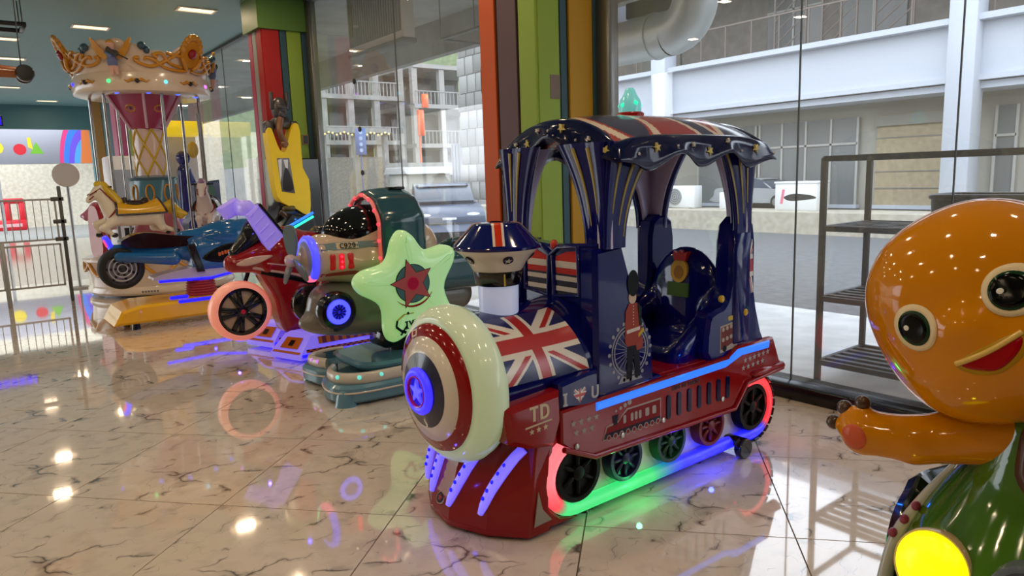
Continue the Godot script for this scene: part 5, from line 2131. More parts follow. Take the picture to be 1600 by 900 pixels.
		for q in fing:
			var d: Vector3 = (q + off - root).normalized()
			b = MB.new()
			b.ball(q + off + d * 0.004, Vector3.ONE * 0.0175, 14, 10)
			P(am, "claw", b.done(), brown)
		b = MB.new()
		b.col(C(196, 92, 66))
		onto(b, arm, 0.018, Transform3D(Basis.IDENTITY, (W.call(-0.738, 0.798, -1.3) if s == 0 else W.call(-0.06, 0.85, -1.3))), ngon(24, 0.029), 0.0015)
		P(am, "palm_pad", b.done(), prt)
	# lamp with cream rim, and blue ringed boss
	var lx := Transform3D(Basis.from_euler(Vector3(-0.22, -0.14, 0)), W.call(-0.556, 0.566, -1.515))
	b = MB.new()
	b.use(lx * Transform3D(Basis.from_euler(Vector3(PI / 2, 0, 0)), Vector3.ZERO)).lathe([Vector2(0.076, -0.035), Vector2(0.081, 0.0), Vector2(0.078, 0.01), Vector2(0.073, 0.008)], 40)
	P(o, "lamp_rim", b.done(), gloss("rim_cream", C(190, 166, 132), 0.2))
	b = MB.new()
	b.use(lx * Transform3D(Basis.from_euler(Vector3(PI / 2, 0, 0)), Vector3.ZERO)).lathe([Vector2(0.076, -0.02), Vector2(0.075, 0.008), Vector2(0.06, 0.024), Vector2(0.03, 0.033), Vector2(0, 0.035)], 40, 80.0)
	P(o, "lamp_lens", b.done(), E("lamp_yellow", C(255, 236, 0), 1.35, C(200, 190, 20)))
	lamp(o, lx * Vector3(0, 0, 0.08), C(255, 236, 20), 0.02)
	var bx := Transform3D(Basis.from_euler(Vector3(-0.1, 0.1, 0)), W.call(-0.378, 0.585, -1.485))
	for q in [[0.07, -0.05, 0.012, C(96, 104, 116)], [0.058, 0.0, 0.022, C(60, 66, 78)], [0.046, 0.0, 0.03, C(186, 142, 110)]]:
		b = MB.new()
		b.col(q[3]).use(bx * Transform3D(Basis.from_euler(Vector3(PI / 2, 0, 0)), Vector3.ZERO)).lathe([Vector2(q[0], q[1]), Vector2(q[0], q[2] - 0.004), Vector2(q[0] - 0.006, q[2]), Vector2(0, q[2])], 32)
		P(o, "boss_ring", b.done(), prt)
	# black side wings (mudguards) with a flowered edge band
	for s in [-1.0, 1.0]:
		b = MB.new()
		var wing := smooth2(zy([-1.80 + 2.0, 0.60, -1.71 + 2.0, 0.5, -1.66 + 2.0, 0.2, -1.7 + 2.0, 0.06, -2.6 + 2.0, 0.06, -2.7 + 2.0, 0.3, -2.4 + 2.0, 0.5, -1.9 + 2.0, 0.62]), 4)
		b.use(side_x(-0.40 + 0.45 + s * 0.315 - 0.03)).extr(wing, 0.0, 0.06, 0.025)
		P(o, "side_wing", b.done(), blk)
		b = MB.new()
		var band := []
		for q in [Vector3(0.19, 0.72, -1.72), Vector3(0.24, 0.64, -1.69), Vector3(0.285, 0.54, -1.65), Vector3(0.3, 0.42, -1.62)]:
			band.append(Vector3(-0.40 + 0.45 + s * q.x, q.y, q.z + 2.0))
		b.tube(smooth3(band, 5), 0.016, 10)
		P(o, "edge_band", b.done(), gloss("band_grey", C(176, 178, 168), 0.2))
		for k in 3:
			b = MB.new()
			b.at(Vector3(0.05 + s * (0.29 - k * 0.018), 0.55 + k * 0.035, 0.365 - k * 0.014)).ball(Vector3.ZERO, Vector3(0.01, 0.011, 0.014), 10, 8)
			P(o, "flower_print", b.done(), M("flower_pink", C(140, 50, 84), 0.3))
	b = MB.new()
	b.at(Vector3(0.07, 0.0, -0.15)).extr(rrect(0.66, 1.0, 0.2), 0.0, 0.02)
	b = MB.new()
	b.at(Vector3(0.07, 0.02, -0.1), Vector3(-PI / 2, 0, 0)).extr(rrect(0.6, 1.05, 0.18, Vector2.ZERO, 6), -0.02, 0.14, 0.02)
	P(o, "base", b.done(), gloss("base_brown", C(70, 58, 50), 0.3))
	b = MB.new()
	b.box(Vector3(-0.2, 0.62, -0.28), Vector3(0.22, 0.04, 0.22), 0.015)
	P(o, "rear_step", b.done(), M("step_grey", C(96, 86, 78), 0.4))
	b = MB.new()
	b.tube(smooth3([Vector3(-0.12, 0.86, 0.0), Vector3(-0.12, 0.98, -0.06), Vector3(0.22, 0.98, -0.06), Vector3(0.22, 0.86, 0.0)], 5), 0.015, 8)
	P(o, "handlebar", b.done(), blk)
# ---------------------------------------------------------------- the plane ride
func plane_ride() -> void:
	var o := thing("plane_ride", "beige and teal kiddie plane ride with propeller, black canopy and glowing green star", "kiddie ride", Vector3(-4.4, 0, -2.3))
	var beige := gloss("plane_beige", C(196, 172, 150), 0.14)
	var teal := gloss("plane_teal", C(40, 78, 90), 0.16)
	var grey := gloss("plane_grey", C(112, 106, 100), 0.25)
	var blk := gloss("gloss_black", C(14, 14, 16), 0.15)
	var prt := vcol(0.25)
	var b: MB
	# fuselage: round sections along z
	var fus := [["cap", Vector3(0, 0.915, 0.45), Vector3(0, 0.91, 0.15), 0.155, 0.2], ["cap", Vector3(0, 0.91, 0.15), Vector3(0, 0.93, -0.2), 0.2, 0.2], ["ell", Vector3(0, 0.98, 0.0), Vector3(0.2, 0.19, 0.28)], ["ell", Vector3(0.1, 0.88, 0.12), Vector3(0.13, 0.06, 0.26)]]
	P(o, "fuselage", blob(fus, 0.011, 0.05), beige)
	# bands and marks on the flank
	var fx := Transform3D(Basis(Vector3(0, 0, -1), Vector3(0, 1, 0), Vector3(1, 0, 0)), Vector3(0.6, 0.93, 0.25))
	b = MB.new()
	b.col(C(112, 132, 138))
	onto(b, fus, 0.05, fx, pv([-0.26, 0.04, -0.26, 0.085, -0.1, 0.088, 0.1, 0.085, 0.3, 0.075, 0.3, 0.035, 0.1, 0.042, -0.1, 0.042]), 0.002, 8)
	P(o, "blue_band", b.done(), prt)
	b = MB.new()
	b.col(C(206, 190, 160))
	onto(b, fus, 0.05, fx, pv([-0.16, 0.046, -0.02, 0.046, -0.02, 0.084, -0.16, 0.084]), 0.003, 6)
	P(o, "number_plate", b.done(), prt)
	b = MB.new()
	b.col(C(150, 66, 58))
	onto(b, fus, 0.05, fx, pv([-0.26, -0.13, -0.1, -0.128, 0.1, -0.128, 0.26, -0.13, 0.26, -0.108, 0.1, -0.1, -0.1, -0.1, -0.26, -0.108]), 0.002, 6)
	P(o, "red_band", b.done(), prt)
	var tp := drop(fus, 0.05, fx, Vector2(-0.09, 0.065), 0.009)
	text(o, "lettering", "C929", 0.034, M("print_black", C(16, 16, 18), 0.4), Transform3D(fx.basis * Basis.from_euler(Vector3(-0.42, -0.14, 0)), tp), 0.003)
	for i in 3:
		b = MB.new()
		onto(b, fus, 0.05, fx, rrect(0.036, 0.105, 0.014, Vector2(-0.195 + i * 0.056, -0.035), 4), 0.005, 4)
		var gp := P(o, "red_window", b.done(), E("red_window_glow", C(220, 10, 20), 0.25, C(110, 8, 10)) if i != 1 else E("red_window_lit", C(255, 20, 40), 0.6, C(140, 10, 14)))
		if i == 1:
			for k in 3:
				b = MB.new()
				b.ball(drop(fus, 0.05, fx, Vector2(-0.139, -0.07 + k * 0.034), 0.006), Vector3.ONE * 0.009, 8, 6)
				P(gp, "led", b.done(), E("red_led", C(255, 40, 70), 2.0, C(200, 30, 40)))
	# nose ring, propeller
	b = MB.new()
	var nz := Transform3D(Basis(Vector3(1, 0, 0), Vector3(0, 0, 1), Vector3(0, -1, 0)), Vector3(0, 0.915, 0))
	var img := Image.create(64, 4, false, Image.FORMAT_RGB8)
	for x in 64:
		var t := fmod(x / 64.0 + 0.12, 1.0)
		var c := C(30, 40, 255)
		if t > 0.02 and t < 0.2:
			c = C(255, 90, 130)
		elif t > 0.84:
			c = C(120, 240, 150)
		for y in 4:
			img.set_pixel(x, y, c)
	var nm := E("nose_light", Color.WHITE, 1.3, C(120, 120, 150))
	nm.emission_operator = BaseMaterial3D.EMISSION_OP_MULTIPLY
	nm.emission_texture = ImageTexture.create_from_image(img)
	b.use(nz).lathe([Vector2(0.152, 0.53), Vector2(0.15, 0.556), Vector2(0.136, 0.568), Vector2(0.112, 0.566)], 48, 80.0)
	P(o, "nose_ring", b.done(), nm)
	b = MB.new()
	b.use(nz).lathe([Vector2(0.118, 0.565), Vector2(0.09, 0.58), Vector2(0, 0.585)], 40, 80.0)
	P(o, "nose_plate", b.done(), M("nose_lilac", C(150, 150, 190), 0.3))
	b = MB.new()
	b.use(nz).lathe([Vector2(0.03, 0.57), Vector2(0.03, 0.63), Vector2(0.04, 0.64), Vector2(0.04, 0.67), Vector2(0.03, 0.69), Vector2(0, 0.7)], 24, 60.0)
	P(o, "spinner", b.done(), beige)
	for i in 3:
		b = MB.new()
		var a := i * TAUF / 3.0 + 0.15
		var bs := Basis.from_euler(Vector3(0, 0, a)) * Basis.from_euler(Vector3(0, 0.35, 0))
		b.use(Transform3D(bs, Vector3(0, 0.915, 0.645))).extr(smooth2(pv([-0.022, 0.02, 0.022, 0.02, 0.058, 0.09, 0.06, 0.18, 0.03, 0.222, -0.03, 0.222, -0.058, 0.18, -0.053, 0.09]), 4), -0.009, 0.009, 0.006)
		P(o, "propeller_blade", b.done(), gloss("blade_grey", C(92, 112, 118), 0.25))
	# canopy and its cream frame
	b = MB.new()
	b.ball(Vector3(0, 1.05, 0.14), Vector3(0.16, 0.195, 0.3), 36, 22)
	P(o, "canopy", b.done(), gloss("canopy_black", C(16, 13, 13), 0.06))
	b = MB.new()
	var arch := []
	for i in 17:
		var a := PI * (i / 16.0)
		arch.append(Vector3(0.185 * cos(a), 1.0 + 0.235 * sin(a), 0.03 - 0.12 * absf(cos(a))))
	b.tube(arch, 0.036, 10, false, true, Vector2(1.0, 1.0))
	P(o, "canopy_frame", b.done(), beige)
	# ribbed teal hood
	b = MB.new()
	var rows := []
	for k in [[0.12, 0.86], [0.135, 0.97], [0.11, 1.0], [0.0, 1.03], [-0.1, 1.03], [-0.17, 0.98], [-0.2, 0.9], [-0.2, 0.3]]:
		var row := PackedVector3Array()
		for i in 41:
			var t := i / 40.0
			var p := hood_pt(t)
			p = Vector2(0, 1.02) + (p - Vector2(0, 1.02)) * (Vector2(k[1], k[1]) if p.y > 1.02 else Vector2(k[1], 1.0))
			row.append(Vector3(p.x, p.y, k[0]))
		rows.append(row)
	rows.reverse()
	b.grid(rows, false, false)
	P(o, "hood", b.done(), teal)
	b = MB.new()
	var face := PackedVector2Array()
	for i in 41:
		var p := hood_pt(i / 40.0)
		face.append(Vector2(p.x * 0.94, 1.02 + (p.y - 1.02) * 0.94))
	for i in 40:
		b.tri(Vector3(0, 1.02, 0.115), Vector3(face[i + 1].x, face[i + 1].y, 0.115), Vector3(face[i].x, face[i].y, 0.115))
	b.box(Vector3(0, 0.98, 0.0), Vector3(0.4, 0.4, 0.16), 0.03)
	P(o, "seat_back", b.done(), teal)
	b = MB.new()
	b.box(Vector3(0.04, 1.345, -0.09), Vector3(0.07, 0.02, 0.12), 0.006)
	P(o, "hood_vent", b.done(), blk)
	var strip := []
	for i in 41:
		var t := lerpf(0.14, 0.97, i / 40.0)
		var p := hood_pt(t)
		strip.append(Vector3(p.x * 0.9, 1.02 + (p.y - 1.02) * 0.9, 0.145))
	b = MB.new()
	b.tube(strip, 0.013, 8)
	var sp := P(o, "hood_strip", b.done(), E("hood_strip_glow", C(255, 70, 80), 0.3, C(200, 130, 120)))
	for i in range(2, 40, 4):
		b = MB.new()
		b.ball(strip[i] + Vector3(0, 0, 0.006), Vector3(0.016, 0.014, 0.012), 8, 6)
		P(sp, "led", b.done(), E("hood_led", C(255, 60, 80), 1.6, C(220, 60, 70)))
	b = MB.new()
	b.col(C(120, 26, 34)).box(Vector3(0.252, 1.1, -0.06), Vector3(0.006, 0.13, 0.035), 0.0)
	b.col(C(20, 20, 24)).box(Vector3(0.253, 1.02, -0.06), Vector3(0.006, 0.05, 0.03), 0.0)
	P(o, "warning_print", b.done(), prt)
	# rear tub and grey keel
	var tub := [["box", Vector3(0, 0.76, -0.36), Vector3(0.26, 0.15, 0.42), 0.1], ["ell", Vector3(0, 0.9, -0.66), Vector3(0.24, 0.07, 0.14)], ["-box", Vector3(0, 0.95, -0.4), Vector3(0.17, 0.14, 0.24), 0.06]]
	P(o, "tub", blob(tub, 0.014, 0.04), teal)
	var keel := [["cap", Vector3(0, 0.6, 0.42), Vector3(0, 0.56, -0.55), 0.15, 0.14], ["ell", Vector3(0, 0.5, 0.12), Vector3(0.2, 0.13, 0.52)]]
	P(o, "keel", blob(keel, 0.014, 0.06), grey)
	b = MB.new()
	b.tube([Vector3(0, 0.2, -0.1), Vector3(0, 0.5, -0.1)], 0.1, 20)
	b.box(Vector3(0, 0.33, -0.15), Vector3(0.24, 0.14, 0.5), 0.02)
	P(o, "mount", b.done(), blk)
	# wheels with lit hubs
	for s in [1.0, -1.0]:
		b = MB.new()
		var wb := Transform3D(Basis.from_euler(Vector3(0, 0, -PI / 2 * s)), Vector3(s * 0.2, 0.59, 0.47))
		b.use(wb).lathe([Vector2(0, -0.03), Vector2(0.11, -0.03), Vector2(0.128, -0.015), Vector2(0.128, 0.03), Vector2(0.112, 0.05), Vector2(0.085, 0.052), Vector2(0.08, 0.04), Vector2(0, 0.04)], 40)
		var w := P(o, "wheel", b.done(), blk)
		b = MB.new()
		b.use(wb).lathe([Vector2(0.08, 0.04), Vector2(0.078, 0.052), Vector2(0.05, 0.056), Vector2(0.046, 0.048)], 36)
		P(w, "lit_rim", b.done(), E("rim_glow", C(50, 60, 255), 1.3, C(140, 140, 200)))
		b = MB.new()
		b.use(wb).lathe([Vector2(0.047, 0.047), Vector2(0, 0.05)], 24)
		P(w, "hub", b.done(), E("hub_blue", C(20, 30, 220), 0.7, C(30, 30, 90)))
		b = MB.new()
		for i in 12:
			b.use(wb * Transform3D(Basis.from_euler(Vector3(0, TAUF * i / 12, 0)), Vector3.ZERO)).box(Vector3(0, 0.053, 0.03), Vector3(0.006, 0.006, 0.036))
		P(w, "spokes", b.done(), blk)
		b = MB.new()
		b.tube([Vector3(s * 0.05, 0.62, 0.42), Vector3(s * 0.2, 0.59, 0.47)], 0.03, 8)
		P(o, "axle", b.done(), grey)
	star_panel(o, prt)
	plane_base(o, teal)
	lamp(o, Vector3(0.1, 0.93, 0.72), C(60, 60, 255), 0.02)

func hood_pt(t: float) -> Vector2:
	# arch outline from lower left over the top to lower right, with four scallops
	var w := 0.255
	if t < 0.2:
		return Vector2(-w, lerpf(0.78, 1.08, t / 0.2))
	if t > 0.8:
		return Vector2(w, lerpf(1.08, 0.78, (t - 0.8) / 0.2))
	var a := PI - PI * (t - 0.2) / 0.6
	var r := 1.0 + 0.045 * absf(sin((t - 0.2) / 0.6 * PI * 5.0))
	return Vector2(cos(a) * w * r, 1.08 + sin(a) * 0.25 * r)

func star_panel(o: Node, prt: Material) -> void:
	# puffy five-pointed panel facing +x
	var c := Vector2(-0.04, 0.735)
	var tips := [Vector2(-0.085, 1.085), Vector2(0.30, 0.93), Vector2(0.265, 0.41), Vector2(-0.195, 0.375), Vector2(-0.43, 0.785)]
	var order := [0, 4, 3, 2, 1]
	var poly := PackedVector2Array()
	for k in 5:
		var t: Vector2 = tips[order[k]]
		var t2: Vector2 = tips[order[(k + 1) % 5]]
		var d := (t - c).normalized()
		var nn := Vector2(-d.y, d.x)
		poly.append(t - d * 0.05 - nn * 0.07)
		poly.append(t)
		poly.append(t - d * 0.05 + nn * 0.07)
		poly.append(c + ((t + t2) / 2 - c) * 0.78)
	var out := smooth2(poly, 5)
	var S := side_x(0.40)
	var b := MB.new()
	b.use(S)
	var rows := []
	for q in [[0.0, 0.06], [0.0, 0.02], [0.008, 0.002], [0.02, -0.012], [0.04, -0.026], [0.065, -0.032], [0.085, -0.034]]:
		var ring := MB.inset(out, q[0]) if q[0] > 0 else out
		var row := PackedVector3Array()
		for p in ring:
			row.append(Vector3(p.x, p.y, 0.03 - q[1]))
		rows.append(row)
	var last: PackedVector3Array = rows[rows.size() - 1]
	for f in [0.66, 0.33, 0.02]:
		var row := PackedVector3Array()
		for p in last:
			row.append(Vector3(lerpf(c.x, p.x, f), lerpf(c.y, p.y, f), p.z + 0.004 * (1.0 - f)))
		rows.append(row)
	b.grid(rows, true)
	P(o, "star_panel", b.done(), E("star_glow", C(120, 235, 120), 0.33, C(206, 214, 190), 0.15))
	var z := 0.466
	b = MB.new()
	b.use(side_x(z))
	b.col(C(20, 24, 26)).extr(ngon(36, 0.125, Vector2(-0.055, 0.745)), 0.0, 0.003)
	b.col(C(74, 116, 118)).extr(ngon(36, 0.12, Vector2(-0.055, 0.745)), 0.0, 0.004)
	b.col(C(60, 30, 34)).extr(star2(0.164, Vector2(-0.055, 0.745), 0.46, 0.25), 0.0, 0.005)
	b.col(C(178, 92, 92)).extr(star2(0.156, Vector2(-0.055, 0.745), 0.46, 0.25), 0.0, 0.006)
	b.col(C(206, 60, 90)).extr(ngon(26, 0.046, Vector2(-0.055, 0.745)), 0.0, 0.007)
	b.col(C(178, 32, 64)).extr(ngon(26, 0.038, Vector2(-0.055, 0.745)), 0.0, 0.008)
	var sw := PackedVector2Array()
	for i in 13:
		var a := deg_to_rad(lerpf(-138, -28, i / 12.0))
		sw.append(Vector2(-0.055, 0.75) + Vector2(cos(a), sin(a)) * 0.158)
	for i in range(12, -1, -1):
		var a := deg_to_rad(lerpf(-138, -28, i / 12.0))
		sw.append(Vector2(-0.055, 0.75) + Vector2(cos(a), sin(a)) * (0.158 - 0.012 * sin(PI * i / 12.0) - 0.001))
	b.col(C(150, 40, 34)).extr(sw, 0.0, 0.004)
	# swoosh initial
	var s2 := [Vector2(-0.06, 0.555), Vector2(-0.13, 0.552), Vector2(-0.18, 0.52), Vector2(-0.19, 0.48), Vector2(-0.155, 0.45), Vector2(-0.12, 0.435)]
	for i in s2.size() - 1:
		var d: Vector2 = (s2[i + 1] - s2[i]).normalized()
		var nn := Vector2(-d.y, d.x) * (0.003 + 0.0016 * i)
		b.col(C(170, 170, 60) if i < 2 else C(16, 30, 22)).extr(PackedVector2Array([s2[i] + nn, s2[i] - nn, s2[i + 1] - nn, s2[i + 1] + nn]), 0.0, 0.003)
	b.col(C(16, 30, 22)).extr(ngon(10, 0.009, Vector2(-0.1, 0.557)), 0.0, 0.003)
	b.extr(pv([-0.165, 0.425, -0.155, 0.42, -0.11, 0.475, -0.12, 0.478]), 0.0, 0.003)
	P(o, "star_print", b.done(), prt)
	text(o, "lettering", "IYIHAO", 0.052, M("print_black", C(16, 16, 18), 0.4), Transform3D(Basis(Vector3(0, 0.06, -1).normalized(), Vector3(0, 1, 0.06).normalized(), Vector3(1, 0, 0)), Vector3(z + 0.001, 0.487, -0.0)), 0.003)
	b = MB.new()
	b.box(Vector3(0.38, 0.9, -0.29), Vector3(0.05, 0.05, 0.08), 0.008)
	P(o, "star_bracket", b.done(), gloss("plane_teal", C(40, 78, 90), 0.16))
	b = MB.new()
	b.at(Vector3(0.408, 0.9, -0.29), Vector3(0, 0, -PI / 2)).lathe([Vector2(0.016, 0), Vector2(0.016, 0.006), Vector2(0, 0.006)], 12)
	P(o, "brass_bolt", b.done(), M("brass", C(190, 150, 60), 0.3, 0.9))

func plane_base(o: Node, _teal: Material) -> void:
	var teal := gloss("base_teal", C(92, 136, 158), 0.25)
	var flat := Basis.from_euler(Vector3(-PI / 2, 0, 0))   # outline (x, -z), thickness along y
	var plan := smooth2(pv([-0.42, -0.48, -0.2, -0.47, -0.1, -0.42, -0.06, -0.44, 0.02, -0.52, 0.24, -0.56, 0.38, -0.46, 0.42, -0.1, 0.42, 0.5, 0.3, 0.68, -0.3, 0.68, -0.46, 0.5, -0.47, -0.3]), 5)
	var b := MB.new()
	b.use(Transform3D(flat, Vector3(0, 0.015, 0))).extr(plan, 0.0, 0.115, 0.018)
	P(o, "base_skirt", b.done(), teal)
	b = MB.new()
	b.use(Transform3D(flat, Vector3(0, 0.13, 0))).extr(MB.inset(plan, 0.055), -0.01, 0.055, 0.02)
	P(o, "base_step", b.done(), teal)
	b = MB.new()
	b.use(Transform3D(flat, Vector3(0, 0.18, 0))).extr(smooth2(pv([-0.26, -0.28, 0.0, -0.34, 0.26, -0.28, 0.32, 0.1, 0.28, 0.52, -0.28, 0.52, -0.32, 0.1]), 5), -0.01, 0.045, 0.02)
	P(o, "base_top", b.done(), teal)
	# white lit inlays round the front corners
	for q in [[pv([-0.43, -0.16, -0.44, -0.3, -0.38, -0.43, -0.24, -0.43, -0.16, -0.4]), 0.16], [pv([0.0, -0.43, 0.1, -0.495, 0.24, -0.5, 0.345, -0.4, 0.375, -0.2, 0.375, 0.1]), 0.16]]:
		b = MB.new()
		var pts := []
		for p in smooth2(q[0], 4, false):
			pts.append(Vector3(p.x, q[1], -p.y))
		b.tube(pts, 0.042, 10, false, true, Vector2(1, 0.6), Vector3(0, -1, 0))
		var inl := P(o, "white_inlay", b.done(), gloss("inlay_white", C(206, 196, 184), 0.2))
		for i in 3:
			b = MB.new()
			var p: Vector3 = pts[int(pts.size() * (0.42 + 0.17 * i))]
			b.ball(p + Vector3(0.018, 0.016, 0.016), Vector3.ONE * 0.014, 10, 8)
			P(inl, "led", b.done(), E("inlay_led%d" % int(q[0][0].x < -0.2), C(60, 220, 200) if q[0][0].x > -0.2 else C(210, 110, 230), 0.9, C(160, 160, 180)))
	b = MB.new()
	var line := []
	for p in plan:
		line.append(Vector3(p.x, 0.085, -p.y) * Vector3(1.003, 1, 1.003))
	b.tube(line, 0.007, 6, true)
	P(o, "pin_stripe", b.done(), gloss("inlay_white", C(206, 196, 184), 0.2))
	for p in [Vector3(0.31, 0.0, 0.49), Vector3(-0.43, 0, 0.4), Vector3(0.4, 0.0, -0.5)]:
		b = MB.new()
		b.at(p).lathe([Vector2(0.075, 0), Vector2(0.07, 0.015), Vector2(0.058, 0.07), Vector2(0.045, 0.1), Vector2(0.02, 0.118), Vector2(0, 0.122)], 24, 60.0)
		P(o, "base_foot", b.done(), teal)
	b = MB.new()
	b.use(Transform3D(Basis.from_euler(Vector3(0, 0.25, 0)), Vector3(0.28, 0.228, -0.1))).box(Vector3.ZERO, Vector3(0.014, 0.006, 0.3))
	P(o, "red_mark", b.done(), M("mark_red", C(120, 34, 30), 0.4))
# ---------------------------------------------------------------- motorbikes
func tyre_wheel(parent: Node, c: Vector3, r: float, wd: float, tyre: Material, rim: Material, hubm: Material, spokes: int, called := "wheel") -> void:
	# wheel turning about x, with a dished spoked face on +x
	var wb := Transform3D(Basis.from_euler(Vector3(0, 0, -PI / 2)), c)
	var b := MB.new()
	b.use(wb).lathe([Vector2(r * 0.78, -wd * 0.5), Vector2(r * 0.9, -wd * 0.52), Vector2(r * 0.985, -wd * 0.3), Vector2(r, 0), Vector2(r * 0.985, wd * 0.3), Vector2(r * 0.9, wd * 0.52), Vector2(r * 0.78, wd * 0.5), Vector2(r * 0.78, -wd * 0.5)], 48, 70.0)
	var w := P(parent, called, b.done(), tyre)
	b = MB.new()
	b.use(wb).lathe([Vector2(r * 0.8, -wd * 0.4), Vector2(r * 0.8, wd * 0.5), Vector2(r * 0.7, wd * 0.52), Vector2(r * 0.66, wd * 0.3), Vector2(r * 0.66, -wd * 0.3), Vector2(r * 0.8, -wd * 0.4)], 44, 40.0)
	for i in spokes:
		var a := TAUF * i / spokes
		for s in ([-0.2, 0.2] if spokes < 7 else [0.0]):
			b.use(wb * Transform3D(Basis.from_euler(Vector3(0, a + s, 0)), Vector3.ZERO)).box(Vector3(0, wd * 0.38, r * 0.4), Vector3(r * (0.16 if spokes < 7 else 0.1), wd * 0.14, r * 0.62), wd * 0.04)
	b.use(wb).lathe([Vector2(0, wd * 0.1), Vector2(r * 0.17, wd * 0.1), Vector2(r * 0.17, wd * 0.46), Vector2(r * 0.08, wd * 0.5), Vector2(0, wd * 0.5)], 24, 40.0)
	P(w, "rim", b.done(), rim)
	b = MB.new()
	b.use(wb).lathe([Vector2(0, -wd * 0.3), Vector2(r * 0.7, -wd * 0.3)], 36)
	P(w, "backing_disc", b.done(), hubm)
	b = MB.new()
	b.use(wb).lathe([Vector2(r * 0.7, wd * 0.3), Vector2(0, wd * 0.3)], 36)
	P(w, "backing_disc", b.done(), hubm)

func red_motorbike() -> void:
	var o := thing("red_motorbike_ride", "red kiddie motorbike ride with glowing pink tyre and violet light screens on lit base", "kiddie ride", Vector3(-5.75, 0, -2.3))
	var red := gloss("bike_red", C(146, 16, 24), 0.1)
	var blk := gloss("gloss_black", C(14, 14, 16), 0.15)
	var silver := gloss("bike_silver", C(176, 164, 160), 0.25)
	var prt := vcol(0.25)
	var glow := E("tyre_glow", C(255, 96, 84), 0.36, C(232, 200, 182), 0.3)
	tyre_wheel(o, Vector3(0, 0.41, 0.6), 0.24, 0.15, glow, blk, M("wheel_cream", C(206, 178, 152), 0.4), 5)
	tyre_wheel(o, Vector3(0, 0.38, -0.62), 0.22, 0.15, M("tyre", C(26, 26, 27), 0.7), blk, M("wheel_cream", C(206, 178, 152), 0.4), 5)
	var b := MB.new()
	b.use(Transform3D(Basis.from_euler(Vector3(0, 0, -PI / 2)), Vector3(0.072, 0.41, 0.6))).lathe([Vector2(0.02, 0), Vector2(0.018, 0.012), Vector2(0, 0.014)], 16)
	P(o, "hub_cap", b.done(), gloss("hub_red", C(200, 30, 60)))
	# fairing
	var fair := [["cap", Vector3(0, 0.79, 0.62), Vector3(0, 0.86, 0.2), 0.075, 0.19], ["cap", Vector3(0, 0.86, 0.25), Vector3(0, 0.8, -0.2), 0.18, 0.17], ["box", Vector3(0, 0.54, 0.13), Vector3(0.15, 0.33, 0.25), 0.08, Basis.from_euler(Vector3(0.3, 0, 0))], ["cap", Vector3(0, 0.72, -0.1), Vector3(0, 0.84, -0.8), 0.13, 0.09], ["-cap", Vector3(-0.3, 0.41, 0.6), Vector3(0.3, 0.41, 0.6), 0.262, 0.262]]
	P(o, "fairing", blob(fair, 0.012, 0.05), red)
	var fx := Transform3D(Basis(Vector3(0, 0, -1), Vector3(0, 1, 0), Vector3(1, 0, 0)), Vector3(0.6, 0, 0))
	b = MB.new()
	b.col(C(206, 178, 160))
	onto(b, fair, 0.05, fx, smooth2(pv([-0.62, 0.79, -0.52, 0.835, -0.4, 0.845, -0.36, 0.835, -0.46, 0.785, -0.56, 0.77]), 4), 0.002, 4)
	P(o, "headlamp", b.done(), gloss("lamp_cream", C(216, 186, 166), 0.15))
	b = MB.new()
	for q in [[C(196, 160, 156), 0.011, [Vector2(-0.5, 0.75), Vector2(-0.18, 0.67), Vector2(0.03, 0.59), Vector2(-0.045, 0.43), Vector2(-0.12, 0.3)]], [C(18, 13, 15), 0.02, [Vector2(-0.44, 0.715), Vector2(-0.18, 0.635), Vector2(-0.03, 0.575), Vector2(-0.085, 0.43)]], [C(196, 160, 156), 0.006, [Vector2(-0.4, 0.78), Vector2(-0.2, 0.745), Vector2(-0.04, 0.71)]]]:
		var pts := []
		for k in q[2].size() - 1:
			for n in 5:
				pts.append(drop(fair, 0.05, fx, (q[2][k] as Vector2).lerp(q[2][k + 1], n / 5.0), 0.0))
		b.col(q[0]).tube(pts, q[1], 8, false, true, Vector2(0.25, 1.0), Vector3(1, 0, 0))
	P(o, "arrow_print", b.done(), prt)
	# black nose screen, dash and mudguard
	var scr := [["cap", Vector3(0, 0.87, 0.6), Vector3(0, 1.04, 0.4), 0.05, 0.1], ["cap", Vector3(0, 1.04, 0.42), Vector3(0, 0.98, 0.3), 0.1, 0.08]]
	P(o, "nose_screen", blob(scr, 0.012, 0.04), blk)
	for s in [-0.095]:
		b = MB.new()
		b.tube([Vector3(s, 0.41, 0.6), Vector3(s, 0.85, 0.42)], 0.018, 8)
		P(o, "fork", b.done(), blk)
	# violet light screens: long right board, short left lobe, cross band
	var lit := E("screen_violet", C(96, 76, 240), 0.42, C(190, 176, 206), 0.3)
	b = MB.new()
	b.use(side_x(0.08)).extr(zy([0.53, 1.17, 0.43, 1.25, 0.235, 0.98, 0.23, 0.78, 0.345, 0.8]), 0.0, 0.07, 0.012)
	var rs := P(o, "light_screen", b.done(), lit)
	b = MB.new()
	for i in 6:
		var t := i / 5.0
		b.tube([Vector3(0.152, lerpf(1.15, 0.83, t), lerpf(0.51, 0.34, t)), Vector3(0.152, lerpf(1.225, 0.9, t), lerpf(0.435, 0.245, t))], 0.006, 6)
	P(rs, "screen_rib", b.done(), lit)
	b = MB.new()
	b.use(side_x(-0.2)).extr(zy([0.6, 1.13, 0.66, 1.22, 0.52, 1.3, 0.42, 1.2]), 0.0, 0.1, 0.012)
	P(o, "light_screen", b.done(), lit)
	b = MB.new()
	b.box(Vector3(-0.02, 1.22, 0.5), Vector3(0.3, 0.12, 0.1), 0.03)
	P(o, "screen_bridge", b.done(), lit)
	b = MB.new()
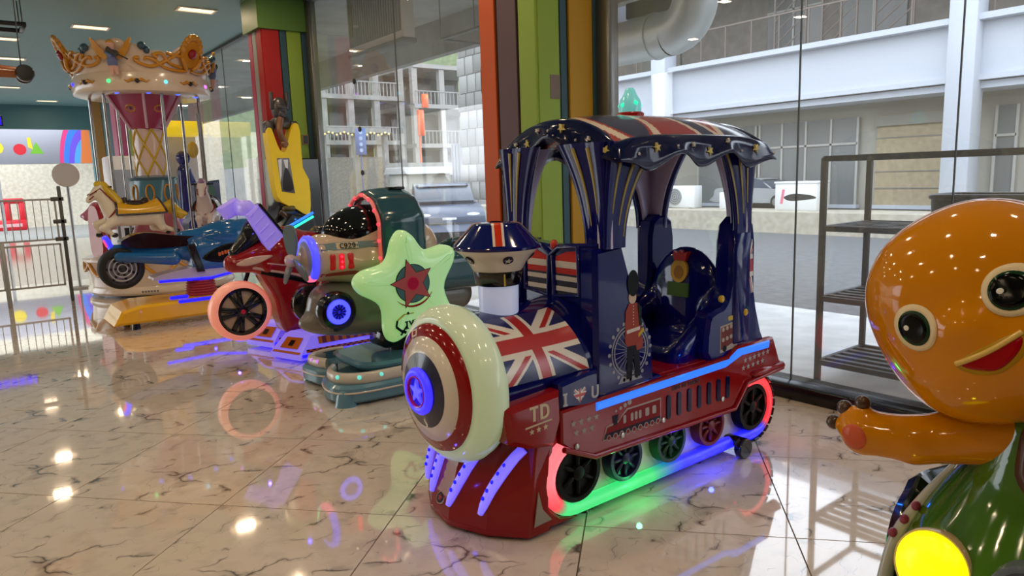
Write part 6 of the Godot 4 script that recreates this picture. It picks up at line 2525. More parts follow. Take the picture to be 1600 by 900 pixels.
	b.use(side_x(0.075)).extr(zy([0.437, 1.245, 0.417, 1.255, 0.222, 0.985, 0.242, 0.975]), -0.01, 0.085, 0.004)
	P(o, "screen_edge", b.done(), blk)
	b = MB.new()
	b.box(Vector3(0, 0.99, -0.3), Vector3(0.22, 0.08, 0.5), 0.035)
	P(o, "seat", b.done(), blk)
	# pods of the lit base
	var baseg := E("base_violet", C(70, 56, 255), 0.55, C(196, 184, 206), 0.3)
	for s in [0, 1]:
		var x0 := 0.16 if s == 0 else -0.44
		b = MB.new()
		var rows := []
		for q in [[0.0, 0.02], [0.0, 0.06], [0.05, 0.2], [0.07, 0.22]]:
			var i: float = q[0]
			rows.append(PackedVector3Array([Vector3(x0 - 0.06 + i, q[1], 0.42 - i * 2.2), Vector3(x0 + 0.28 - i, q[1], 0.30 - i * 2.2), Vector3(x0 + 0.28 - i, q[1], -0.65 + i), Vector3(x0 - 0.06 + i, q[1], -0.65 + i)]))
		b.sg = -1
		b.grid(rows, true)
		var tp: PackedVector3Array = rows[3]
		b.quad(tp[0], tp[1], tp[2], tp[3])
		var bp := P(o, "base_pod", b.done(), baseg)
		b = MB.new()
		b.tube([Vector3(x0 + 0.285, 0.055, 0.29), Vector3(x0 + 0.285, 0.055, -0.66)], 0.014, 8)
		P(bp, "led_bar", b.done(), E("led_bar_blue", C(16, 12, 255), 1.9, C(30, 30, 160)))
		b = MB.new()
		for k in 34:
			b.col(C(176, 92, 40) if k % 2 == 0 else C(60, 34, 40))
			for r in 2:
				var z := 0.25 - k * 0.026
				var y := 0.075 + r * 0.012
				b.col(C(190, 100, 44) if (k + r) % 2 == 0 else C(70, 36, 44))
				var xx := x0 + 0.283 - (y - 0.06) * 0.36
				b.quad(Vector3(xx, y, z), Vector3(xx, y, z - 0.026), Vector3(xx - 0.004, y + 0.012, z - 0.026), Vector3(xx - 0.004, y + 0.012, z))
		for k in 22:
			b.col(C(186, 108, 44) if k % 2 == 0 else C(110, 60, 70))
			var z := 0.14 - k * 0.034
			b.quad(Vector3(x0 + 0.262, 0.13, z), Vector3(x0 + 0.262, 0.13, z - 0.034), Vector3(x0 + 0.243, 0.185, z - 0.034), Vector3(x0 + 0.243, 0.185, z))
		var pz := func(y: float, t: float) -> Vector3:
			var f := (y - 0.06) / 0.14 * 0.05
			return Vector3(lerpf(x0 - 0.06 + f, x0 + 0.28 - f, t), y, lerpf(0.423 - f * 2.2, 0.303 - f * 2.2, t) + 0.002)
		b.col(C(196, 104, 36)).quad(pz.call(0.1, 0.2), pz.call(0.1, 0.8), pz.call(0.18, 0.8), pz.call(0.18, 0.2))
		b.col(C(40, 26, 24)).quad(pz.call(0.12, 0.42) + Vector3(0, 0, 0.002), pz.call(0.12, 0.58) + Vector3(0, 0, 0.002), pz.call(0.16, 0.58) + Vector3(0, 0, 0.002), pz.call(0.16, 0.42) + Vector3(0, 0, 0.002))
		b.col(C(190, 110, 60)).quad(pz.call(0.066, 0.05), pz.call(0.066, 0.95), pz.call(0.082, 0.95), pz.call(0.082, 0.05))
		P(bp, "checker_print", b.done(), prt)
	b = MB.new()
	b.box(Vector3(0.0, 0.18, -0.1), Vector3(0.3, 0.22, 0.5), 0.03)
	P(o, "mount", b.done(), blk)
	lamp(o, Vector3(0.56, 0.1, -0.1), C(40, 30, 255), 0.12)
	lamp(o, Vector3(0.2, 1.0, 0.55), C(110, 90, 255), 0.03)
	lamp(o, Vector3(-0.1, 0.12, 0.62), C(60, 50, 255), 0.05)

func blue_motorbike() -> void:
	var o := thing("blue_motorbike_ride", "blue kiddie motorbike ride seen from its tail on a yellow base, with blue lights", "kiddie ride", Vector3(-8.15, 0, -2.2))
	var blue := gloss("bike_blue", C(32, 92, 150), 0.12)
	var blk := gloss("gloss_black", C(14, 14, 16), 0.15)
	var prt := vcol(0.25)
	var b: MB
	tyre_wheel(o, Vector3(0, 0.60, 0.93), 0.215, 0.15, M("tyre", C(26, 26, 27), 0.7), M("dark_rim", C(60, 60, 64), 0.3, 0.6), M("rim_grey", C(150, 152, 154), 0.3, 0.6), 7)
	tyre_wheel(o, Vector3(0, 0.58, -0.75), 0.21, 0.14, M("tyre", C(26, 26, 27), 0.7), M("dark_rim", C(60, 60, 64), 0.3, 0.6), M("rim_grey", C(150, 152, 154), 0.3, 0.6), 7)
	b = MB.new()
	var wb := Transform3D(Basis.from_euler(Vector3(0, 0, -PI / 2)), Vector3(0.078, 0.60, 0.93))
	for r in [0.045, 0.085, 0.125]:
		b.use(wb * Transform3D(Basis.IDENTITY, Vector3.ZERO)).tube(ring_pts(r, 28), 0.008, 6, true)
	P(o, "disc_rings", b.done(), M("ring_pale", C(186, 186, 190), 0.3, 0.5))
	var body := [["cap", Vector3(0, 0.86, -0.2), Vector3(0, 0.84, 0.3), 0.14, 0.1], ["ell", Vector3(0, 0.87, -0.15), Vector3(0.17, 0.16, 0.3)], ["box", Vector3(0, 0.66, -0.02), Vector3(0.16, 0.16, 0.3), 0.08], ["cap", Vector3(0, 0.72, 0.3), Vector3(0, 0.8, 0.98), 0.1, 0.045], ["cap", Vector3(0.1, 0.66, 0.45), Vector3(0.1, 0.72, 0.95), 0.07, 0.05], ["cap", Vector3(0, 0.92, -0.35), Vector3(0, 0.98, -0.62), 0.11, 0.05]]
	P(o, "body", blob(body, 0.013, 0.05), blue)
	b = MB.new()
	var fx := Transform3D(Basis(Vector3(0, 0, -1), Vector3(0, 1, 0), Vector3(1, 0, 0)), Vector3(0.6, 0, 0))
	b.col(C(14, 14, 16))
	onto(b, body, 0.05, fx, smooth2(pv([-0.18, 0.64, 0.02, 0.76, 0.24, 0.78, 0.26, 0.68, 0.05, 0.58]), 4), 0.003, 4)
	b.col(C(206, 98, 50))
	for i in 7:
		onto(b, body, 0.05, fx, rrect(0.026, 0.04, 0.006, Vector2(0.0 + i * 0.032, 0.67 + 0.02 * sin(i * 0.5)), 2), 0.0045, 2)
	P(o, "side_print", b.done(), prt)
	b = MB.new()
	b.use(side_x(-0.1)).extr(smooth2(zy([0.88, 0.9, 0.7, 0.95, 0.4, 0.9, 0.1, 0.86, 0.08, 0.8, 0.4, 0.78, 0.8, 0.8, 0.92, 0.85]), 3), 0.0, 0.2, 0.04)
	P(o, "seat", b.done(), blk)
	b = MB.new()
	b.use(side_x(0.12)).extr(zy([0.32, 0.8, 0.24, 0.8, 0.16, 0.5, 0.24, 0.5]), 0.0, 0.05, 0.01)
	P(o, "strap", b.done(), blk)
	b = MB.new()
	b.at(Vector3(0.0, 0.86, 1.02), Vector3(0.4, 0.3, 0)).extr(smooth2(pv([-0.03, -0.07, 0.03, -0.07, 0.04, 0.05, 0.0, 0.085, -0.04, 0.05]), 3), -0.02, 0.02, 0.008)
	P(o, "tail_light", b.done(), E("tail_glow", C(40, 40, 255), 1.8, C(40, 40, 200)))
	b = MB.new()
	b.at(Vector3(0.0, 0.86, 1.045), Vector3(0.4, 0.3, 0)).extr(rrect(0.03, 0.08, 0.013), -0.002, 0.006)
	P(o, "tail_core", b.done(), E("tail_core", C(255, 60, 120), 1.0, C(200, 60, 90)))
	b = MB.new()
	b.use(side_x(-0.13)).extr(smooth2(zy([0.62, 0.44, 0.6, 0.5, 0.1, 0.56, -0.2, 0.48, 0.1, 0.42]), 3), 0.0, 0.26, 0.03)
	P(o, "belly_pan", b.done(), gloss("pan_white", C(186, 176, 190), 0.2))
	b = MB.new()
	b.tube([Vector3(0.13, 0.435, 0.62), Vector3(0.13, 0.42, 0.1), Vector3(0.13, 0.47, -0.2)], 0.014, 8)
	P(o, "belly_light", b.done(), E("led_bar_blue", C(16, 12, 255), 1.9, C(30, 30, 160)))
	b = MB.new()
	var prof := []
	for i in 8:
		prof.append(Vector2(0.17 - 0.004 * i, 0.23 + i * 0.028))
		prof.append(Vector2(0.148 - 0.004 * i, 0.244 + i * 0.028))
	b.at(Vector3(0, 0, 0.18)).lathe(prof, 24)
	P(o, "bellows", b.done(), M("bellows_red", C(176, 62, 56), 0.5))
	b = MB.new()
	b.use(side_x(-0.34)).extr(zy([1.1, 0.06, 1.02, 0.2, 0.85, 0.24, -0.6, 0.24, -0.7, 0.06]), 0.0, 0.68, 0.025)
	P(o, "base", b.done(), gloss("base_yellow", C(242, 180, 14), 0.2))
	b = MB.new()
	for x in [-0.28, 0.28]:
		for z in [0.9, -0.5]:
			b.at(Vector3(x, 0, z)).lathe([Vector2(0, 0), Vector2(0.04, 0), Vector2(0.035, 0.06), Vector2(0, 0.06)], 14)
	P(o, "feet", b.done(), blk).set_meta("kind", "stuff")
	for q in [[Vector3(0.3, 0.275, 0.48), 0.18], [Vector3(0.3, 0.275, -0.12), 0.14], [Vector3(0.345, 0.235, 0.1), 0.8]]:
		b = MB.new()
		b.box(q[0], Vector3(0.03, 0.035, q[1]), 0.01)
		P(o, "led_bar", b.done(), E("led_bar_blue", C(16, 12, 255), 1.9, C(30, 30, 160)))
	b = MB.new()
	b.tube([Vector3(-0.25, 1.02, -0.5), Vector3(0.25, 1.02, -0.5)], 0.018, 8)
	P(o, "handlebar", b.done(), blk)
	b = MB.new()
	b.ball(Vector3(0.12, 0.93, -0.52), Vector3(0.05, 0.05, 0.07), 14, 10)
	P(o, "mirror_eye", b.done(), blk)
	lamp(o, Vector3(0.42, 0.3, 0.2), C(30, 30, 255), 0.06)
# ---------------------------------------------------------------- the carousel
func around(r: float, y: float, a: float) -> Vector3:
	return Vector3(r * sin(a), y, r * cos(a))

func crown_top(a: float) -> float:
	var h := 0.25
	for k in 3:
		var d := wrapf(a - 2.1 - k * TAUF / 3, -PI, PI)
		h += 0.22 * exp(-pow(d / 0.2, 2.0))
		var e := wrapf(a - 1.02 - k * TAUF / 3, -PI, PI)
		h += 0.14 * exp(-pow(e / 0.42, 2.0))
	return h + 0.012 * sin(a * 24.0)

func carousel() -> void:
	var o := thing("carousel", "small carousel with golden scrolled crown, pink funnel, lattice column and horses", "carousel", Vector3(-10.9, 0, -2.22))
	var cream := gloss("carousel_cream", C(222, 200, 178), 0.2)
	var gold := gloss("carousel_gold", C(206, 140, 30), 0.22)
	var pink := gloss("carousel_pink", C(176, 66, 104), 0.25)
	var chrome := M("chrome_pole", C(170, 168, 164), 0.2, 0.9)
	var b := MB.new()
	b.lathe([Vector2(0, 0.03), Vector2(0.9, 0.03), Vector2(0.93, 0.06), Vector2(0.93, 0.1), Vector2(0.9, 0.14), Vector2(0.93, 0.44), Vector2(0.96, 0.47), Vector2(0.96, 0.5), Vector2(0.92, 0.515), Vector2(0, 0.515)], 56)
	P(o, "drum", b.done(), cream)
	b = MB.new()
	b.lathe([Vector2(0.8, 0.0), Vector2(0.8, 0.04)], 40)
	P(o, "plinth", b.done(), M("black_plastic", C(20, 20, 22), 0.35))
	for k in 14:
		var a := k * TAUF / 14
		b = MB.new()
		var pts := []
		for i in 9:
			var t := i / 8.0
			pts.append(around(0.945, 0.44 - 0.1 * sin(PI * t) * (1.0 + 0.5 * (k % 2)), a + (t - 0.5) * TAUF / 14))
		b.tube(smooth3(pts, 2), 0.02, 7)
		P(o, "gold_swag", b.done(), gold)
	b = MB.new()
	b.lathe([Vector2(0.6, 0.515), Vector2(0.5, 0.56), Vector2(0.36, 0.7), Vector2(0.27, 0.95), Vector2(0.25, 1.12)], 40)
	P(o, "pink_skirt", b.done(), gloss("skirt_rose", C(196, 110, 122), 0.25))
	b = MB.new()
	b.lathe([Vector2(0.24, 1.1), Vector2(0.31, 1.14), Vector2(0.3, 1.5), Vector2(0.33, 1.54), Vector2(0.2, 1.57)], 8, 10.0)
	P(o, "teal_drum", b.done(), gloss("carousel_teal", C(74, 122, 142), 0.25))
	b = MB.new()
	for k in 8:
		var a := (k + 0.5) * TAUF / 8
		b.use(Transform3D(Basis.from_euler(Vector3(0, a, 0)), around(0.287, 1.33, a))).tube(oval_pts(0.05, 0.11), 0.013, 6, true)
	P(o, "gold_ovals", b.done(), gold)
	b = MB.new()
	b.lathe([Vector2(0.2, 1.56), Vector2(0.195, 2.2)], 32)
	P(o, "column", b.done(), gloss("column_blush", C(222, 196, 186), 0.25))
	b = MB.new()
	for k in 6:
		for s in [-1.0, 1.0]:
			var pts := []
			for i in 17:
				var t := i / 16.0
				pts.append(around(0.2, 1.57 + 0.62 * t, k * TAUF / 6 + s * t * 1.57))
			b.tube(pts, 0.014, 6)
	P(o, "lattice", b.done(), gloss("lattice_yellow", C(206, 170, 30), 0.25))
	b = MB.new()
	b.lathe([Vector2(0.2, 2.18), Vector2(0.24, 2.2), Vector2(0.5, 2.62), Vector2(0.52, 2.64)], 6, 10.0, 0.3, 0.3 + TAUF)
	P(o, "funnel", b.done(), pink)
	b = MB.new()
	for k in 6:
		var a := 0.3 + k * TAUF / 6
		b.tube([around(0.24, 2.2, a), around(0.51, 2.63, a)], 0.018, 7)
	P(o, "funnel_rib", b.done(), gloss("rib_blush", C(220, 180, 196), 0.2))
	for k in 6:
		var a := 0.3 + (k + 0.5) * TAUF / 6
		var bs := Basis.from_euler(Vector3(0, a, 0)) * Basis.from_euler(Vector3(0.56, 0, 0))
		b = MB.new()
		b.use(Transform3D(bs, around(0.335, 2.45, a))).tube(oval_pts(0.06, 0.045), 0.014, 6, true)
		b.tube(smooth3([Vector3(-0.02, -0.045, 0), Vector3(-0.03, -0.1, 0), Vector3(-0.07, -0.12, 0)], 4), 0.011, 6)
		b.tube(smooth3([Vector3(0.02, -0.045, 0), Vector3(0.03, -0.1, 0), Vector3(0.07, -0.12, 0)], 4), 0.011, 6)
		var em := P(o, "funnel_scroll", b.done(), gold)
		b = MB.new()
		b.use(Transform3D(bs, around(0.335, 2.45, a))).ball(Vector3.ZERO, Vector3(0.022, 0.022, 0.012), 10, 8)
		P(em, "gem", b.done(), gloss("gem_red" if k % 2 else "gem_green", C(150, 24, 40) if k % 2 else C(22, 52, 34)))
	# rim with lights and scrolls
	b = MB.new()
	b.lathe([Vector2(0.0, 2.64), Vector2(0.76, 2.60), Vector2(0.83, 2.62), Vector2(0.845, 2.68), Vector2(0.83, 2.8), Vector2(0.82, 2.84), Vector2(0.0, 2.86)], 64)
	P(o, "rim", b.done(), cream)
	var cols := [C(40, 40, 255), C(40, 255, 130), C(90, 220, 255), C(220, 110, 255)]
	for k in 16:
		var a := k * TAUF / 16 + 0.12
		b = MB.new()
		if k % 2 == 0:
			b.ball(around(0.84, 2.73, a), Vector3.ONE * 0.024, 10, 8)
			var ci := (k / 2) % 4
			P(o, "rim_light", b.done(), E("rim_light%d" % ci, cols[ci], 1.6, C(120, 120, 140)))
		else:
			for s in [-1.0, 1.0]:
				b.tube([around(0.85, 2.73, a), around(0.85, 2.75, a + s * 0.06), around(0.85, 2.72, a + s * 0.12), around(0.845, 2.74, a + s * 0.17)], [0.016, 0.02, 0.014, 0.006], 6)
			var sc := P(o, "rim_scroll", b.done(), gold)
			b = MB.new()
			b.ball(around(0.855, 2.73, a), Vector3.ONE * 0.03, 12, 8)
			P(sc, "gem", b.done(), gloss("gem_dark", C(30, 34, 36)))
	for k in 4:
		var a := 0.9 + k * 0.55
		b = MB.new()
		b.at(around(0.68, 2.605, a)).ball(Vector3.ZERO, Vector3(0.06, 0.014, 0.03), 12, 6)
		P(o, "under_light", b.done(), E("under_blue", C(60, 90, 255), 1.6, C(120, 140, 220)))
	# crown wall
	b = MB.new()
	var rows := []
	for i in 7:
		var t := i / 6.0
		var row := PackedVector3Array()
		for j in 180:
			var a := TAUF * j / 180
			row.append(around(0.80 + 0.12 * pow(t, 1.4) * crown_top(a) / 0.4, 2.83 + t * crown_top(a), a))
		rows.append(row)
	for i in 7:
		var t := 1.0 - i / 6.0
		var row := PackedVector3Array()
		for j in 180:
			var a := TAUF * j / 180
			row.append(around(0.775 + 0.12 * pow(t, 1.4) * crown_top(a) / 0.4, 2.83 + t * (crown_top(a) - 0.01), a))
		rows.append(row)
	b.grid(rows, true)
	P(o, "crown_wall", b.done(), cream)
	var on := func(a: float, t: float) -> Vector3: return around(0.815 + 0.12 * pow(t, 1.4) * crown_top(a) / 0.4, 2.83 + t * crown_top(a), a)
	for k in 3:
		var am := 2.1 + k * TAUF / 3
		# scrolls sweeping out of each medallion
		for s in [-1.0, 1.0]:
			b = MB.new()
			for q in [[[0.1, 0.86], [0.3, 0.78], [0.48, 0.5], [0.66, 0.3], [0.84, 0.36], [0.9, 0.5], [0.82, 0.54]], [[0.14, 0.25], [0.3, 0.4], [0.4, 0.62], [0.5, 0.86], [0.62, 0.8], [0.56, 0.68]], [[0.05, 0.14], [0.25, 0.16], [0.45, 0.3], [0.6, 0.56], [0.72, 0.62], [0.74, 0.5]], [[0.12, 0.6], [0.22, 0.66], [0.34, 0.9], [0.42, 0.98]]]:
				var pts := []
				for p in q:
					pts.append(on.call(am + s * p[0] * 0.9, p[1]))
				b.tube(smooth3(pts, 4), 0.021, 7)
			P(o, "crown_scroll", b.done(), gold)
		# medallion with red gem
		var mb := Basis.from_euler(Vector3(0, am, 0)) * Basis.from_euler(Vector3(0.35, 0, 0))
		b = MB.new()
		b.use(Transform3D(mb, on.call(am, 0.58)))
		b.extr(ngon(26, 0.15, Vector2.ZERO, 0, 0.19), -0.02, 0.03, 0.02)
		for i in 9:
			var a := PI * i / 8.0
			b.ball(Vector3(cos(a) * 0.14, 0.05 + sin(a) * 0.17, 0.02), Vector3(0.045, 0.045, 0.03), 10, 6)
		for s in [-1.0, 1.0]:
			b.tube([Vector3(s * 0.15, -0.05, 0.03), Vector3(s * 0.1, -0.14, 0.05), Vector3(s * 0.05, -0.2, 0.03)], 0.025, 7)
		var md := P(o, "medallion", b.done(), gold)
		b = MB.new()
		b.use(Transform3D(mb, on.call(am, 0.6))).ball(Vector3(0, 0, 0.045), Vector3(0.065, 0.065, 0.035), 18, 10)
		P(md, "gem", b.done(), gloss("gem_red", C(150, 24, 40)))
		cherub(o, on.call(am - 1.08, 0.42) + around(0.03, 0, am - 1.08), am - 1.08)
		b = MB.new()
		for q in [[-0.38, 0.95], [0.38, 0.98]]:
			b.ball(on.call(am - 1.08 + q[0], q[1]), Vector3(0.07, 0.05, 0.05), 10, 8)
			b.ball(on.call(am - 1.08 + q[0] * 1.16, q[1] - 0.06), Vector3(0.05, 0.045, 0.04), 10, 8)
		P(o, "crown_leaf", b.done(), gloss("leaf_blue", C(44, 78, 96), 0.3))
	for k in 6:
		var a := 0.62 + k * TAUF / 6
		b = MB.new()
		b.tube([around(0.68, 0.5, a), around(0.68, 2.63, a)], 0.02, 10)
		P(o, "pole", b.done(), chrome)
	horse(o, Vector3(0.6, 1.06, 0.40), 0.1, gold, C(230, 216, 196), C(222, 184, 36), C(226, 170, 30))
	horse(o, Vector3(0.42, 1.06, -0.56), 1.2, gold, C(214, 200, 200), C(150, 118, 150), C(190, 190, 196))
	horse(o, Vector3(-0.6, 1.06, 0.2), 3.2, gold, C(226, 206, 200), C(190, 110, 130), C(160, 60, 70))
	b = MB.new()
	b.at(Vector3(0.92, 0.09, 0.35), Vector3(0, 1.2, 0))
	for i in 6:
		b.box(Vector3(i * 0.035 - 0.1, 0, 0.012), Vector3(0.024, 0.024, 0.004))
	P(o, "drum_print", b.done(), M("print_grey", C(110, 100, 98), 0.5))
	# red bench seat at the back left
	b = MB.new()
	b.use(Transform3D(Basis.from_euler(Vector3(0, 0.2, 0)), Vector3(-0.1, 0.5, 0.72))).extr(smooth2(pv([-0.2, 0, 0.2, 0, 0.24, 0.4, 0.16, 0.66, 0.0, 0.72, -0.16, 0.66, -0.24, 0.4]), 3), -0.05, 0.05, 0.03)
	P(o, "bench", b.done(), gloss("bench_red", C(170, 40, 50), 0.25))

func oval_pts(rx: float, ry: float, n := 18) -> Array:
	var p := []
	for i in n:
		p.append(Vector3(rx * cos(TAUF * i / n), ry * sin(TAUF * i / n), 0))
	return p

func cherub(o: Node, at: Vector3, a: float) -> void:
	var T0 := Transform3D(Basis.from_euler(Vector3(0, a, 0)), at)
	var prims := [["ell", Vector3(0, 0.16, 0.04), Vector3(0.055, 0.06, 0.055)], ["cap", Vector3(0, 0.1, 0.03), Vector3(0.0, -0.04, 0.03), 0.045, 0.055], ["cap", Vector3(-0.02, -0.06, 0.03), Vector3(-0.01, -0.2, 0.03), 0.036, 0.018], ["cap", Vector3(0.03, -0.06, 0.03), Vector3(0.05, -0.19, 0.03), 0.036, 0.018], ["cap", Vector3(-0.06, 0.07, 0.04), Vector3(0.02, 0.02, 0.09), 0.022, 0.018], ["cap", Vector3(0.06, 0.07, 0.04), Vector3(0.1, 0.03, 0.08), 0.022, 0.018]]
	var colr := func(p: Vector3) -> Color:
		if p.y > 0.175 or (p.y > 0.15 and p.z < 0.03):
			return C(206, 150, 70)
		if p.y < 0.1 and p.y > 0.03 and absf(p.x) < 0.1:
			return C(96, 116, 140)
		if p.y <= 0.03 and p.y > -0.09:
			return C(110, 120, 160)
		return C(222, 172, 156)
	var mm := vcol(0.3)
	var c := P(o, "cherub", blob(prims, 0.012, 0.02, colr), mm)
	c.transform = T0
	var b := MB.new()
	for s in [-1.0, 1.0]:
		b.use(Transform3D(Basis.from_euler(Vector3(0, 0, 0)), Vector3(0, 0, 0))).extr(smooth2(pv([s * 0.03, 0.06, s * 0.1, 0.1, s * 0.2, 0.22, s * 0.24, 0.24, s * 0.2, 0.1, s * 0.12, 0.0, s * 0.05, 0.0]), 3), 0.0, 0.03, 0.01)
	P(c, "wing", b.done(), gloss("carousel_gold", C(206, 140, 30), 0.22)).set_meta("kind", "stuff")
	b = MB.new()
	b.at(Vector3(0.05, 0.06, 0.1), Vector3(0, 0, -0.5)).extr(smooth2(pv([-0.08, -0.03, -0.02, -0.02, 0.05, -0.032, 0.07, 0.0, 0.05, 0.032, -0.02, 0.02, -0.08, 0.03]), 3), -0.01, 0.012, 0.005)
	b.box(Vector3(0.12, 0, 0.004), Vector3(0.14, 0.016, 0.014), 0.004)
	P(c, "violin", b.done(), gloss("violin_dark", C(44, 26, 20), 0.25))

func horse(o: Node, at: Vector3, turn: float, gold: Material, coat: Color, mane: Color, cloth: Color) -> void:
	# facing +z before the turn; about a metre long
	var prims := [["cap", Vector3(0, 0, 0.22), Vector3(0, 0.0, -0.25), 0.15, 0.16], ["cap", Vector3(0, 0.06, 0.28), Vector3(0, 0.34, 0.42), 0.125, 0.07], ["cap", Vector3(0, 0.37, 0.43), Vector3(0, 0.24, 0.56), 0.072, 0.042], ["cap", Vector3(0.035, 0.43, 0.4), Vector3(0.04, 0.5, 0.4), 0.022, 0.008], ["cap", Vector3(-0.035, 0.43, 0.4), Vector3(-0.04, 0.5, 0.4), 0.022, 0.008],
		["cap", Vector3(0.08, -0.06, 0.26), Vector3(0.08, -0.16, 0.44), 0.07, 0.045], ["cap", Vector3(0.08, -0.16, 0.44), Vector3(0.08, -0.26, 0.32), 0.04, 0.03], ["cap", Vector3(-0.08, -0.06, 0.26), Vector3(-0.08, -0.1, 0.48), 0.07, 0.045], ["cap", Vector3(-0.08, -0.1, 0.48), Vector3(-0.08, -0.24, 0.46), 0.04, 0.03],
		["cap", Vector3(0.08, -0.03, -0.28), Vector3(0.08, -0.2, -0.36), 0.095, 0.05], ["cap", Vector3(0.08, -0.2, -0.36), Vector3(0.08, -0.26, -0.54), 0.042, 0.03], ["cap", Vector3(-0.08, -0.03, -0.28), Vector3(-0.08, -0.2, -0.28), 0.095, 0.05], ["cap", Vector3(-0.08, -0.2, -0.28), Vector3(-0.08, -0.27, -0.46), 0.042, 0.03]]
	var nm := "coat_%s" % coat.to_html(false)
	var h := P(o, "horse", blob(prims, 0.017, 0.04), gloss(nm, coat, 0.18), at, Vector3(0, turn, 0))
	h.scale = Vector3.ONE * 0.88
	var mm := gloss("mane_%s" % mane.to_html(false), mane, 0.22)
	P(h, "mane", blob([["cap", Vector3(0, 0.44, 0.36), Vector3(0, 0.2, 0.2), 0.062, 0.075], ["ell", Vector3(0, 0.46, 0.42), Vector3(0.045, 0.05, 0.06)]], 0.016, 0.03), mm)
	P(h, "tail", blob([["cap", Vector3(0, 0.08, -0.38), Vector3(0, 0.1, -0.52), 0.05, 0.08], ["cap", Vector3(0, 0.1, -0.52), Vector3(0, -0.04, -0.66), 0.09, 0.06], ["cap", Vector3(0, 0.06, -0.56), Vector3(0.05, -0.02, -0.72), 0.06, 0.03]], 0.017, 0.04), mm)
	var b := MB.new()
	var rows := []
	for i in 9:
		var t := i / 8.0
		var z := lerpf(0.24, -0.34, t)
		var row := PackedVector3Array()
		var lift := 0.05 * pow(absf(t - 0.45) * 2.0, 2.0)
		for j in 15:
			var a := deg_to_rad(lerpf(-84, 84, j / 14.0))
			row.append(Vector3(sin(a) * (0.175 + lift * 0.2), cos(a) * 0.172 + lift * maxf(0, cos(a)), z - 0.12 * (1.0 - cos(a)) * (t - 0.3)))
		rows.append(row)
	b.grid(rows, false, true)
	P(h, "saddle_cloth", b.done(), gloss("cloth_%s" % cloth.to_html(false), cloth, 0.2))
	b = MB.new()
	for e in [0, 8]:
		b.tube(Array(rows[e]), 0.016, 6)
	var le := []
	var ri := []
	for r in rows:
		le.append(r[0])
		ri.append(r[14])
	b.tube(le, 0.016, 6)
	b.tube(ri, 0.016, 6)
	P(h, "cloth_border", b.done(), gloss("border_brown", C(44, 24, 18), 0.25))
	P(h, "saddle", blob([["ell", Vector3(0, 0.17, -0.03), Vector3(0.1, 0.05, 0.16)], ["ell", Vector3(0, 0.21, -0.17), Vector3(0.09, 0.05, 0.05)], ["ell", Vector3(0, 0.22, 0.1), Vector3(0.04, 0.05, 0.04)]], 0.014, 0.03), gloss("border_brown", C(44, 24, 18), 0.25))
	b = MB.new()
	for q in [Vector3(0.08, -0.27, 0.3), Vector3(-0.08, -0.26, 0.46), Vector3(0.08, -0.27, -0.56), Vector3(-0.08, -0.28, -0.48)]:
		b.ball(q, Vector3(0.04, 0.035, 0.05), 10, 8)
	P(h, "hooves", b.done(), gloss("gloss_black", C(14, 14, 16), 0.15)).set_meta("kind", "stuff")
	b = MB.new()
	b.tube([Vector3(0.055, 0.31, 0.56), Vector3(0.07, 0.4, 0.42), Vector3(0.09, 0.16, 0.22)], 0.01, 6)
	b.tube([Vector3(-0.055, 0.31, 0.56), Vector3(-0.07, 0.4, 0.42), Vector3(-0.09, 0.16, 0.22)], 0.01, 6)
	b.at(Vector3(0, 0.28, 0.525), Vector3(0.7, 0, 0)).tube(ring_pts(0.056, 16), 0.01, 6, true)
	b.at(Vector3(0, 0.07, 0.28), Vector3(0.9, 0, 0)).tube(ring_pts(0.135, 20), 0.014, 6, true)
	P(h, "harness", b.done(), gloss("harness_red", C(140, 40, 36), 0.25))
	b = MB.new()
	for s in [-1.0, 1.0]:
		b.ball(Vector3(s * 0.062, 0.36, 0.47), Vector3(0.01, 0.016, 0.016), 8, 6)
	P(h, "eyes", b.done(), gloss("gloss_black", C(14, 14, 16), 0.15))
	b = MB.new()
	b.tube([Vector3(0, -0.56, 0.06), Vector3(0, 1.5, 0.06)], 0.019, 10)
	P(h, "pole", b.done(), M("chrome_pole", C(170, 168, 164), 0.2, 0.9))
	b = MB.new()
	b.tube([Vector3(-0.16, 0.42, 0.3), Vector3(0.16, 0.42, 0.3)], 0.014, 8)
	P(h, "hand_grip", b.done(), gloss("gloss_black", C(14, 14, 16), 0.15))
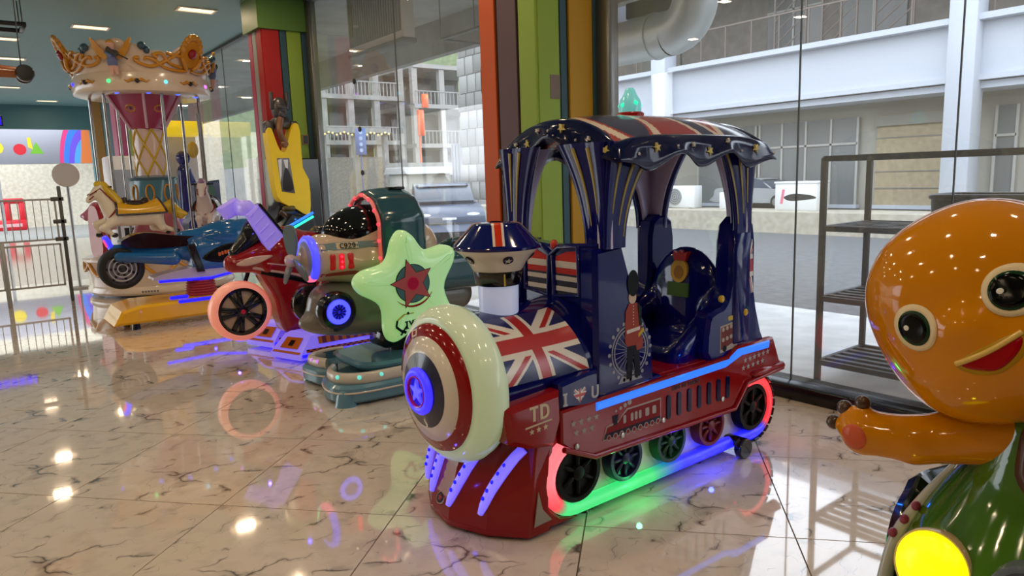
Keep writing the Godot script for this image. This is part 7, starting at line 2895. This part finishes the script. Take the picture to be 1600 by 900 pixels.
# ---------------------------------------------------------------- rack, cabinet and the far hall
func shelf_rack() -> void:
	var o := thing("shelf_rack", "black metal slatted shelf rack standing outside the right-hand glass", "shelf rack", Vector3(-1.75, -0.02, -4.72))
	var m := M("rack_black", C(34, 34, 35), 0.45, 0.3)
	var b: MB
	for x in [-0.65, 0.65]:
		for z in [0.3, -0.3]:
			b = MB.new()
			b.box(Vector3(x, 0.735, z), Vector3(0.035, 1.47, 0.035), 0.003)
			P(o, "post", b.done(), m)
	for k in 4:
		var y: float = [0.13, 0.56, 1.02, 1.465][k]
		b = MB.new()
		for z in [0.3, -0.3]:
			b.box(Vector3(0, y, z), Vector3(1.3, 0.035, 0.03), 0.003)
		for x in [-0.65, 0.65]:
			b.box(Vector3(x, y, 0), Vector3(0.03, 0.035, 0.6), 0.003)
		var f := P(o, "shelf_frame", b.done(), m)
		if k == 3:
			continue
		for i in 5:
			b = MB.new()
			b.box(Vector3(0, y + 0.004, -0.2 + i * 0.1), Vector3(1.28, 0.022, 0.045), 0.002)
			P(f, "slat", b.done(), m)
	o = thing("black_bin", "black rounded plastic tub outside, just behind the dinosaur's head", "tub", Vector3(-1.72, -0.02, -5.4))
	b = MB.new()
	var rows := []
	for q in [[0.0, 0.8, 0.0], [0.02, 0.82, 0.0], [0.6, 0.93, 0.0], [1.16, 1.02, 0.0], [1.2, 1.0, 0.0], [1.19, 0.94, 0.0], [0.2, 0.76, 0.0]]:
		var row := PackedVector3Array()
		for p in rrect(0.72, 0.42, 0.08, Vector2.ZERO, 4):
			row.append(Vector3(p.x * q[1], q[0], -p.y * q[1]))
		rows.append(row)
	b.grid(rows, true)
	P(o, "tub_body", b.done(), M("tub_black", C(30, 30, 33), 0.45))
	b = MB.new()
	var rim := []
	for p in rrect(0.73, 0.43, 0.08, Vector2.ZERO, 4):
		rim.append(Vector3(p.x, 1.19, -p.y))
	b.tube(rim, 0.018, 8, true)
	P(o, "tub_rim", b.done(), M("tub_black", C(30, 30, 33), 0.45))

func robot_cabinet() -> void:
	var o := thing("robot_cabinet", "yellow and black arcade racing cabinet with grey robot head, before the far pillar", "arcade cabinet", Vector3(-9.05, 0, -3.45))
	var blk := gloss("gloss_black", C(14, 14, 16), 0.15)
	var yel := M("cabinet_yellow", C(255, 216, 0), 0.45)
	var b := MB.new()
	# the screen faces +x; outline drawn in (z, y)
	b.use(side_x(-0.25)).extr(zy([0.22, 0.0, 0.22, 0.9, 0.14, 1.1, 0.14, 1.72, -0.43, 1.72, -0.43, 0.0]), -0.25, 0.2, 0.015)
	P(o, "cabinet_body", b.done(), blk)
	b = MB.new()
	b.use(side_x(-0.05)).extr(smooth2(zy([0.25, 2.06, 0.2, 2.09, 0.165, 1.98, 0.11, 1.82, 0.04, 1.8, -0.02, 1.98, -0.08, 2.13, -0.13, 2.16, -0.17, 2.06, -0.17, 1.6, -0.24, 1.45, -0.24, 1.1, -0.19, 0.98, -0.06, 1.06, 0.1, 1.14, 0.19, 1.24, 0.22, 1.5, 0.24, 1.8]), 2), -0.1, 0.08, 0.03)
	P(o, "yellow_frame", b.done(), yel)
	b = MB.new()
	b.use(side_x(0.03)).extr(zy([0.16, 1.72, 0.0, 1.72, -0.04, 1.27, 0.13, 1.3]), -0.01, 0.004, 0.002)
	P(o, "screen", b.done(), M("screen_dark", C(78, 68, 64), 0.08))
	b = MB.new()
	b.col(C(226, 226, 226)).use(side_x(0.0345)).extr(zy([0.15, 1.7, 0.1, 1.71, 0.12, 1.5, 0.14, 1.42]), 0.0, 0.002)
	b.extr(zy([0.08, 1.7, 0.02, 1.7, 0.03, 1.58, 0.06, 1.6]), 0.0, 0.002)
	b.col(C(34, 28, 28)).extr(smooth2(zy([0.11, 1.32, 0.09, 1.52, 0.05, 1.6, 0.0, 1.5, -0.02, 1.32]), 3), 0.0, 0.002)
	P(o, "screen_picture", b.done(), vcol(0.1))
	b = MB.new()
	b.box(Vector3(0.01, 1.08, 0.05), Vector3(0.09, 0.07, 0.16), 0.02)
	P(o, "coin_box", b.done(), M("coin_olive", C(90, 76, 20), 0.4))
	# handlebars and console
	b = MB.new()
	b.use(side_x(-0.15)).extr(zy([0.2, 0.7, 0.24, 0.86, 0.1, 1.02, -0.2, 0.96, -0.24, 0.7]), 0.0, 0.36, 0.02)
	P(o, "console", b.done(), blk)
	var neon := [[C(20, 110, 255), 0.0], [C(40, 220, 170), -0.05]]
	for q in neon:
		b = MB.new()
		b.tube([Vector3(0.23, 0.86 + q[1], 0.16), Vector3(0.23, 1.02 + q[1], -0.18)], 0.017, 8)
		P(o, "neon_tube", b.done(), E("neon_%d" % int(q[1] * -100), q[0], 1.5, C(60, 100, 160)))
	b = MB.new()
	b.tube([Vector3(0.1, 1.05, 0.2), Vector3(0.12, 0.98, 0.12), Vector3(0.1, 0.9, 0.16)], 0.03, 8)
	P(o, "handlebar", b.done(), M("bar_brown", C(90, 74, 62), 0.3, 0.5))
	# robot bust on top
	var gm := M("robot_grey", C(92, 88, 88), 0.35, 0.6)
	b = MB.new()
	b.ball(Vector3(-0.1, 2.34, 0.03), Vector3(0.1, 0.15, 0.1), 16, 12)
	b.box(Vector3(0.0, 2.36, 0.03), Vector3(0.03, 0.05, 0.13), 0.01)
	b.box(Vector3(-0.01, 2.27, 0.03), Vector3(0.04, 0.08, 0.09), 0.01)
	for s in [-1.0, 1.0]:
		b.box(Vector3(-0.08, 2.44, 0.03 + s * 0.1), Vector3(0.05, 0.22, 0.04), 0.01)
		b.box(Vector3(-0.1, 2.1, 0.03 + s * 0.16), Vector3(0.16, 0.18, 0.12), 0.03)
	b.box(Vector3(-0.1, 2.16, 0.03), Vector3(0.18, 0.14, 0.22), 0.03)
	P(o, "robot_head", b.done(), gm)
	b = MB.new()
	b.tube(smooth3([Vector3(0.0, 2.22, 0.06), Vector3(0.03, 2.05, 0.1), Vector3(0.02, 1.92, 0.04)], 5), 0.045, 8)
	b.ball(Vector3(0.02, 1.9, 0.05), Vector3(0.05, 0.05, 0.06), 10, 8)
	P(o, "robot_arm", b.done(), M("robot_copper", C(140, 100, 76), 0.35, 0.6))
	lamp(o, Vector3(0.34, 0.94, 0.0), C(40, 160, 255), 0.02)

func far_things() -> void:
	var b: MB
	# metal gate with two mesh leaves
	var o := thing("metal_gate", "grey metal mesh gate with dark post at the entrance left of the carousel", "gate", Vector3(-10.6, 0, -1.06))
	var gm := M("gate_grey", C(168, 168, 166), 0.5, 0.4)
	b = MB.new()
	b.box(Vector3(0, 0.73, 0), Vector3(0.04, 1.46, 0.04), 0.006)
	for y in [1.3, 1.02, 0.8]:
		b.box(Vector3(0, y, 0.03), Vector3(0.04, 0.05, 0.14), 0.006)
	P(o, "post", b.done(), M("post_grey", C(92, 92, 92), 0.5, 0.4))
	for q in [[1.3, 0.8], [0.74, 0.22]]:
		b = MB.new()
		for y in [q[0], q[1]]:
			b.box(Vector3(0, y, 0.85), Vector3(0.02, 0.022, 1.6))
		for z in [0.06, 1.65]:
			b.box(Vector3(0, (q[0] + q[1]) / 2, z), Vector3(0.02, q[0] - q[1], 0.022))
		var lf := P(o, "gate_leaf", b.done(), gm)
		for i in 19:
			b = MB.new()
			b.box(Vector3(0, (q[0] + q[1]) / 2, 0.13 + i * 0.08), Vector3(0.009, q[0] - q[1], 0.009))
			P(lf, "bar", b.done(), gm)
	b = MB.new()
	b.box(Vector3(0, 0.4, 0.66), Vector3(0.05, 0.8, 0.05), 0.006)
	P(o, "stub_post", b.done(), gm)
	# round white sign behind the gate
	o = thing("round_sign", "round pale disc sign on a thin stand behind the gate", "sign", Vector3(-11.9, 0, -1.3))
	b = MB.new()
	b.at(Vector3(0, 1.62, 0), Vector3(0, PI / 2, 0)).extr(ngon(32, 0.17), -0.012, 0.012, 0.004)
	P(o, "disc", b.done(), M("disc_grey", C(232, 230, 232), 0.4))
	b = MB.new()
	b.tube([Vector3(0, 0, 0), Vector3(0, 1.46, 0)], 0.014, 8)
	b.lathe([Vector2(0, 0), Vector2(0.14, 0), Vector2(0.13, 0.02), Vector2(0, 0.025)], 20)
	P(o, "stand", b.done(), gm)
	# advertisement wall beyond the entrance
	o = thing("advert_board", "long white hoarding with fruit pictures and rainbow band beyond the entrance", "billboard", Vector3(-30, -0.1, -2.3))
	b = MB.new()
	b.box(Vector3(0, 3.1, 0), Vector3(0.12, 1.3, 6.4), 0.01)
	P(o, "board", b.done(), M("board_white", C(160, 158, 166), 0.5))
	b = MB.new()
	b.use(side_x(0.062))
	for q in [[C(226, 70, 130), 0.9, 0.0], [C(70, 130, 230), 0.78, 0.001], [C(120, 90, 220), 0.62, 0.002], [C(90, 170, 240), 0.46, 0.003], [C(160, 158, 166), 0.3, 0.004]]:
		var arc := PackedVector2Array()
		for i in 15:
			var a := PI * i / 14.0
			arc.append(Vector2(1.75 + cos(a) * q[1] * 1.0, clampf(2.46 + sin(a) * q[1] * 2.2 - 0.1, 2.46, 3.72)))
		b.col(q[0]).extr(arc, 0.0, 0.002 + q[2])
	b.col(C(232, 128, 70)).extr(pv([1.5, 2.46, 2.9, 2.46, 2.9, 3.72, 1.62, 3.72]), 0.0, 0.009)
	b.col(C(210, 50, 60)).extr(ngon(14, 0.19, Vector2(-0.28, 2.95)), 0.0, 0.003)
	b.col(C(120, 180, 60)).extr(pv([0.0, 2.8, 0.4, 2.8, 0.2, 3.2]), 0.0, 0.003)
	b.col(C(236, 206, 60)).extr(pv([-0.04, 3.02, 0.1, 2.95, 0.06, 3.35, -0.04, 3.35]), 0.0, 0.004)
	b.extr(ngon(9, 0.22, Vector2(-0.95, 3.0)), 0.0, 0.003)
	P(o, "board_print", b.done(), vcol(0.5))
	b = MB.new()
	for z in [-3.0, -1.0, 1.0, 3.0]:
		b.box(Vector3(-0.1, 1.3, z), Vector3(0.1, 2.6, 0.1))
	P(o, "posts", b.done(), gm).set_meta("kind", "stuff")
	slab_box("stone_bank", Vector3(-35, 5.6, 2.0), Vector3(1.4, 12.0, 24), noisy("cream_stone", C(206, 196, 172), C(236, 228, 208), 0.5, 0.03))
	# red plastic barrier
	o = thing("plastic_barrier", "red plastic road barrier with three openings seen through the gate", "barrier", Vector3(-32.6, -0.02, -1.35))
	var rp := M("barrier_red", C(222, 40, 52), 0.4)
	b = MB.new()
	b.box(Vector3(0, 0.2, 0), Vector3(0.4, 0.4, 1.5), 0.05)
	b.box(Vector3(0, 1.1, 0), Vector3(0.18, 0.2, 1.5), 0.05)
	for i in 4:
		b.box(Vector3(0, 0.68, -0.66 + i * 0.44), Vector3(0.18, 0.75, 0.2), 0.05)
	P(o, "barrier_body", b.done(), rp)
	b = MB.new()
	b.box(Vector3(0.2, 0.2, 0), Vector3(0.02, 0.12, 1.2), 0.005)
	P(o, "pale_strip", b.done(), M("strip_pale", C(236, 180, 180), 0.5))
	# blue LED ticker under the far ceiling
	o = thing("led_ticker", "bright blue LED sign strip hanging at the far left under the ceiling", "led sign", Vector3(-20, 3.0, -0.35))
	b = MB.new()
	b.box(Vector3(0, 0, 0), Vector3(0.1, 0.24, 1.5), 0.01)
	P(o, "housing", b.done(), M("black_plastic", C(20, 20, 22), 0.35))
	b = MB.new()
	b.box(Vector3(0.052, 0, 0), Vector3(0.01, 0.18, 1.44))
	P(o, "led_face", b.done(), E("ticker_blue", C(26, 14, 255), 1.3, C(20, 20, 120)))
	b = MB.new()
	for z in [-0.6, 0.6]:
		b.tube([Vector3(0, 0.12, z), Vector3(0, 0.8, z)], 0.012, 6)
	P(o, "hanger", b.done(), gm)
	# striped columns and machines behind the carousel
	var cols := [[-17.5, -3.2, [C(176, 50, 50), C(150, 170, 90), C(180, 80, 120)]], [-21.0, -3.3, [C(150, 96, 60), C(120, 150, 160), C(160, 120, 60)]]]
	for i in cols.size():
		var q: Array = cols[i]
		var root := Node3D.new()
		root.name = "column"
		root.set_meta("kind", "structure")
		root.position = Vector3(q[0], 0, q[1])
		add_child(root, true)
		for k in 3:
			b = MB.new()
			b.box(Vector3(0, 1.9, -0.2 + k * 0.2), Vector3(0.5, 3.8, 0.19), 0.004)
			P(root, "panel", b.done(), M("far_stripe%d" % (i * 3 + k), q[2][k], 0.5))
	o = thing("white_machine", "tall white arcade machine behind the carousel column", "arcade machine", Vector3(-15.2, 0, -2.55))
	b = MB.new()
	b.box(Vector3(0, 1.0, 0), Vector3(0.6, 2.0, 0.5), 0.03)
	P(o, "cabinet_body", b.done(), M("machine_white", C(226, 222, 226), 0.3))
	b = MB.new()
	b.box(Vector3(0.302, 1.3, 0), Vector3(0.01, 0.9, 0.36), 0.003)
	P(o, "front_window", b.done(), M("machine_glass", C(168, 172, 184), 0.08))
	b = MB.new()
	b.box(Vector3(0.305, 0.6, 0.0), Vector3(0.02, 0.16, 0.2), 0.005)
	P(o, "prize_door", b.done(), M("black_plastic", C(20, 20, 22), 0.35))
	o = thing("prize_machine", "prize machine with yellow header and dark blue figure behind the carousel's right", "arcade machine", Vector3(-15.0, 0, -3.55))
	b = MB.new()
	b.box(Vector3(0, 0.45, 0), Vector3(0.7, 0.9, 0.8), 0.03)
	b.box(Vector3(-0.3, 1.6, 0), Vector3(0.1, 1.6, 0.8))
	b.box(Vector3(0.3, 1.7, -0.37), Vector3(0.08, 1.6, 0.06))
	b.box(Vector3(0.3, 1.7, 0.37), Vector3(0.08, 1.6, 0.06))
	P(o, "cabinet_body", b.done(), M("machine_beige", C(206, 196, 190), 0.3))
	b = MB.new()
	b.box(Vector3(0.05, 2.5, 0), Vector3(0.7, 0.26, 0.8), 0.02)
	P(o, "header", b.done(), E("header_yellow", C(255, 220, 40), 0.4, C(226, 190, 30)))
	b = MB.new()
	b.box(Vector3(0.345, 0.6, 0), Vector3(0.02, 0.4, 0.5), 0.006)
	P(o, "control_panel", b.done(), M("panel_violet", C(120, 90, 190), 0.3))
	P(o, "figure", blob([["cap", Vector3(0.1, 0.95, -0.05), Vector3(0.1, 1.7, -0.05), 0.16, 0.13], ["ell", Vector3(0.1, 1.95, -0.05), Vector3(0.13, 0.14, 0.13)], ["cap", Vector3(0.1, 1.6, -0.15), Vector3(0.15, 1.2, -0.28), 0.06, 0.05]], 0.03, 0.05), gloss("figure_navy", C(28, 26, 96), 0.2))
	b = MB.new()
	b.ball(Vector3(0.2, 2.1, -0.22), Vector3(0.08, 0.16, 0.1), 12, 8)
	P(o, "gold_prize", b.done(), M("prize_gold", C(190, 150, 60), 0.4))
	o = thing("green_machine", "dark green and navy game machine right of the white carousel horse", "arcade machine", Vector3(-12.9, 0, -3.35))
	b = MB.new()
	b.use(side_x(-0.25)).extr(zy([0.3, 0, 0.3, 0.8, 0.16, 1.0, 0.16, 1.45, -0.25, 1.5, -0.25, 0]), 0.0, 0.5, 0.02)
	P(o, "cabinet_body", b.done(), gloss("machine_navy", C(30, 36, 76), 0.2))
	b = MB.new()
	b.box(Vector3(0.26, 1.2, 0.0), Vector3(0.02, 0.4, 0.3), 0.005)
	P(o, "side_panel", b.done(), M("machine_green", C(52, 92, 60), 0.3))
	b = MB.new()
	b.tube(smooth3([Vector3(0.27, 1.38, 0.1), Vector3(0.28, 1.34, 0.13), Vector3(0.28, 1.28, 0.1)], 4), 0.014, 6)
	P(o, "green_light", b.done(), E("green_light", C(60, 255, 150), 1.2, C(60, 160, 110)))
	# hanging black ring lamp and model car under the ceiling
	o = thing("hanging_ring", "black hanging lamp frame under the ceiling at the upper left", "pendant lamp", Vector3(-11.0, 3.42, -0.78))
	b = MB.new()
	for z in [-0.16, 0.16]:
		b.box(Vector3(0, 0, z), Vector3(0.5, 0.05, 0.05), 0.006)
	for x in [-0.22, 0.22]:
		b.box(Vector3(x, 0, 0), Vector3(0.05, 0.05, 0.36), 0.006)
	P(o, "frame", b.done(), M("black_plastic", C(20, 20, 22), 0.35))
	b = MB.new()
	for x in [-0.2, 0.2]:
		b.tube([Vector3(x, 0, 0.15), Vector3(x, 0.36, 0.15)], 0.007, 5)
		b.tube([Vector3(x, 0, -0.15), Vector3(x, 0.36, -0.15)], 0.007, 5)
	P(o, "cable", b.done(), M("dark_steel", C(70, 72, 74), 0.4, 0.5))
	o = thing("model_car", "brown model racing car with black wheels hanging under the ceiling at far left", "model car", Vector3(-8.6, 2.52, -0.5))
	P(o, "body", blob([["cap", Vector3(0, 0.05, 0.3), Vector3(0, 0.03, -0.22), 0.075, 0.05], ["ell", Vector3(0, 0.1, 0.16), Vector3(0.08, 0.07, 0.12)]], 0.014, 0.04), gloss("model_brown", C(150, 84, 44), 0.2))
	for x in [-0.09, 0.09]:
		for z in [-0.2, 0.26]:
			b = MB.new()
			b.at(Vector3(x, 0.02, z), Vector3(0, 0, PI / 2)).lathe([Vector2(0, -0.035), Vector2(0.07, -0.035), Vector2(0.08, -0.02), Vector2(0.08, 0.02), Vector2(0.07, 0.035), Vector2(0.03, 0.03), Vector2(0, 0.03)], 20)
			P(o, "wheel", b.done(), gloss("gloss_black", C(14, 14, 16), 0.15))
	b = MB.new()
	b.tube([Vector3(0, 0.1, 0.26), Vector3(0, 1.28, 0.3)], 0.006, 5)
	b.tube([Vector3(0, 0.06, -0.18), Vector3(0, 1.28, -0.2)], 0.006, 5)
	P(o, "wire", b.done(), M("dark_steel", C(70, 72, 74), 0.4, 0.5))
